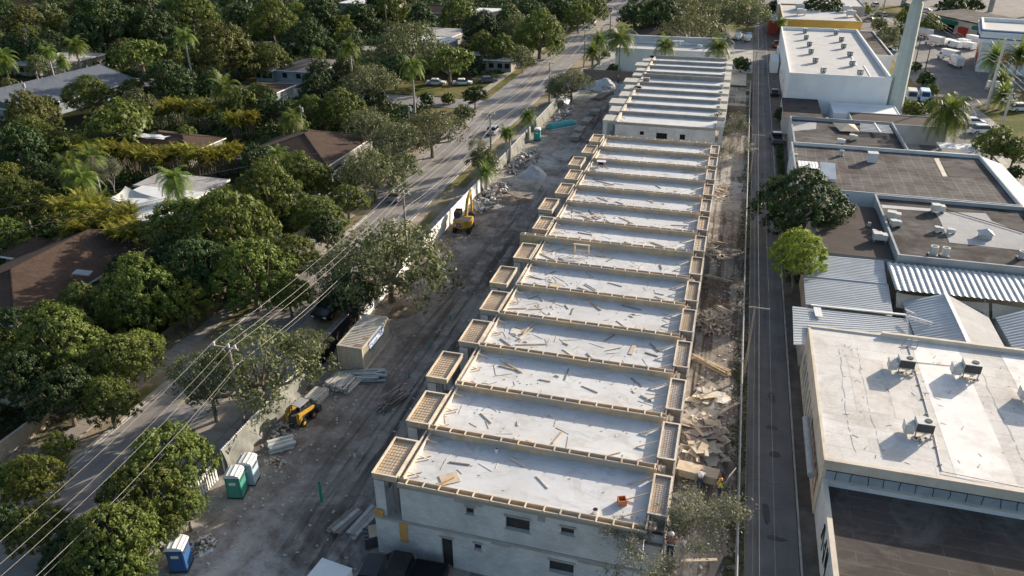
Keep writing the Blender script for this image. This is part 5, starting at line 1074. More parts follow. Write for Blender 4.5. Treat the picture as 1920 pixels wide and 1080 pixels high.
if True:
    BLK = paint('black_paint', (.02, .02, .022)); SIL = paint('silver_paint', (.33, .36, .39)); WHP = paint('white_paint', (.8, .8, .8)); GRY = paint('grey_paint', (.12, .13, .15)); BLU = paint('light_blue_paint', (.2, .4, .65))
    P = math.pi
    vehicle('pickup', 'black pickup truck parked on the street shoulder under the oak tree', (-38.4, 64.2, 0), P, BLK)
    vehicle('suv', 'dark silver car driving on the street below the second utility pole', (-45.0, 97.5, .02), .02, SIL)
    vehicle('sedan', 'white car parked on the lawn left of the umbrella tree trunk', (-66.2, 169, 0), -1.4, WHP); vehicle('sedan', 'white car parked right of the umbrella tree trunk', (-60.2, 170.5, 0), -1.3, WHP)
    vehicle('sedan', 'dark car parked beside the street lawn behind the small dark tree', (-55.3, 174.5, 0), -1.2, GRY); vehicle('suv', 'white car parked on the driveway of the dark roofed house', (-99.8, 168.6, .02), 0, WHP)
    vehicle('box', 'white box truck standing at the left kerb far up the street', (-47.0, 263, .02), P, WHP); vehicle('sedan', 'dark car far up the street beyond the white truck', (-46.6, 300, .02), P, GRY)
    vehicle('sedan', 'white car parked left of the tall palm by the white building', (-34.5, 232, .02), 1.3, SIL); vehicle('sedan', 'grey car parked in the shade beside the brown tiled gable house', (-30.8, 238, .02), .3, SIL); vehicle('sedan', 'dark blue car in the side lot above the small palm', (-37, 243, .02), 0, GRY)
    vehicle('sedan', 'pale car under the olive tree beside the street junction', (-41.6, 134, .02), 0, SIL)
    vehicle('boat', 'white and blue boat on a trailer, leftmost of the three boats by the lane', (-3.3, 249, 0), P, WHP); vehicle('boat', 'shrink wrapped white boat, middle of the three boats by the lane', (.2, 248, 0), P, WHP); vehicle('boat', 'white centre console boat, rightmost of the three boats by the lane', (3.0, 246, 0), P, WHP)
    vehicle('sedan', 'dark green grey car parked left of the boats behind the palm', (-6.6, 236, 0), 1.9, GRY)
    for px, py, rz, kd, lb, pm in ((1730, 70, .5, 'box', 'white box truck just right of the mast, farthest left of the lot', WHP), (1750, 85, .5, 'box', 'white box truck with grey rear door in front of the red kiosk', WHP), (1775, 86, .55, 'van', 'white van left of two in the middle of the rental lot', WHP), (1787, 90, .55, 'van', 'white van right of two in the middle of the rental lot', WHP), (1803, 86, .55, 'van', 'white van beside the long truck at the back of the rental lot', WHP), (1813, 92, .55, 'van', 'white van nearest the concrete pole', WHP), (1822, 84, .55, 'box', 'white box truck under the bright roofs at the back of the rental lot', WHP), (1776, 112, .6, 'box', 'long white box truck with red stripe at the front of the rental lot', WHP), (1790, 125, .1, 'box', 'white box truck nearest the camera in the rental lot', WHP)):
        g = G(px, py, 0); vehicle(kd, lb, g, rz, pm, sc_=.82 if kd == 'box' else .92)
    vehicle('van', 'silver van parked beside the blue van right of the mast foot', (37.3, 181, .01), P-.1, SIL); vehicle('van', 'blue fronted white van parked right of the mast foot', (39.9, 181.5, .01), P-.1, paint('blue_van_paint', (.3, .5, .75)))
    vehicle('pickup', 'pale pickup parked behind the mast beside the annex building', G(1660, 101, 0), -1.3, BLU); 
    vehicle('sedan', 'white sedan parked beside the road, rear one right of the coconut palm', (45.3, 163.0, 0), -1.45, WHP); vehicle('suv', 'white car parked in front of the other white car right of the coconut palm', (45.6, 157.0, 0), -1.35, WHP)
    vehicle('suv', 'white suv at the right picture edge beside the white awning roof', (43.0, 118.5, 0), -1.3, WHP); vehicle('suv', 'white suv at the right picture edge below the date palms', G(1912, 208, 0), -1.2, WHP)
    vehicle('sedan', 'dark car at the top right behind the green awning stores', G(1763, 12, 0), 1.4, BLK); vehicle('sedan', 'dark car between the yellow building and the leaning mast', G(1628, 40, 0), 1.3, GRY); vehicle('sedan', 'dark car next to the small yellow green tree at the top right', G(1624, 30, 0), 1.2, SIL)
    for px, py, rz, kd, lb, pm in ((1655, 30, .3, 'sedan', 'silver car on the road beyond the yellow building corner', SIL), (1640, 12, .3, 'suv', 'white car farthest along the top road', WHP), (1700, 12, 1.2, 'sedan', 'dark car on the top road just left of the mast head', GRY), (1735, 22, 1.2, 'sedan', 'white car on the top road right of the mast head', WHP), (1790, 18, 1.3, 'suv', 'white car behind the strip mall roof', WHP), (1462, 102, 0, 'van', 'white van squeezed between lane and white warehouse', WHP), (1455, 88, 0, 'pickup', 'dark red pickup beside the lane behind the white van', paint('dark_red_paint', (.2, .04, .03))), (1455, 266, .1, 'pickup', 'dark pickup parked beside the lane at the grid roof building', GRY), (1452, 178, 0, 'sedan', 'dark car parked by the lane at the small dark shed', BLK)):
        vehicle(kd, lb, G(px, py, 0), rz, pm, sc_=.95)
    vehicle('pickup', 'black pickup with ribbed bed cover cut by the bottom edge beside the grey block wall', (-16.6, 32.4, .02), P/2+.05, BLK)
    vehicle('box', 'white topped work truck cut by the bottom edge at the bottom centre', (-20.3, 26.7, .02), P-.12, WHP, sc_=.95)
# ================================================================= plant and machines
YEL = M('machine_yellow', (.48, .28, .03), (.55, .33, .045), 2, rough=.55, c3=(.3, .2, .08), scale3=1.5)
def text(parent, s, size, loc, rot, m, name='lettering'):
    cu = bpy.data.curves.new(name, 'FONT'); cu.body = s; cu.size = size; cu.extrude = .008; cu.align_x = 'CENTER'; cu.align_y = 'CENTER'
    tmp = bpy.data.objects.new('tmp_text', cu); C.objects.link(tmp); dg = bpy.context.evaluated_depsgraph_get(); me = bpy.data.meshes.new_from_object(tmp.evaluated_get(dg))
    bpy.data.objects.remove(tmp); bpy.data.curves.remove(cu); o = bpy.data.objects.new(name, me); C.objects.link(o); me.materials.clear(); me.materials.append(m)
    o.parent = parent; o.location = loc; o.rotation_euler = rot; return o
ex = thing('excavator', 'yellow tracked excavator with raised boom beside the white panel fence', 'excavator', (-31.9, 88.9, 0), .12); ex.scale = (.82, .82, .82)
b = MB()
for sx in (-1, 1):
    b.prism([(sx*1.15-.32, -1.9), (sx*1.15+.32, -1.9), (sx*1.15+.32, 1.9), (sx*1.15-.32, 1.9)], .05, .8)
b.split('track', TYRE, ex, local=True, bevel=.15); MB().cyl((0, 0), .8, .75, 1.05, 18).build('slew_ring', ACD, ex, local=True)
b = MB(); pts = [(-1.5, 1.0)]+[(-1.5+.1*0, -.6)]+[(1.55*math.sin(math.radians(a)), -.75-1.35*math.cos(math.radians(a))) for a in (-72, -50, -25, 0, 25, 50, 72)]+[(1.5, -.6), (1.5, 1.0)]
b.prism(pts, 1.05, 2.15); body = b.build('body', YEL, ex, local=True, bevel=.08)
b = MB(); b.box(-1.35, -1.7, 2.151, 1.4, .2, 2.22); b.build('engine_cover', ACD, body, local=True)
MB().rbox((-.35, -2.115, 1.62), (1.0, .03, .62)).build('badge_panel', VOID, body, local=True); text(body, 'CAT', .55, (-.35, -2.14, 1.6), (P/2, 0, 0), FENW)
MB().box(-1.45, -.3, 2.15, -.45, 1.5, 3.0).build('cab', ACD, ex, local=True, bevel=.06); MB().box(-1.5, -.25, 2.3, -.42, 1.55, 2.9).build('cab_glass', GLASS, ex, local=True); MB().box(-1.47, -.32, 3.003, -.43, 1.52, 3.1).build('cab_roof', VOID, ex, local=True, bevel=.03)
b = MB(); b.bar((.2, .9, 1.9), (.2, 2.6, 4.3), .42, .55); b.bar((.2, 2.5, 4.2), (.3, 4.6, 5.0), .38, .5); b.build('boom', YEL, ex, local=True, bevel=.04)
b = MB(); b.bar((.3, 4.7, 5.3), (.55, 4.2, 1.6), .3, .42); b.build('stick', YEL, ex, local=True, bevel=.04); b = MB(); b.bar((.2, 1.5, 1.7), (.2, 2.9, 3.6), .16); b.bar((.25, 3.2, 4.9), (.3, 4.9, 5.5), .14); b.split('hydraulic_ram', STEEL, ex, local=True)
b = MB(); b.prism([(.05, 3.5), (1.05, 3.5), (1.05, 4.5), (.05, 4.5)], .5, 1.6); b.build('bucket', ACD, ex, local=True, bevel=.15)
sk = thing('skid_loader', 'yellow and black skid steer loader beside the sagging cloth fence', 'loader', (-31.75, 46.3, 0), -.15); sk.scale = (.85, .85, .85)
MB().box(-.6, -1.5, .4, .6, 1.1, 1.25).build('body', ACD, sk, local=True, bevel=.06); b = MB(); b.bar((.78, -1.5, 1.55), (.78, .9, 1.15), .22, .38); b.bar((-.78, -1.5, 1.55), (-.78, .9, 1.15), .22, .38); b.split('lift_arm', YEL, sk, local=True, bevel=.04)
b = MB(); b.box(.5, -1.55, .45, .85, -1.0, 1.6); b.box(-.85, -1.55, .45, -.5, -1.0, 1.6); b.split('rear_post', YEL, sk, local=True, bevel=.05)
b = MB()
for x in (-.5, .5):
    b.bar((x, -.9, 1.2), (x, -.8, 2.05), .08); b.bar((x, .6, 1.2), (x, .5, 2.05), .08)
b.build('cab_frame', ACD, sk, local=True); MB().box(-.55, -.9, 2.03, .55, .6, 2.12).build('cab_roof', GREYW, sk, local=True, bevel=.03); MB().box(-.25, -.5, 1.26, .25, .1, 1.6).build('seat', VOID, sk, local=True)
b = MB(); b.box(-.95, 1.2, .1, .95, 1.9, .75); b.build('bucket', ACD, sk, local=True, bevel=.08)
for y in (-.95, .55):
    for sx in (-1, 1): o = MB().tube([(sx*.65, y, .42), (sx*.98, y, .42)], .42, 16).build('wheel', TYRE, sk, local=True); MB().tube([(sx*.981, y, .42), (sx*.99, y, .42)], .2, 10).build('rim', YEL, o, local=True)
# ---- container
ct = thing('shipping_container', 'beige corrugated storage container with a blue and white sign against the fence', 'container', (-31.1, 57.2, 0), .015)
CTM = M('container_beige', (.55, .49, .38), (.64, .57, .45), .8, rough=.55, c3=(.48, .42, .32), scale3=.5)
b = MB(); hx, hy, hz = 1.22, 3.03, 2.62
def corr_wall(b, p0, p1, z0, z1, n, amp, inward):
    p0 = Vector(p0); p1 = Vector(p1); prev = None
    for i in range(n*4+1):
        u = i/(n*4); p = p0.lerp(p1, u)+Vector(inward)*amp*(0, 1, 1, 0)[i % 4]; q = len(b.v); b.v += [(p.x, p.y, z0), (p.x, p.y, z1)]
        if prev is not None: b.f.append((prev, q, q+1, prev+1))
        prev = q
corr_wall(b, (hx, -hy, 0), (hx, hy, 0), .15, hz-.1, 22, .05, (-1, 0, 0)); corr_wall(b, (-hx, hy, 0), (-hx, -hy, 0), .15, hz-.1, 22, .05, (1, 0, 0)); corr_wall(b, (-hx, -hy, 0), (hx, -hy, 0), .15, hz-.1, 8, .04, (0, 1, 0)); corr_wall(b, (hx, hy, 0), (-hx, hy, 0), .15, hz-.1, 8, .04, (0, -1, 0))
b.build('wall', CTM, ct, local=True)
b = MB()
for sx in (-1, 1):
    b.box(sx*hx-.08, -hy-.04, 0, sx*hx+.04+.04*(sx < 0), -hy+.08, hz)
    b.box(sx*hx-.08, hy-.08, 0, sx*hx+.04+.04*(sx < 0), hy+.04, hz)
    b.box(sx*hx-.07, -hy+.08, hz-.1, sx*hx+.07, hy-.08, hz+.01); b.box(sx*hx-.07, -hy+.08, 0, sx*hx+.07, hy-.08, .16)
for sy in (-1, 1): b.box(-hx+.07, sy*hy-.05, hz-.1, hx-.08, sy*hy+.05, hz+.01); b.box(-hx+.07, sy*hy-.05, 0, hx-.08, sy*hy+.05, .16)
b.build('frame', CTM, ct, local=True)
corr([(-hx+.07, -hy+.06, hz-.04), (hx-.08, -hy+.06, hz-.04), (hx-.08, hy-.06, hz-.04), (-hx+.07, hy-.06, hz-.04)], 'roof', M('container_roof', (.45, .41, .33), (.56, .51, .42), .7, c3=(.4, .36, .3), scale3=.6), None, pitch=.27, amp=.035).parent = ct
b = MB(); b.box(.35, -2.8, hz+.0, 1.1, -2.45, hz+.012); b.box(.6, -1.4, hz+.0, 1.12, -1.0, hz+.012); b.split('rust_patch', RUST, ct, local=True)
sg = MB().box(hx+.045, -1.55, 1.35, hx+.06, 1.75, 2.45).build('sign', paint('sign_blue', (.1, .22, .45)), ct, local=True)
MB().box(hx+.062, -1.5, 1.6, hx+.066, 1.7, 2.2).build('sign_band', FENW, sg, local=True); text(sg, 'Mobile Mini', .62, (hx+.07, .1, 1.9), (P/2, 0, P/2), paint('sign_navy', (.06, .12, .35)))
b = MB()
for k_ in range(5): b.rbox((-.4+.3*k_, -hy-.75-.1*(k_ % 2), .08+.05*k_), (2.2, .2, .06), .1+.12*k_)
o = b.build('plank_heap', mat_wood('old_planks', (.26, .18, .12), (.4, .28, .2), (.2, .15, .11))); o.location = ct.location; tag(o, 'small heap of brown planks at the near end of the beige container', 'planks')
# ---- portable toilets
def toilet(label, g, rz, col, col2):
    t = thing('portable_toilet', label, 'portable toilet', (g[0], g[1], 0), rz); MB().box(-.56, -.58, .12, .56, .58, 2.0).build('body', col, t, local=True, bevel=.05)
    b = MB(); n = 8
    for i in range(n+1): a = math.pi*i/n; b.v += [(-.62*math.cos(a), -.62, 2.0+.3*math.sin(a)), (-.62*math.cos(a), .62, 2.0+.3*math.sin(a))]
    for i in range(n): b.f.append((2*i, 2*i+2, 2*i+3, 2*i+1))
    b.f += [tuple(2*i for i in range(n, -1, -1)), tuple(2*i+1 for i in range(n+1)), (0, 1, 2*n+1, 2*n)]; o = b.build('roof', FENW, t, local=True)
    b = MB()
    for i in range(1, 6): a = math.pi*i/6; b.bar((-.64*math.cos(a), -.6, 2.02+.3*math.sin(a)), (-.64*math.cos(a), .6, 2.02+.3*math.sin(a)), .04)
    b.build('roof_rib', ACW, o, local=True)
    MB().box(-.42, -.605, .2, .42, -.585, 1.9).build('door', col2, t, local=True); MB().box(-.25, -.615, 1.35, .25, -.607, 1.6).build('door_sign', FENW, t, local=True); MB().box(-.62, -.64, 0, .62, .64, .12).build('skid_base', ACD, t, local=True)
    b = MB(); b.box(.575, -.4, 1.55, .59, .4, 1.75); b.build('vent_panel', ACD, t, local=True); return t
TG = M('toilet_green', (.06, .27, .2), rough=.5); TG2 = M('toilet_green_door', (.08, .32, .24), rough=.5); TB = M('toilet_blue', (.035, .11, .27), rough=.5); TB2 = M('toilet_pale', (.4, .5, .58), rough=.5); TT = M('toilet_teal', (.06, .34, .33), rough=.5)
toilet('green portable toilet with white roof at the lower left of the site', (-31.8, 36.7, 0), .25, TG, TG2); toilet('pale blue portable toilet right behind the green one', (-31.7, 38.2, 0), .2, TB2, TB2); toilet('dark blue portable toilet at the bottom edge left', (-31.4, 29.6, 0), .3, TB, TB); toilet('teal portable toilet against the pale fence farther up the site', (-32.5, 131.5, 0), .1, TT, TT)
# ---- lumber and block piles
def boards(name, label, g, rz, n, L, W, H_, m, jit=.1, layers=4, cat='lumber stack', mix=None):
    t = thing(name, label, cat, (g[0], g[1], .02), rz); b = MB(); b2 = MB()
    for k_ in range(layers):
        for i in range(n):
            x = -W/2+(i+.5)*W/n; (b if (i+k_) % 2 or mix is None else b2).rbox((x+random.uniform(-1, 1)*jit*.2, random.uniform(-1, 1)*jit*L*.3, .1+H_*(k_+.5)/layers), (W/n*.9, L*random.uniform(.9, 1), H_/layers*.85), random.uniform(-1, 1)*jit*.12)
    b.build('boards', m, t, local=True)
    if mix is not None: b2.build('boards', mix, t, local=True)
    b = MB(); b.box(-W/2, -L*.35, 0, W/2, -L*.35+.1, .1); b.box(-W/2, L*.3, 0, W/2, L*.3+.1, .1); b.split('bearer', DARKW, t, local=True); return t
SILV = M('grey_timber', (.4, .39, .36), (.56, .54, .5), 1.5, c3=(.3, .29, .27), scale3=.8); WHT = M('bright_planks', (.62, .6, .54), (.76, .74, .68), 1.5, c3=(.5, .48, .43), scale3=.8)
boards('lumber_stack', 'loose bundle of grey brown boards lying alone on the haul road', (-25.3, 50.3), -.25, 7, 2.3, 1.1, .6, mat_wood('brown_grey_boards', (.27, .22, .19), (.42, .36, .31), (.3, .26, .22)), 1.2, 5)
boards('lumber_stack', 'left hand stack of weathered boards on the ground by the block building corner', (-22.6, 36.1), -.3, 3, 2.6, 1.1, .3, SILV, .18, 3, mix=DARKW); boards('lumber_stack', 'right hand stack of brown scaffold planks by the block building corner', (-21.3, 36.3), -.22, 3, 3.0, 1.0, .35, mat_wood('scaffold_plank', (.34, .28, .23), (.46, .39, .33), (.4, .36, .32)), .3, 3, mix=SILV)
boards('panel_stack', 'row of bright slatted aluminium form panels above the skid loader, nearer one', (-31.9, 49.0), -.1, 9, 1.9, 1.4, .7, WHT, .3, 3, mix=SILV); boards('panel_stack', 'left stack of bright form panels between loader and container', (-31.3, 51.7), -.12, 8, 2.2, 1.5, .6, WHT, .3, 3, mix=SILV); boards('panel_stack', 'right stack of bright form panels between loader and container', (-30.0, 51.6), -.1, 8, 2.2, 1.2, .5, SILV, .3, 3, mix=WHT)
boards('pipe_stack', 'bluish steel beams and panels piled in front of the container', (-29.3, 53.3), -1.2, 6, 3.2, 1.6, .4, M('bluish_steel', (.3, .36, .38), (.45, .5, .5), 2, rough=.5), .6, 3)
boards('pipe_stack', 'grey banded form panels stack with white edge between toilets and loader', (-31.5, 42.3), -.85, 5, 2.1, 1.3, .55, M('bluish_steel', (.3,)*3), .2, 3, mix=WHT)
for k_, (px, py, lb) in enumerate(((1100, 232, 'middle'), (1087, 248, 'near'), (1117, 214, 'far'), (1080, 262, 'nearest low'))):
    g = G(px, py, 0); boards('block_pallet', f'brown concrete block pallet row along the back left side of the site, {lb} one', g, -.05, 5, 3.4 if k_ < 2 else 2.6, 1.6, .8, mat_wood('pallet_blocks', (.32, .27, .23), (.44, .38, .33), (.36, .32, .28)), .15, 2, cat='pallet of blocks')
g = G(1140, 168, 0); boards('block_pallet', 'bright topped pallet load at the far end of the site', g, -.1, 5, 3.5, 2.4, 1.0, SILV, .3, 2, cat='pallet of blocks'); g = G(1130, 182, 0); boards('lumber_stack', 'long dark beams pile leading away at the far end of the site', g, -.2, 6, 8, 2.0, .5, DARKW, .3, 2)
t = thing('teal_tank', 'upturned teal plastic tank shell lying on the ground beside the far fence', 'tank', (-30.3, 141.3, .02), -.75); b = MB(); n = 10
for j, y in enumerate((-3.1, -2.6, 0, 2.6, 3.1)):
    for i in range(n+1): a = math.pi*i/n; s = .75 if j in (0, 4) else 1; b.v.append((-1.0*s*math.cos(a), y, .15+.9*s*math.sin(a)))
for j in range(4):
    for i in range(n): a = j*(n+1)+i; b.f.append((a, a+1, a+n+2, a+n+1))
b.f += [tuple(range(n, -1, -1)), tuple(4*(n+1)+i for i in range(n+1))]; b.build('shell', TT, t, local=True); b = MB(); b.bar((-1.1, -3, .1), (-1.1, 3, .1), .12); b.bar((1.1, -3, .1), (1.1, 3, .1), .12); b.build('rim', FENW, t, local=True)
t = thing('block_cube', 'cube of grey tubes with plywood lid at the foot of the block building', 'pallet load', (-19.95, 35.0, .02), .55); b = MB()
for i in range(3):
    for j in range(3): b.tube([(-.5+i*.38, -.42+j*.38, .1), (-.5+i*.38, -.42+j*.38, 1.0)], .18, 10, cap=False)
b.build('tubes', GREYW, t, local=True); MB().box(-.66, -.6, .08, .45, .55, .96).build('core', ACD, t, local=True); MB().box(-.3, -.55, 1.01, .5, .6, 1.05).build('plywood_lid', PLY, t, local=True); MB().box(-.6, -.55, 0, .55, .6, .1).build('pallet', DARKW, t, local=True)
t = thing('blue_bag', 'crumpled blue tarp bag beside the tube cube at the building corner', 'bag', (-20.0, 36.6, .02)); MB().add([(-.4, -.3, 0), (.4, -.3, 0), (.4, .3, 0), (-.4, .3, 0), (-.2, -.2, .4), (.25, -.1, .35), (.2, .2, .5), (-.25, .15, .3)], [(0,3,2,1),(4,5,6,7),(0,1,5,4),(1,2,6,5),(2,3,7,6),(3,0,4,7)]).build('bag', TB, t, local=True, bevel=.06)
def standpipe(px, py, h, r, m, label):
    g = G(px, py, 0); t = thing('standpipe', label, 'pipe', g); MB().tube([(0, 0, 0), (.02, 0, h)], r, 12).build('pipe', m, t, local=True); MB().tube([(.02, 0, h+.001), (.02, 0, h+.006)], r*.75, 10).build('pipe_mouth', VOID, t, local=True); MB().cyl((.01, 0), r*1.12, h*.5, h*.58, 12).build('coupling', m, t, local=True)
PG = M('green_pvc', (.03, .32, .22), rough=.4)
standpipe(603, 940, 1.75, .11, PG, 'tall green upright pipe standing in the dirt left of the nearest building corner')
for px, py, lb in ((767, 710, 'small teal stub pipe between the container and the building'), (808, 652, 'small teal stub pipe right of the container'), (845, 602, 'small teal stub pipe on the haul road left of the fifth balcony'), (877, 552, 'small teal stub pipe left of the sixth balcony'), (955, 440, 'small teal stub pipe right of the excavator'), (1012, 360, 'small teal stub pipe near the wood scraps beyond the excavator'), (720, 775, 'teal stub pipe beside the loose board bundle')): standpipe(px, py, .55, .09, TT, lb)
standpipe(665, 858, .5, .09, m_w, 'white stub pipe in the pale patch of dirt')
# ---- rubble, plywood and branch piles
def pile(name, label, cx, cy, rx, ry, h, n, sizes, m, seed, cat, m2=None, m3=None, flat=.25, steep=1):
    rd = random.Random(seed); t = thing(name, label, cat, (cx, cy, .02)); mbs = [MB(), MB(), MB()]; mm = [m, m2 or m, m3 or m]
    for i in range(n):
        a = rd.random()*2*P; r = math.sqrt(rd.random()); x, y = rx*r*math.cos(a), ry*r*math.sin(a); z = max(.05, h*(1-r**1.3)*rd.uniform(.55, 1.0)); s = rd.choice(sizes); k_ = rd.uniform(.7, 1.15)
        mbs[rd.randrange(3)].rbox((x, y, z), (s[0]*k_, s[1]*k_, s[2]), rd.random()*P*2, rd.uniform(-flat, flat)*steep, rd.uniform(-flat, flat)*steep)
    for b, m_ in zip(mbs, mm):
        if b.v: b.build('pieces', m_, t, local=True)
    return t
PLYG = mat_wood('grey_plywood', (.42, .38, .33), (.54, .5, .45), (.36, .33, .29)); SH = [(2.2, 1.15, .03), (1.9, 1.1, .03), (1.4, .9, .03), (2.4, .3, .05), (1.2, .6, .03)]
pile('plywood_pile', 'largest heap of pale plywood sheets between the second and third right balconies and the lane', 1.3, 49.8, 1.9, 2.0, 1.2, 64, SH+[(1.8, .12, .06), (.5, .4, .03), (.8, .5, .03)], PLYP, 11, 'plywood pile', PLYG, DARKW, .3)
pile('plywood_pile', 'scattered plywood sheets and boards beside the fourth and fifth right balconies', 1.0, 54.2, 1.6, 2.4, .6, 56, SH+[(1.8, .12, .06), (1.2, .1, .05), (.5, .4, .03)], PLYP, 12, 'plywood pile', PLYG, DARKW, .22)
pile('plywood_pile', 'grey plywood sheets spread above the big heap beside the right balconies', 1.4, 58.2, 1.5, 1.9, .5, 32, SH, PLYP, 13, 'plywood pile', TRAYG, PLYG, .2)
SL = [(2.4, .14, .06), (1.8, .14, .06), (1.2, .12, .06)]
pile('timber_pile', 'round heap of pale splintered timber beside the seventh right balcony', 1.0, 71.5, 1.5, 1.7, 1.1, 170, SL, LUM, 14, 'timber pile', DARKW, PLYP, .5)
pile('timber_pile', 'small scatter of pale timber beside the eleventh right balcony', .6, 90, 1.2, 1.8, .5, 60, SL, LUM, 15, 'timber pile', LUM, DARKW, .3)
pile('timber_pile', 'bright wood scraps beside the last right balconies under the sparse tree', .8, 112, 1.2, 4.5, .6, 90, SL, LUM, 16, 'timber pile', PLYP, TRAYG, .3)
pile('branch_pile', 'dark tangle of branches beside the eighth right balcony', 1.0, 80.5, 1.2, 2.0, .6, 110, [(1.8, .04, .04), (1.2, .03, .03)], DARKW, 17, 'branches', DARKW, REBAR, .5)
pile('branch_pile', 'grey pile of cut branches right of the back row', 1.6, 148, 1.6, 6, .9, 150, [(3, .08, .08), (2, .06, .06)], DARKW, 18, 'branches', SILV, DARKW, .3)
pile('branch_pile', 'brown dry brush near the ninth right balcony', 1.4, 76.5, 1.2, 1.2, .5, 90, [(1.2, .03, .03), (.8, .03, .03)], DARKW, 19, 'branches', REBAR, REBAR, .6)
def longboards(label, x0, y0, x1, y1, n, h, m, seed, name='board_pile'):
    rd = random.Random(seed); t = thing(name, label, 'boards', ((x0+x1)/2, (y0+y1)/2, .02)); b = MB()
    for i in range(n): o_ = rd.uniform(-.28, .28); zz = .06+h*i/n; b.bar((x0+rd.uniform(-.3, .3), y0+o_+rd.uniform(-.1, .1), zz), (x1+rd.uniform(-.5, .2), y1+o_+rd.uniform(-.15, .15), zz), .16, .05)
    b.build('boards', m, t); return t
longboards('long neat stack of orange brown boards lying across beside the fifth right balcony', -.2, 64.6, 3.1, 62.6, 22, .45, PLY, 1); longboards('single bundle of boards lying across beside the eighth right balcony', -.1, 83.2, 2.7, 82.3, 8, .2, PLYP, 2); longboards('short thick beam pile beside the tenth right balcony', .2, 93.3, 2.0, 92.8, 6, .35, PLY, 3); longboards('short pale beam beside the seventh right balcony', 1.2, 76.0, 3.0, 74.6, 5, .25, LUM, 4); longboards('long brown planks lying near the bottom beside the worker in yellow', -.2, 45.1, 3.2, 43.6, 12, .25, PLYG, 5)
longboards('bundle of long brown poles standing in the shadow at the bottom right of the site', 2.2, 36.2, 3.1, 40.0, 9, .3, DARKW, 6)
t = thing('plywood_bench', 'low plywood covered work bench where the bent worker leans', 'bench', (1.1, 47.5, .02), -.12); MB().rbox((0, 0, .95), (3.1, 1.15, .05)).build('bench_top', PLYP, t, local=True); b = MB()
for x in (-1.4, 0, 1.4):
    for y in (-.5, .5): b.box(x-.05, y-.05, 0, x+.05, y+.05, .92)
b.box(-1.5, -.55, .3, 1.5, -.5, .9); b.split('leg', PLY, t, local=True)
t = thing('plywood_sheet', 'tall plywood sheet carried upright by the worker in yellow', 'plywood', (3.25, 46.3, 0)); MB().rbox((0, 0, 1.25), (1.2, .04, 2.3), 1.15, 0, .25).build('sheet', PLYG, t, local=True)
ROCK = M('rubble_stone', (.36, .34, .31), (.6, .58, .54), 2); ROCKW = M('white_rubble', (.6, .6, .58), (.78, .78, .76), 2)
RS = [(.45, .35, .25), (.7, .5, .35), (.3, .25, .2), (1.6, .1, .1), (1.0, .5, .08)]
pile('rubble_pile', 'jumble of white and grey rubble and scrap along the fence above the excavator', -31.9, 102, 1.9, 6.5, 1.1, 170, RS, ROCK, 21, 'rubble', ROCKW, DARKW, .6)
pile('rubble_pile', 'dark and pale scrap heap left of the grey slab pile by the cloth fence', -31.5, 119, 2.0, 7, 1.2, 180, RS, DARKW, 22, 'rubble', ROCK, SILV, .6)
pile('rubble_pile', 'low scrap along the far white draped fence', -31.8, 151, 1.4, 7, .9, 120, RS, ROCK, 23, 'rubble', ROCKW, DARKW, .6)
pile('rubble_pile', 'small scrap pieces beside the loader wheel and cloth fence', -32.6, 44.5, .8, 2.4, .35, 90, [(.3, .2, .12), (.2, .15, .1)], ROCK, 24, 'rubble', CREAM, DARKW, .6)
pile('rubble_pile', 'pale rubble and earth spill below the grey form stack near the portable toilets', -31.0, 40.6, .9, .7, .3, 90, [(.2, .15, .1), (.12, .1, .08)], CREAM, 25, 'rubble', ROCK, RUST, .6)
pile('coil_pile', 'heap of pale cable coils and scrap beside the dark blue toilet', -31.1, 31.5, .9, 1.0, .5, 90, [(.5, .1, .06), (.3, .2, .1)], ROCKW, 26, 'scrap', CREAM, DARKW, .6)
def mound(label, cx, cy, rx, ry, h, m, seed, cat='earth mound'):
    t = thing('earth_mound', label, cat, (cx, cy, .02)); b = MB(); rd = random.Random(seed); nr, na = 7, 22; b.v.append((0, 0, h))
    for i in range(1, nr+1):
        for a in range(na): u = i/nr; th = 2*P*a/na; k_ = 1+.16*math.sin(3*th+seed)+rd.uniform(-.06, .06); b.v.append((rx*u*k_*math.cos(th), ry*u*k_*math.sin(th), max(0, h*(1-u)**.9+rd.uniform(-.1, .1)*h*(u < .95))-(.03 if i == nr else 0)))
    for a in range(na): b.f.append((0, 1+a, 1+(a+1) % na))
    for i in range(nr-1):
        for a in range(na): b.f.append((1+i*na+a, 1+(i+1)*na+a, 1+(i+1)*na+(a+1) % na, 1+i*na+(a+1) % na))
    b.build('mound_body', m, t, local=True, smooth=True); return t
SAND = M('pale_crushed_rock', (.5, .49, .46), (.64, .63, .6), 1.5, c3=(.4, .39, .37), scale3=.6, bmp=.5); EARTH = M('brown_earth', (.2, .15, .1), (.33, .26, .19), 1.5, c3=(.14, .11, .09), scale3=.5, bmp=.5)
mound('pale grey gravel mound in the middle of the site beyond the excavator', -28.5, 113, 2.3, 2.6, 1.5, SAND, 3); mound('large pale rock mound at the far end of the site', -27.5, 175, 4.5, 3.2, 2.4, SAND, 5); mound('smaller pale mound right of the large one at the far end', -23.2, 175, 2.2, 2, 1.5, SAND, 6)
mound('brown earth mound with roots beyond the excavator', -28.2, 101, 2.6, 2.3, .8, EARTH, 7); mound('small brown earth mound right behind the container', -31, 66, 1.6, 2.2, .6, EARTH, 8); mound('small pale spoil heap in the middle of the haul road far up', -23.8, 121, .9, 1.2, 1.1, EARTH, 9)
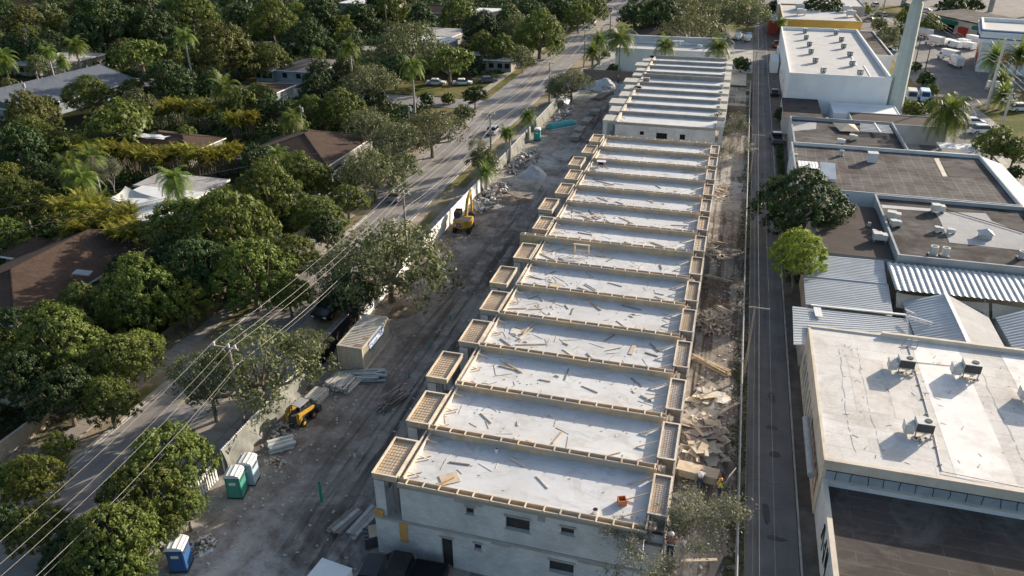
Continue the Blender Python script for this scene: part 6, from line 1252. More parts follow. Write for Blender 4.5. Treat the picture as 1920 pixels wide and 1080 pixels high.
# ================================================================= people
SKIN = M('skin', (.35, .2, .13), rough=.6); HVIS = M('hi_vis_vest', (.55, .7, .05), rough=.7); HAT = M('hard_hat', (.8, .3, .08), rough=.4); WSH = M('white_shirt', (.75, .75, .74), rough=.8); JEAN = M('dark_trousers', (.04, .06, .11), rough=.9); BOOT = M('boots', (.05, .035, .025), rough=.9)
def person(label, g, rz, J, shirt, hat):
    t = thing('person', label, 'person', (g[0], g[1], g[2]), rz)
    V = ['pelvis', 'chest', 'neck', 'head', 'shL', 'elL', 'haL', 'shR', 'elR', 'haR', 'hiL', 'knL', 'ftL', 'toL', 'hiR', 'knR', 'ftR', 'toR']
    E = [(0,1),(1,2),(2,3),(1,4),(4,5),(5,6),(1,7),(7,8),(8,9),(0,10),(10,11),(11,12),(12,13),(0,14),(14,15),(15,16),(16,17)]
    Rr = [.15, .17, .07, .06, .075, .055, .035, .075, .055, .035, .1, .07, .05, .045, .1, .07, .05, .045]
    def skin(idx, rad, name, m):
        me = bpy.data.meshes.new(name); mp = {v: i for i, v in enumerate(idx)}; me.from_pydata([J[V[i]] for i in idx], [(mp[a], mp[b]) for a, b in E if a in mp and b in mp], []); o = bpy.data.objects.new(name, me); C.objects.link(o)
        md = o.modifiers.new('skin', 'SKIN'); 
        for i, v in enumerate(idx): me.skin_vertices[0].data[i].radius = (rad[v], rad[v])
        me.skin_vertices[0].data[0].use_root = True; s2 = o.modifiers.new('sub', 'SUBSURF'); s2.levels = 2; s2.render_levels = 2
        dg = bpy.context.evaluated_depsgraph_get(); m2 = bpy.data.meshes.new_from_object(o.evaluated_get(dg)); bpy.data.objects.remove(o); o = bpy.data.objects.new(name, m2); C.objects.link(o); o.parent = t; m2.materials.clear(); m2.materials.append(m); return o
    skin(list(range(18)), Rr, 'body', SKIN); skin([0, 1, 4, 5, 7, 8], [r+.025 for r in Rr], 'shirt', shirt); skin([0, 10, 11, 12, 14, 15, 16], [r+.022 for r in Rr], 'trousers', JEAN)
    h = Vector(J['head']); n_ = Vector(J['neck']); d = (h-n_).normalized(); c = n_+d*.17
    bm = bmesh.new(); bmesh.ops.create_uvsphere(bm, u_segments=16, v_segments=12, radius=.105); bmesh.ops.scale(bm, vec=(.88, 1, 1.15), verts=bm.verts); bmesh.ops.create_cone(bm, segments=8, radius1=.02, radius2=.005, depth=.04, matrix=Matrix.Translation((0, .11, -.01)) @ Matrix.Rotation(-P/2, 4, 'X'), cap_ends=True)
    for sx in (-1, 1): bmesh.ops.create_uvsphere(bm, u_segments=8, v_segments=6, radius=.022, matrix=Matrix.Translation((sx*.093, 0, -.01)))
    me = bpy.data.meshes.new('head'); bm.to_mesh(me); bm.free(); me.materials.append(SKIN); o = bpy.data.objects.new('head', me); C.objects.link(o); o.parent = t; o.location = c; o.rotation_euler = (math.atan2(-d.y, d.z), 0, 0)
    bm = bmesh.new(); bmesh.ops.create_uvsphere(bm, u_segments=18, v_segments=12, radius=.135); bmesh.ops.delete(bm, geom=[v for v in bm.verts if v.co.z < -.01], context='VERTS'); bmesh.ops.create_cone(bm, segments=18, radius1=.165, radius2=.16, depth=.015, cap_ends=True); me = bpy.data.meshes.new('hard_hat'); bm.to_mesh(me); bm.free(); me.materials.append(hat); q = bpy.data.objects.new('hard_hat', me); C.objects.link(q); q.parent = t; q.location = c+d*.04; q.rotation_euler = o.rotation_euler
    b = MB()
    for s in 'LR': b.bar(J['ft'+s], J['to'+s], .1, .09)
    b.split('boot', BOOT, t, local=True)
    # hands: palm, four fingers and a thumb
    for s in 'LR':
        ha = Vector(J['ha'+s]); e = Vector(J['el'+s]); d_ = (ha-e).normalized(); sd = d_.cross(Vector((0, 0, 1))); sd = sd.normalized() if sd.length > .1 else Vector((1, 0, 0)); b = MB(); b.bar(ha, ha+d_*.09, .08, .03)
        for k_ in range(4): f0 = ha+d_*.085+sd*(-.03+.02*k_); b.tube([f0, f0+d_*.035, f0+d_*.06-sd.cross(d_)*.02], [.009, .008, .007], 6)
        f0 = ha+d_*.02+sd*.04; b.tube([f0, f0+d_*.03+sd*.03, f0+d_*.055+sd*.03], [.01, .009, .008], 6); b.build('hand', SKIN, t, local=True)
    return t
ST = dict(pelvis=(0, 0, .95), chest=(0, .02, 1.3), neck=(0, .02, 1.48), head=(0, .04, 1.62), shL=(-.19, .02, 1.4), elL=(-.26, .1, 1.14), haL=(-.2, .33, 1.1), shR=(.19, .02, 1.4), elR=(.3, .12, 1.18), haR=(.3, .38, 1.25), hiL=(-.1, 0, .88), knL=(-.12, .05, .48), ftL=(-.12, 0, .09), toL=(-.13, .17, .05), hiR=(.1, 0, .88), knR=(.13, .02, .48), ftR=(.14, -.06, .09), toR=(.16, .1, .05))
BD = dict(pelvis=(0, 0, .92), chest=(0, .33, 1.1), neck=(0, .5, 1.14), head=(0, .62, 1.12), shL=(-.19, .4, 1.12), elL=(-.24, .55, .95), haL=(-.15, .75, .98), shR=(.19, .4, 1.12), elR=(.26, .55, .95), haR=(.18, .78, .98), hiL=(-.11, -.02, .86), knL=(-.14, .04, .47), ftL=(-.14, -.06, .09), toL=(-.14, .11, .05), hiR=(.11, -.02, .86), knR=(.14, .02, .47), ftR=(.14, -.08, .09), toR=(.14, .09, .05))
person('worker in a white shirt and dark trousers bending over the plywood bench', (1.35, 46.55, .02), -.1, BD, WSH, m_w); person('worker in yellow vest and orange hard hat carrying a plywood sheet by the lane', (2.75, 45.9, .02), -1.2, ST, HVIS, HAT)
person('worker in a white hard hat at the near right corner of the block', (-.15, 34.15, 5.2), .2, ST, M('red_brown_shirt', (.4, .14, .08)), m_w)
t = thing('scaffold_platform', 'timber scaffold platform with bright board at the near right corner', 'scaffold', (-.1, 34.1, 0)); b = MB(); b.box(-.55, 33.75, 5.12, .55, 34.2, 5.2); b.bar((-.5, 33.9, 4.9), (2.6, 34.9, 4.9), .2, .06); b.build('deck_board', PLYP, t); b = MB()
for x, y in ((-.5, 33.8), (.5, 33.8), (.5, 34.15), (-.5, 34.15)): b.bar((x, y, 0), (x, y, 5.1 if y > 34 else 6.9), .07)
b.bar((-.5, 33.8, 6.4), (.5, 33.8, 6.4), .05); b.split('scaffold_pole', STEEL, t)
person('worker in dark clothes standing by the pale mounds at the far end of the site', (-24.9, 176.6, .9), 0, ST, JEAN, HAT)
# ================================================================= vegetation
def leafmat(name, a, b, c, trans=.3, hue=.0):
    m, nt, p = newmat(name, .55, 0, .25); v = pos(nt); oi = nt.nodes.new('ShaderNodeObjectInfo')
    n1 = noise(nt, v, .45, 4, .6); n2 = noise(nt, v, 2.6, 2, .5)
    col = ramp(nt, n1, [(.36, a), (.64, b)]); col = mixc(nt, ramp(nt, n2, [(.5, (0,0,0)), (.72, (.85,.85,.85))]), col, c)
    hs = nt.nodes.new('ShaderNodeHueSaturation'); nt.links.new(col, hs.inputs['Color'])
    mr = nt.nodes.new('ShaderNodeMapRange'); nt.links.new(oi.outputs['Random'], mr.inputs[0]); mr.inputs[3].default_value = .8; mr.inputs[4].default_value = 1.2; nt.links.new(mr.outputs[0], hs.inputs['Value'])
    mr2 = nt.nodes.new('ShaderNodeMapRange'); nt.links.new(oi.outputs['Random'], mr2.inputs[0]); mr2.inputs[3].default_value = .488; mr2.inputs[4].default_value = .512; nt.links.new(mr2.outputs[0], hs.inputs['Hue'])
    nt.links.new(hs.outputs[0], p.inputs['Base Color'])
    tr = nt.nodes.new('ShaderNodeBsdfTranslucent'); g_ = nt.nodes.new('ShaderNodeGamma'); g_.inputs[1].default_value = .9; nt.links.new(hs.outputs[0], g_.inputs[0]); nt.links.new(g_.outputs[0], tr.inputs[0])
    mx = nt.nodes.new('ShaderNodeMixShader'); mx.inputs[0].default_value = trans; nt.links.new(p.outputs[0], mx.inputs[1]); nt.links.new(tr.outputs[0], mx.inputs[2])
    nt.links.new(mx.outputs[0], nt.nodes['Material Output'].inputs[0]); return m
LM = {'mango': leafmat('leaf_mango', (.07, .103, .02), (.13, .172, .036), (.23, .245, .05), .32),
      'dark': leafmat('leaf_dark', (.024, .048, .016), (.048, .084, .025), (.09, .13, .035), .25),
      'olive': leafmat('leaf_olive', (.085, .105, .042), (.145, .165, .07), (.21, .22, .1), .28),
      'gold': leafmat('leaf_gold', (.11, .14, .025), (.19, .22, .04), (.29, .3, .06), .38),
      'rust': leafmat('leaf_rust', (.08, .092, .024), (.125, .138, .034), (.175, .17, .045), .3),
      'lime': leafmat('leaf_lime', (.16, .21, .03), (.26, .33, .05), (.38, .43, .08), .35),
      'palm': leafmat('leaf_palm', (.08, .13, .022), (.15, .21, .04), (.24, .27, .06), .38),
      'areca': leafmat('leaf_areca', (.15, .16, .02), (.27, .26, .032), (.38, .33, .05), .42),
      'bare': leafmat('leaf_bare', (.13, .14, .075), (.2, .2, .13), (.24, .23, .16), .2)}
BARK = M('bark', (.13, .1, .08), (.24, .2, .16), 3, c3=(.3, .27, .23), scale3=.8, obj=True); BARKG = M('grey_bark', (.3, .27, .24), (.42, .39, .36), 3, obj=True); BARKP = M('palm_bark', (.34, .31, .27), (.46, .43, .39), 3, obj=True, stretch=(1, 1, 5))
def leaves_mesh(name, cen, nor, size, rng, elong=1.6):
    n = len(cen); u = rng.normal(size=(n, 3)); u -= (u*nor).sum(1, keepdims=True)*nor*.75; u /= np.linalg.norm(u, axis=1, keepdims=True)+1e-9
    v = np.cross(nor+rng.normal(size=(n, 3))*.35, u); v /= np.linalg.norm(v, axis=1, keepdims=True)+1e-9
    s = size*rng.uniform(.65, 1.3, (n, 1)); co = np.empty((n, 4, 3)); co[:, 0] = cen-u*s*elong/2; co[:, 1] = cen+v*s*.42; co[:, 2] = cen+u*s*elong/2; co[:, 3] = cen-v*s*.42
    me = bpy.data.meshes.new(name); me.vertices.add(4*n); me.vertices.foreach_set('co', co.ravel().astype(np.float32)); me.loops.add(4*n); me.loops.foreach_set('vertex_index', np.arange(4*n, dtype=np.int32)); me.polygons.add(n); me.polygons.foreach_set('loop_start', np.arange(0, 4*n, 4, dtype=np.int32)); me.polygons.foreach_set('loop_total', np.full(n, 4, dtype=np.int32)); me.update(); me.validate(); return me
def crown(seed, nl, nt_, per, tuft, leaf, flat=.75, up=.35, spread=.62, lobr=(.32, .52), name='crown'):
    rng = np.random.default_rng(seed); C_, N_ = [], []; lobes = []
    for i in range(nl):
        a = i*2.399+rng.random()*.8; r = spread*math.sqrt((i+.4)/nl); z = flat*(.55-1.15*(r/spread)**1.6)*rng.uniform(.5, 1.1); lobes.append((np.array([r*math.cos(a), r*math.sin(a), z]), rng.uniform(*lobr)*(1.05-.35*r/spread)))
    for c, lr in lobes:
        k = int(nt_*(lr/.42)**2); d = rng.normal(size=(k, 3)); d[:, 2] = d[:, 2]*.8+up; d /= np.linalg.norm(d, axis=1, keepdims=True)
        keep = np.ones(k, bool)
        tc = c+d*lr*rng.uniform(.78, 1.08, (k, 1))*np.array([1, 1, .85])
        for c2, l2 in lobes:
            if c2 is not c: keep &= np.linalg.norm((tc-c2)/np.array([1, 1, .85]), axis=1) > l2*.72
        tc, d = tc[keep], d[keep]
        for t_, dd in zip(tc, d):
            o = rng.normal(size=(per, 3)); o /= np.linalg.norm(o, axis=1, keepdims=True); o = o+dd*.45; C_.append(t_+o*tuft*rng.uniform(.35, 1, (per, 1))); nn = o*.8+dd*.5; N_.append(nn/np.linalg.norm(nn, axis=1, keepdims=True))
    Ce = np.concatenate(C_); Ne = np.concatenate(N_); return leaves_mesh(name, Ce, Ne, leaf, rng), lobes
def limbs(lobes, h_rel, tr=.05, seed=0, m=BARK):
    # trunk base at z = -h_rel (crown units), crown centre 0
    rd = random.Random(seed); b = MB(); fk = Vector((rd.uniform(-.05, .05), rd.uniform(-.05, .05), -h_rel*.55)); b.tube([(0, 0, -h_rel), (rd.uniform(-.02, .02), 0, -h_rel*.8), tuple(fk)], [tr*1.35, tr, tr*.9], 8)
    for c, lr in lobes:
        c = Vector(c); mid = fk.lerp(c, .5)+Vector((rd.uniform(-.08, .08), rd.uniform(-.08, .08), -.06)); b.tube([tuple(fk), tuple(mid), tuple(c+Vector((0, 0, lr*.3)))], [tr*.75, tr*.42, tr*.14], 6)
    me = b.build('trunk', m); d = me.data; bpy.data.objects.remove(me); return d
CR = {}
def reg(kind, seeds, hrel, tr, bark, **kw):
    CR[kind] = []
    for s in seeds:
        me, lb = crown(s, **kw); CR[kind].append((me, limbs(lb, hrel, tr, s, bark), hrel))
reg('n_mango', (1, 2, 3), 1.25, .05, BARK, nl=26, nt_=82, per=24, tuft=.072, leaf=.037, spread=.7, lobr=(.26, .4))
reg('m_mango', (4, 5, 6, 16), 1.2, .055, BARK, nl=20, nt_=48, per=18, tuft=.09, leaf=.056, spread=.68, lobr=(.27, .42))
reg('f_mango', (7, 8, 9), 1.1, .06, BARK, nl=9, nt_=40, per=14, tuft=.12, leaf=.085, spread=.62)
reg('n_olive', (10, 11, 12), 1.0, .045, BARK, nl=26, nt_=46, per=20, tuft=.12, leaf=.036, flat=.5, spread=.85, lobr=(.2, .32))
reg('m_olive', (13, 14), 1.1, .05, BARKG, nl=12, nt_=46, per=14, tuft=.14, leaf=.06, spread=.68, lobr=(.28, .42))
reg('f_olive', (15, 17), 1.1, .05, BARKG, nl=9, nt_=36, per=9, tuft=.15, leaf=.1, spread=.62)
reg('flat', (18, 19), 1.3, .06, BARK, nl=12, nt_=36, per=11, tuft=.12, leaf=.085, flat=.35, up=.6, spread=.75, lobr=(.26, .36))
reg('shrub', (20, 21), .7, .04, BARK, nl=7, nt_=30, per=10, tuft=.16, leaf=.14, spread=.55)
reg('conifer', (22,), 1.6, .05, BARK, nl=8, nt_=34, per=9, tuft=.12, leaf=.1, flat=1.6, spread=.42, lobr=(.3, .4))
def bare_tree(seed):
    rd = random.Random(seed); b = MB(); tips = []
    def br(p, d, L, r, k):
        q = p+d*L; m_ = p.lerp(q, .5)+Vector((rd.uniform(-1, 1), rd.uniform(-1, 1), rd.uniform(-.3, .6)))*L*.07; b.tube([tuple(p), tuple(m_), tuple(q)], [r, r*.8, r*.55], 6 if k < 3 else 4, cap=False)
        if k >= 3: tips.append((m_, d)); tips.append((q, d))
        if k < 5:
            for i in range(3 if k < 4 else 2): e = (d+Vector((rd.gauss(0, .55), rd.gauss(0, .55), rd.gauss(.12, .35)))).normalized(); br(q if i else m_.lerp(q, .6), e, L*rd.uniform(.62, .85), r*.52, k+1)
    br(Vector((0, 0, -1.2)), Vector((0, 0, 1)), .55, .035, 0)
    rng = np.random.default_rng(seed); cen = np.array([tuple(t[0]) for t in tips]); cen = np.repeat(cen, 8, 0)+rng.normal(size=(len(tips)*8, 3))*.055; nor = rng.normal(size=cen.shape); nor /= np.linalg.norm(nor, axis=1, keepdims=True)
    return leaves_mesh('crown', cen, nor, .024, rng, 2.2), (lambda o: (o.data, bpy.data.objects.remove(o))[0])(b.build('trunk', BARKG)), 1.2
CR['bare'] = [bare_tree(31), bare_tree(32)]
def frond(b, base, az, L, elev, droop, wd, n=9):
    p = Vector(base); d = Vector((math.cos(az)*math.cos(elev), math.sin(az)*math.cos(elev), math.sin(elev))); sd = Vector((-math.sin(az), math.cos(az), 0)); pts = [p.copy()]
    for i in range(n): p = p+d*(L/n); d = (d+Vector((0, 0, -droop/n*(1+i*.25)))).normalized(); pts.append(p.copy())
    for i in range(1, n+1):
        u = i/n; w_ = wd*math.sin(math.pi*min(1, .12+.88*u))**.6*(1-.5*u*u) if u < 1 else wd*.25
        a, c = pts[i-1], pts[i]; t_ = (c-a)
        for s in (-1, 1):
            for q in (0, .5):
                r0 = a+t_*q; r1 = a+t_*(q+.42); tip = r0+sd*s*w_+t_*.9+Vector((0, 0, -w_*.45)); b.add([tuple(r0), tuple(r1), tuple(tip+t_*.12), tuple(tip)], [(0, 1, 2, 3)])
def palm_mesh(seed, nf, L, wd, droop, e0, e1):
    rd = random.Random(seed); b = MB()
    for i in range(nf): u = i/nf; frond(b, (0, 0, 0), i*2.4+rd.uniform(-.2, .2), L*rd.uniform(.85, 1.1), e0+(e1-e0)*u+rd.uniform(-.1, .1), droop*(1+.5*u), wd)
    o = b.build('crown', LM['palm']); d = o.data; bpy.data.objects.remove(o); return d
PM = {'royal': [palm_mesh(1, 24, 1, .27, 1.2, 1.35, -.35), palm_mesh(2, 23, 1, .27, 1.3, 1.3, -.35)], 'coconut': [palm_mesh(3, 32, 1, .25, 1.2, 1.3, -.7), palm_mesh(4, 34, 1, .24, 1.35, 1.3, -.85)], 'date': [palm_mesh(5, 56, 1, .15, .8, 1.4, -.6)]}
def areca_mesh(seed):
    rd = random.Random(seed); b = MB()
    for s in range(13):
        a = s*2.4; r = .5*math.sqrt(s/9); h = rd.uniform(-.3, .25)
        for k in range(10): frond(b, (r*math.cos(a), r*math.sin(a), h), k*.8+rd.random(), rd.uniform(.5, .75), rd.uniform(.6, 1.35), 1.3, .13, 6)
    o = b.build('crown', LM['areca']); d = o.data; bpy.data.objects.remove(o); return d
AM = [areca_mesh(41), areca_mesh(42)]
def inst(name, me, parent, loc, s, rz, m=None):
    o = bpy.data.objects.new(name, me); C.objects.link(o); o.parent = parent; o.location = loc; o.scale = s if hasattr(s, '__len__') else (s,)*3; o.rotation_euler = (0, 0, rz)
    if m is not None:
        if not me.materials: me.materials.append(m)
        o.material_slots[0].link = 'OBJECT'; o.material_slots[0].material = m
    return o
TREES = []; tcount = 0
WORD = {'mango': 'broad_tree', 'dark': 'broad_tree', 'olive': 'oak_tree', 'gold': 'broad_tree', 'rust': 'broad_tree', 'flat': 'broad_tree', 'bare': 'sparse_tree', 'conifer': 'conifer_tree', 'shrub': 'shrub'}
def tree_at(x, y, zc, R, mesh, mat, label, cat='tree', sz=1.0, group=None):
    global tcount; tcount += 1; V = CR[mesh]; cm, tm, hrel = V[tcount % len(V)]
    rz = (tcount*1.7) % 6.28; nm = {'shrub': 'shrub', 'bare': 'sparse_tree', 'conifer': 'conifer_tree'}.get(mesh, 'oak_tree' if 'olive' in mesh else 'broad_tree')
    t = thing(nm, label, cat, (x, y, 0), group=group); TREES.append((x, y, R)); q_ = ((tcount*37) % 19)/19; inst('crown', cm, t, (0, 0, zc), (R*(.9+.2*q_), R*(1.1-.2*q_), R*sz*(.85+.35*((tcount*13) % 7)/7)), rz, LM[mat])
    k = zc/hrel; inst('trunk', tm, t, (0, 0, zc), (R, R, k), rz); return t
def tree(px, py, rpx, mat, label, mesh=None, zf=None, sz=1.0, cat='tree', group=None):
    # crown centre seen at (px, py), crown radius rpx in photo pixels
    z = 4.0
    for _ in range(4): g = G(px, py, z); R = rpx*1.3*dist(g)/FPX; z = (zf if zf else max(.6, R*.6) if mesh == 'shrub' else min(9.5, max(2.6, R*.62+1.4)))
    if mesh is None: mesh = ('n_' if rpx > 34 else 'm_' if rpx > 20 else 'f_')+('olive' if mat in ('olive',) else 'mango')
    return tree_at(g.x, g.y, z, R, mesh, mat, label, cat, sz, group)
def palm(px, py, rpx, kind, label, h=None, tm=BARKP, mat='palm', cat='palm tree', group=None):
    global tcount; tcount += 1
    h = h or 8; g = G(px, py, h); R = rpx*1.3*dist(g)/FPX; t = thing('palm_tree', label, cat, (g.x, g.y, 0), group=group); V = PM[kind]; rz = tcount*1.3
    inst('crown', V[tcount % len(V)], t, (0, 0, h), R*1.12, rz, LM[mat]); b = MB(); w_ = .2 if kind != 'date' else .3; b.tube([(0, 0, 0), (.08, .05, h*.4), (.02, 0, h-.1)], [w_*1.4, w_, w_*.8], 9); b.build('trunk', tm, t, local=True)
    if kind == 'royal': MB().tube([(.02, 0, h-1.0), (0, 0, h+.1)], [.2, .12], 8).build('crown_shaft', LM['palm'], t, local=True)
    TREES.append((g.x, g.y, R*.5)); return t
def areca(px, py, rpx, label, group=None, h=3.4, mat='areca'):
    global tcount; tcount += 1; g = G(px, py, h); R = rpx*dist(g)/FPX*1.6; t = thing('areca_clump', label, 'areca palm', (g.x, g.y, 0), group=group); inst('crown', AM[tcount % 2], t, (0, 0, h), (R, R, R), tcount*.9, LM[mat])
    b = MB()
    for k in range(9): a = k*2.4; r = .38*math.sqrt(k/9)*R; b.tube([(r*.6*math.cos(a), r*.6*math.sin(a), 0), (r*math.cos(a), r*math.sin(a), h)], [.07, .05], 5)
    b.build('stems', BARK, t, local=True); TREES.append((g.x, g.y, R*.6)); return t
# ---- near left
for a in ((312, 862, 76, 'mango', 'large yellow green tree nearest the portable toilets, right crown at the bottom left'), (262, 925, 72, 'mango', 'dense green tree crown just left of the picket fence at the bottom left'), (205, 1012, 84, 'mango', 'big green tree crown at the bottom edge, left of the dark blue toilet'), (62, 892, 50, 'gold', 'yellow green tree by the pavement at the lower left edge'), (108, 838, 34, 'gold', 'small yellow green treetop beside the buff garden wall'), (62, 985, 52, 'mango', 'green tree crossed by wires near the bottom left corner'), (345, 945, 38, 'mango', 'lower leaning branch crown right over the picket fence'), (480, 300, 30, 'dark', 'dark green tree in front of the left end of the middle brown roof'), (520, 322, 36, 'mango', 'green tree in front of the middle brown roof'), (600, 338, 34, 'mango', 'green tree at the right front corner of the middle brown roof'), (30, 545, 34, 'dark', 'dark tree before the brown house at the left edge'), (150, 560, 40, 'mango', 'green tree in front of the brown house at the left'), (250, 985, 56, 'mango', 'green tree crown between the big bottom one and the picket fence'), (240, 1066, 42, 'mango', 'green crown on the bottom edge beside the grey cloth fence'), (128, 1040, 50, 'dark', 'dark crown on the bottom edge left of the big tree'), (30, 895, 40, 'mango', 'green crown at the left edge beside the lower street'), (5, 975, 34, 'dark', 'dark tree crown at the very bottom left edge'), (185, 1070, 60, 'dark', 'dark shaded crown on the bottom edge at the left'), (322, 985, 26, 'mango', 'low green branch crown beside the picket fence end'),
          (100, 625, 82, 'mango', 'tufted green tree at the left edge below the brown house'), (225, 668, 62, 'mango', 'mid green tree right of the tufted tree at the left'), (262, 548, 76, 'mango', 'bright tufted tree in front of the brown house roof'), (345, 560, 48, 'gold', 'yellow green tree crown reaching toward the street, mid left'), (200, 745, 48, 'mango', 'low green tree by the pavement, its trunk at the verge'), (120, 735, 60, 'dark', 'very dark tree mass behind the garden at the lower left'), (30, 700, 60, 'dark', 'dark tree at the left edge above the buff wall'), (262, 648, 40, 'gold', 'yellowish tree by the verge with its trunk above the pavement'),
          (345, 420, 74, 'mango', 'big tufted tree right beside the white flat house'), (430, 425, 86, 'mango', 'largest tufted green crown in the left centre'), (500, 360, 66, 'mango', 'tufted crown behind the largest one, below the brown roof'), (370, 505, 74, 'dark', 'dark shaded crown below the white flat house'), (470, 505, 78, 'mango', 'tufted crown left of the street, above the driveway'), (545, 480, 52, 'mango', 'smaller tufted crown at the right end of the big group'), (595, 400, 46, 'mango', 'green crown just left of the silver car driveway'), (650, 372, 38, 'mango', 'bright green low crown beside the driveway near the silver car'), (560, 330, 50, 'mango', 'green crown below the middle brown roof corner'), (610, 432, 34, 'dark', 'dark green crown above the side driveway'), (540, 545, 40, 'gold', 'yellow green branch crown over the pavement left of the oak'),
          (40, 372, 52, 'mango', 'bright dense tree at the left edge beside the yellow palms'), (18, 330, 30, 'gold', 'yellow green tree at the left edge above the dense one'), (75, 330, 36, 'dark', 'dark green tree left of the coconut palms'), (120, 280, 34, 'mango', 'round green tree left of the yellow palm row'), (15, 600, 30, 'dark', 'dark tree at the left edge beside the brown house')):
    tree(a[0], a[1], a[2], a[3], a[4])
# ---- oaks over the street
tree(728, 485, 108, 'olive', 'wide spreading oak over the pavement left of the excavator', mesh='n_olive', zf=5.2)
tree(640, 500, 58, 'olive', 'open oak crown over the street crossed by the wires', mesh='n_olive', zf=5.6)
tree(480, 680, 108, 'olive', 'spreading oak tree around the near utility pole', mesh='n_olive', zf=5.0); tree(385, 690, 60, 'olive', 'left reaching oak crown over the street near the near pole', mesh='n_olive', zf=5.4); tree(570, 640, 40, 'olive', 'small oak crown by the dark fence left of the container', mesh='n_olive', zf=4.0)
tree(655, 545, 48, 'dark', 'dark low tree shading the parked black pickup', zf=3.6); tree(690, 620, 0.1, 'dark', 'tiny weed by the fence', mesh='shrub') if False else None
for a in ((700, 318, 58, 'grey green round tree between the brown roof and the street'), (755, 312, 30, 'smaller grey green tree beside the round one at the street'), (745, 262, 52, 'large grey green tree below the small pole, upper middle'), (808, 238, 54, 'grey green oak at the street junction, left of the paired wires'), (690, 228, 44, 'grey green tree behind the middle brown house'), (1072, 150, 36, 'grey green tree at the far end of the site fence'), (1045, 168, 22, 'thin grey green tree beside the farther utility pole'), (765, 82, 62, 'broad grey green tree mass left of the umbrella tree'), (690, 150, 46, 'grey green tree below the tall palm in the upper middle'), (905, 300, 30, 'sparse grey green tree with white branches beside the white fence'), (980, 108, 22, 'small round grey tree on the street lawn'), (870, 212, 20, 'small olive tree at the side street corner')):
    tree(a[0], a[1], a[2], 'olive', a[3])
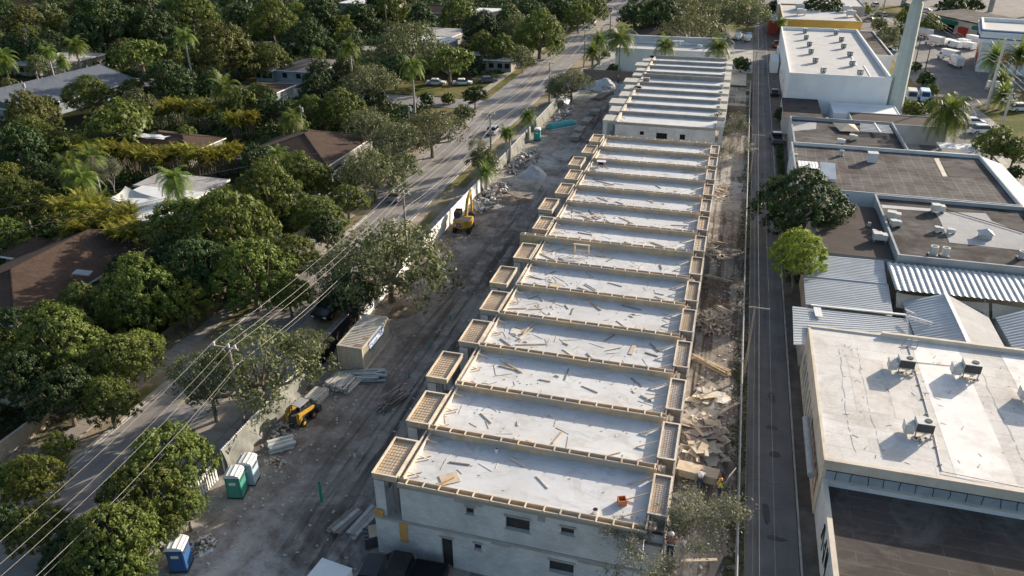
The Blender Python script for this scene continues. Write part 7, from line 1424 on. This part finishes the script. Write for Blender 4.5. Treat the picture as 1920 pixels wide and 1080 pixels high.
# ---- upper left and middle
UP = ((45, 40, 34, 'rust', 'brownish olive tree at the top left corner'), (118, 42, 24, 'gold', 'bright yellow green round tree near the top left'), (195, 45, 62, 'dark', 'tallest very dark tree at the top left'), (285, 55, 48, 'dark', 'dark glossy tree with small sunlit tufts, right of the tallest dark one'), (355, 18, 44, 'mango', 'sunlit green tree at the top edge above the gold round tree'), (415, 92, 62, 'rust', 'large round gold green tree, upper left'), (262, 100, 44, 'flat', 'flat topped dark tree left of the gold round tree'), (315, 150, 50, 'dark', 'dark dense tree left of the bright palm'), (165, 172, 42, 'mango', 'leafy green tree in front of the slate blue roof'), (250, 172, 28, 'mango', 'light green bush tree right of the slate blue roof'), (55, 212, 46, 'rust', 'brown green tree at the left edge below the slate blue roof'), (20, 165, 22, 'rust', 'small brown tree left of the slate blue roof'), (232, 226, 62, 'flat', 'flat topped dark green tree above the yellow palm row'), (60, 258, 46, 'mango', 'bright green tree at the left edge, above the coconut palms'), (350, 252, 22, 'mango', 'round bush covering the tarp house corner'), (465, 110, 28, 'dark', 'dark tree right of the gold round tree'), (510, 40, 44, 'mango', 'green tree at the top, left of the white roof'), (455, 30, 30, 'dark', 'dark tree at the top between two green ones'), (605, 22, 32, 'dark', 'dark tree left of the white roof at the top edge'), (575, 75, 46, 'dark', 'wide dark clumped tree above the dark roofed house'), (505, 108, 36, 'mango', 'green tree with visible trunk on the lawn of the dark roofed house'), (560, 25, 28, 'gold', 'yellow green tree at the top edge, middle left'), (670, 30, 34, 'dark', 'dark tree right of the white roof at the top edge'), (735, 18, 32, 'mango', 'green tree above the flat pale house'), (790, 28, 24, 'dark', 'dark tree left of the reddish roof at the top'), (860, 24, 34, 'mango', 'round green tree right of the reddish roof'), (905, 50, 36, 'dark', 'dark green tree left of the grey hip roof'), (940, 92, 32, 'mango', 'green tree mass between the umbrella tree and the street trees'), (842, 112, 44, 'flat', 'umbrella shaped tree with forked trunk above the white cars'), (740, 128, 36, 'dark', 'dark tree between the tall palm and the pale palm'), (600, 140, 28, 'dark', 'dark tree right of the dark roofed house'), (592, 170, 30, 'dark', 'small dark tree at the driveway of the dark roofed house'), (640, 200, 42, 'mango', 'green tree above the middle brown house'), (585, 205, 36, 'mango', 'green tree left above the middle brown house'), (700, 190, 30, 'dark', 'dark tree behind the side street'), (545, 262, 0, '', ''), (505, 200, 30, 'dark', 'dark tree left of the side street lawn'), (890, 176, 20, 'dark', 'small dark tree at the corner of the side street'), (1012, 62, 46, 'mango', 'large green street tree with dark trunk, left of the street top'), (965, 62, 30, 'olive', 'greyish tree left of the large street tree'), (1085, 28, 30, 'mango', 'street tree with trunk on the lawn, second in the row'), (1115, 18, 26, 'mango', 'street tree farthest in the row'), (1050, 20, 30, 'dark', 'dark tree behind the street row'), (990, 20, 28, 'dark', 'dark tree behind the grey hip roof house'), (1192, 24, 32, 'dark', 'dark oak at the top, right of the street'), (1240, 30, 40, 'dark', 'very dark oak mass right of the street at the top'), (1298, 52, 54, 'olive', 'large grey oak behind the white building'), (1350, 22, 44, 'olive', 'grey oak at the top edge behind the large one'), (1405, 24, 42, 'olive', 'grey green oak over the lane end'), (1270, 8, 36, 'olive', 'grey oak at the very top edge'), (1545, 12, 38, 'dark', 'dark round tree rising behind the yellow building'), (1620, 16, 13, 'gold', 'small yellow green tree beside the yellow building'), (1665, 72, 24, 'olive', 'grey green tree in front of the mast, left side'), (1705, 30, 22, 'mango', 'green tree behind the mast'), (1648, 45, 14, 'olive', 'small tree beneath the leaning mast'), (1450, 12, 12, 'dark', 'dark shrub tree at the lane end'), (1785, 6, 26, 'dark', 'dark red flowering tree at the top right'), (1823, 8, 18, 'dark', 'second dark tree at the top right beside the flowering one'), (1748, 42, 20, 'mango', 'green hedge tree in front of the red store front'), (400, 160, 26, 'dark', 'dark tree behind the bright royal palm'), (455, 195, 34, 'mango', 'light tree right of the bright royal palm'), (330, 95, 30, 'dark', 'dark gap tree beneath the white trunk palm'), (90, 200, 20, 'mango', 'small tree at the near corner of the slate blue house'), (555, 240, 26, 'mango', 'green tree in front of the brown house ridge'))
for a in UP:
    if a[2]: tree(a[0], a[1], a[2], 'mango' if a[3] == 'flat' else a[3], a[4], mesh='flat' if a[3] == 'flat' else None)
tree(648, 52, 24, 'gold', 'yellow green conifer shaped tree beside the flat pale house', mesh='conifer', sz=1.1)
# ---- right side
tree(1503, 372, 80, 'dark', 'big dark round tree by the lane in front of the grid patterned roof', mesh='n_mango', zf=6.0); tree(1498, 470, 48, 'lime', 'small bright yellow green tree by the lane below the big dark tree', mesh='n_mango', zf=5.2)
tree(1868, 268, 34, 'mango', 'green bushy tree right of the white car port roof'); tree(1905, 280, 26, 'mango', 'green bush at the right edge beside the road')
tree(1903, 324, 17, 'dark', 'clipped dark round bush beside the white awning roof', mesh='shrub', cat='shrub')
for a in ((1465, 216, 15, 'palm like green shrub beside the dark lean-to by the lane'), (1715, 205, 20, 'rounded hedge shrub left of the coconut palm'), (1745, 200, 18, 'hedge shrub behind the coconut palm'), (1700, 200, 14, 'hedge shrub next to the mast foot'), (1735, 150, 14, 'dark shrub on the lot island beside the vans'), (1748, 168, 14, 'yellowish shrub below the lot island'), (1690, 60, 12, 'shrub left of the mast near the top'), (1718, 125, 12, 'dark narrow shrub right of the mast'), (1135, 102, 8, 'small round shrub by the date palms'), (1390, 120, 20, 'dark hedge at the right end of the white building'), (1150, 134, 12, 'low hedge along the foot of the white building'), (735, 342, 12, 'bright green spiky shrub by the driveway'), (840, 186, 12, 'spiky shrub on the side street corner'), (800, 186, 16, 'dark shrub below the pale palm'), (500, 268, 14, 'palm like shrub above the brown roof'), (355, 712, 0, ''), (92, 698, 18, 'bright green bush in the shade at the lower left'), (660, 282, 0, ''), (1215, 52, 10, 'small bright shrub by the brown gable house'), (450, 830, 12, 'spiky grassy plant at the foot of the fence near the oak'), (770, 300, 10, 'small dark shrub at the street edge'), (640, 320, 14, 'pinkish grey shrub beside the white porch fence'), (510, 610, 0, '')):
    if a[2]: tree(a[0], a[1], a[2], 'mango' if 'dark' not in a[3] else 'dark', a[3], mesh='shrub', cat='shrub')
tree(1375, 235, 40, 'bare', 'sparse olive tree at the right corner of the back row', mesh='bare', zf=5.0); tree(1378, 285, 22, 'bare', 'smaller sparse tree beside the last right balcony', mesh='bare', zf=4.0)
tree(1305, 985, 94, 'bare', 'sparse grey branched tree at the near right corner of the block', mesh='bare', zf=6.4); tree(1165, 1050, 84, 'bare', 'sparse grey tree in front of the block end wall at the bottom edge', mesh='bare', zf=6.0)
tree(205, 318, 34, 'bare', 'leafless twiggy grey tree above the shade sail', mesh='bare', zf=5); tree(905, 268, 22, 'bare', 'bare white branched tree left of the white fence', mesh='bare', zf=6)
# ---- palms
for a in ((1163, 72, 30, 'royal', 'tall palm with long grey trunk in front of the white building, left of three', 9.5), (1248, 86, 22, 'royal', 'palm in the middle of the three by the white building', 8.5), (1347, 88, 26, 'royal', 'palm on the right of the three by the white building', 8), (1125, 76, 18, 'date', 'date palm nearer the white building, left of the tall palm', 6), (1111, 96, 18, 'date', 'date palm nearer the site, beside the thin pole', 5.5), (420, 165, 30, 'royal', 'bright green royal palm in the upper left middle', 7), (345, 68, 22, 'royal', 'palm with white trunk in front of the dark trees, upper left', 12), (655, 88, 20, 'royal', 'tall bright palm above the dark roofed house lawn', 12), (772, 124, 24, 'royal', 'tall palm with pale trunk above the side street', 10), (592, 96, 10, 'coconut', 'left of two small palms on the dark roofed house', 6), (602, 98, 9, 'coconut', 'right of two small palms on the dark roofed house', 6), (88, 98, 16, 'coconut', 'small palm behind the slate blue roof, left', 7), (114, 112, 16, 'coconut', 'small palm behind the slate blue roof, right', 7), (140, 85, 22, 'coconut', 'palm crown left of the tallest dark tree', 7), (545, 222, 24, 'coconut', 'bushy palm above the ridge of the middle brown house', 6), (520, 290, 22, 'coconut', 'palm leaning over the brown roof corner', 5), (325, 335, 34, 'coconut', 'palm standing over the white flat house', 6.5), (150, 335, 34, 'coconut', 'coconut palm left of the shade sail, front', 6), (125, 305, 30, 'coconut', 'coconut palm behind the front one, left', 6.5), (170, 295, 28, 'coconut', 'palm below the flat topped tree', 6), (948, 245, 14, 'coconut', 'left palm of the bright pair by the site fence', 5.5), (955, 248, 12, 'coconut', 'right palm of the bright pair by the site fence', 5.2), (990, 215, 17, 'coconut', 'palm beside the fence above the teal toilet', 5), (910, 322, 18, 'date', 'clumped palm by the white fence corner', 3.5), (785, 60, 12, 'royal', 'small bright palm by the flat pale house', 7), (1467, 40, 10, 'coconut', 'palm at the corner of the yellow wall', 6.5), (1782, 206, 44, 'coconut', 'big coconut palm with drooping yellow fronds at the right', 7.0), (1866, 108, 26, 'date', 'date palm in front of the blue banded block', 7), (1912, 102, 24, 'date', 'date palm cut by the right picture edge', 7), (1878, 150, 20, 'date', 'shorter date palm with bright crown on the island', 4.5), (1882, 178, 24, 'date', 'low spreading palm on the island by the road', 3), (5, 110, 24, 'coconut', 'palm at the left edge near the top', 6), (1490, 250, 0, '', '', 0), (60, 112, 14, 'coconut', 'pale palm behind the hedge at the upper left', 5)):
    if a[2]: palm(a[0], a[1], a[2], a[3], a[4], a[5])
# ---- yellow palm hedges
for i, (px, py, r) in enumerate(((150, 278, 24), (175, 285, 24), (200, 290, 24), (225, 285, 22), (248, 292, 22), (272, 296, 22), (295, 300, 22), (318, 292, 22), (342, 288, 22), (366, 296, 22), (390, 298, 22), (412, 290, 22), (434, 286, 20), (300, 208, 20), (330, 202, 20), (355, 206, 20), (380, 212, 22), (440, 228, 20), (465, 225, 20))):
    lab = (f'{ORD[i]} palm clump from the left in the yellow hedge below the tarp roof' if i < 13 else f'{ORD[i-13]} palm clump from the left in the group above the tarp roof'); areca(px, py, r, lab, 'yellow palm hedge row' if i < 13 else 'yellow palms above the tarp roof')
for px, py, r, lb in ((135, 392, 34, 'yellow green areca clump left of the shade sail'), (175, 400, 36, 'golden areca clump below the shade sail, middle'), (220, 412, 38, 'brightest golden areca clump beside the white house corner'), (235, 440, 30, 'golden areca clump in front of the dark tree at the white house'), (150, 430, 30, 'shaded areca clump behind the brown roof peak')): areca(px, py, r, lb, None, 4.2)
# ---- wood filling between the lots
rd = random.Random(99)
BLOCK = [(-80, 52, -63, 70), (-76, 96, -56.5, 117.5), (-81, 72, -66.5, 92), (-147, 116, -128, 147), (-98, 101, -82, 111.5), (-110, 160, -91, 180), (-94, 205, -76, 231), (-147, 275, -125, 297), (-109, 260, -79, 278), (-85, 250, -69, 270), (-112, 139, -90, 171), (-150, 149, -50, 158), (-78, 158, -50, 178), (-53.5, 0, 500, 500), (-66, 89, -50, 100), (-60, 73, -46, 82), (-60, 128, -50, 160), (-150, 204, -50, 212)]
def blocked(x, y, r): return any(a-r < x < c+r and b-r < y < d+r for a, b, c, d in BLOCK)
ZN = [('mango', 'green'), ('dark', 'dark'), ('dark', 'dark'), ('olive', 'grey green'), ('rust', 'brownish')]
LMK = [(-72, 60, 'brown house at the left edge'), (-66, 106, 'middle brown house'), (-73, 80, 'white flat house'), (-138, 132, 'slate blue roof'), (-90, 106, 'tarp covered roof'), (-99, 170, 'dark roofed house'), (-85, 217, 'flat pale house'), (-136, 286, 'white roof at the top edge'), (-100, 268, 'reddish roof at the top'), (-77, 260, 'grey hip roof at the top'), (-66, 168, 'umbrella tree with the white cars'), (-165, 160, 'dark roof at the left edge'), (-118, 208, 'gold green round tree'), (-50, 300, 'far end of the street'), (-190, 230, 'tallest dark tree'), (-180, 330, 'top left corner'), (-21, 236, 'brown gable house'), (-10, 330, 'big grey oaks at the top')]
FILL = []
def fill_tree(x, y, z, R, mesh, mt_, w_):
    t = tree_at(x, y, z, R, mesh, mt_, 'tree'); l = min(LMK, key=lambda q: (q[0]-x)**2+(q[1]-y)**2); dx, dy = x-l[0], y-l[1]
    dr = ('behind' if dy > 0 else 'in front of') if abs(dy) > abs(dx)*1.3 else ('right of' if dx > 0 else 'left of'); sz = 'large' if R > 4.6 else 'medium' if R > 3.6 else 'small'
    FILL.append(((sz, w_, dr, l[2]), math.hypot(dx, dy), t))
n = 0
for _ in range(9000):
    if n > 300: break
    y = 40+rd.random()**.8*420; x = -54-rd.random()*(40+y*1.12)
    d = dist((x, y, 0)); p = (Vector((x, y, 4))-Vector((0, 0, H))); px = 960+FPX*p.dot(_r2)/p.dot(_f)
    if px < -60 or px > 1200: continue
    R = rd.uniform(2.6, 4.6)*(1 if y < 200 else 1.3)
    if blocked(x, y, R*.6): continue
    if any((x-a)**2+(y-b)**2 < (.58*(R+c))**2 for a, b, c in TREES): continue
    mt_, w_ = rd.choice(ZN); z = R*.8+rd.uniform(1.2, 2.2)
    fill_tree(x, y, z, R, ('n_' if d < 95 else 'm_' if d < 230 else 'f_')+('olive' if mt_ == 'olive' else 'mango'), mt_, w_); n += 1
for _ in range(900):                     # far woods right of the street and behind
    y = 300+rd.random()*330; x = -60+rd.random()*260; R = rd.uniform(4, 6.5)
    p = (Vector((x, y, 4))-Vector((0, 0, H))); px = 960+FPX*p.dot(_r2)/p.dot(_f); py = 540-FPX*p.dot(_u2)/p.dot(_f)
    if py < -30 or px > 1960 or px < 1150 and px > 1120: continue
    if x > 8: continue
    if -54 < x < -37: continue
    if any((x-a)**2+(y-b)**2 < (.75*(R+c))**2 for a, b, c in TREES): continue
    mt_, w_ = rd.choice(ZN[:4]); fill_tree(x, y, R*.9+1.5, R, 'm_mango' if mt_ != 'olive' else 'm_olive', mt_, w_)
for key in {f[0] for f in FILL}:
    L_ = sorted([f for f in FILL if f[0] == key], key=lambda f: f[1])
    for k_, f in enumerate(L_): tag(f[2], (f'{ORD[k_]} closest ' if len(L_) > 1 else 'lone ')+f'{key[0]} {key[1]} tree {key[2]} the {key[3]}', 'tree', 'trees filling the wooded lots')
# undergrowth in the wood: nobody could count it
def scatter(name, label, area, n, size, h, m, seed, ok):
    rng = np.random.default_rng(seed); x = rng.uniform(area[0], area[2], n); y = rng.uniform(area[1], area[3], n); cl = np.sin(x*.9+1.3*np.sin(y*.7))+np.cos(y*.8+np.sin(x*.5)); z = np.abs(rng.normal(size=n))*h*(.55+.35*cl.clip(-1, 1.6)); k = np.array([ok(a, b) for a, b in zip(x, y)]); c = np.stack([x, y, z], 1)[k]; nr = rng.normal(size=c.shape)*.7; nr[:, 2] = np.abs(nr[:, 2])+.4; nr /= np.linalg.norm(nr, axis=1, keepdims=True); me = leaves_mesh(name, c, nr, size, rng); me.materials.append(m); o = bpy.data.objects.new(name, me); C.objects.link(o); return tag(o, label, 'undergrowth', kind='stuff')
scatter('undergrowth', 'leafy undergrowth filling the gardens between houses and trees', (-118, 36, -54.5, 150), 60000, .42, .9, LM['dark'], 1, lambda a, b: not blocked(a, b, .2) and a > -60-b*.75)
scatter('undergrowth', 'darker undergrowth in the farther wooded lots', (-260, 150, -55, 340), 45000, .8, 1.2, LM['dark'], 2, lambda a, b: not blocked(a, b, .2))
scatter('weeds', 'weedy green strip along the lane fence', (3.5, 30, 4.7, 180), 7000, .14, .18, LM['dark'], 3, lambda a, b: True)
scatter('grass_tufts', 'short grass and leaf litter on the verge beside the pavement', (-52.3, 30, -50.1, 74), 4000, .12, .06, LM['rust'], 4, lambda a, b: True)
scatter('weeds', 'weeds in the dirt strip against the right hand buildings', (8.8, 78, 11.4, 146), 7000, .25, .5, LM['dark'], 5, lambda a, b: not (a > 9.9 and 104 < b) and b > 84)
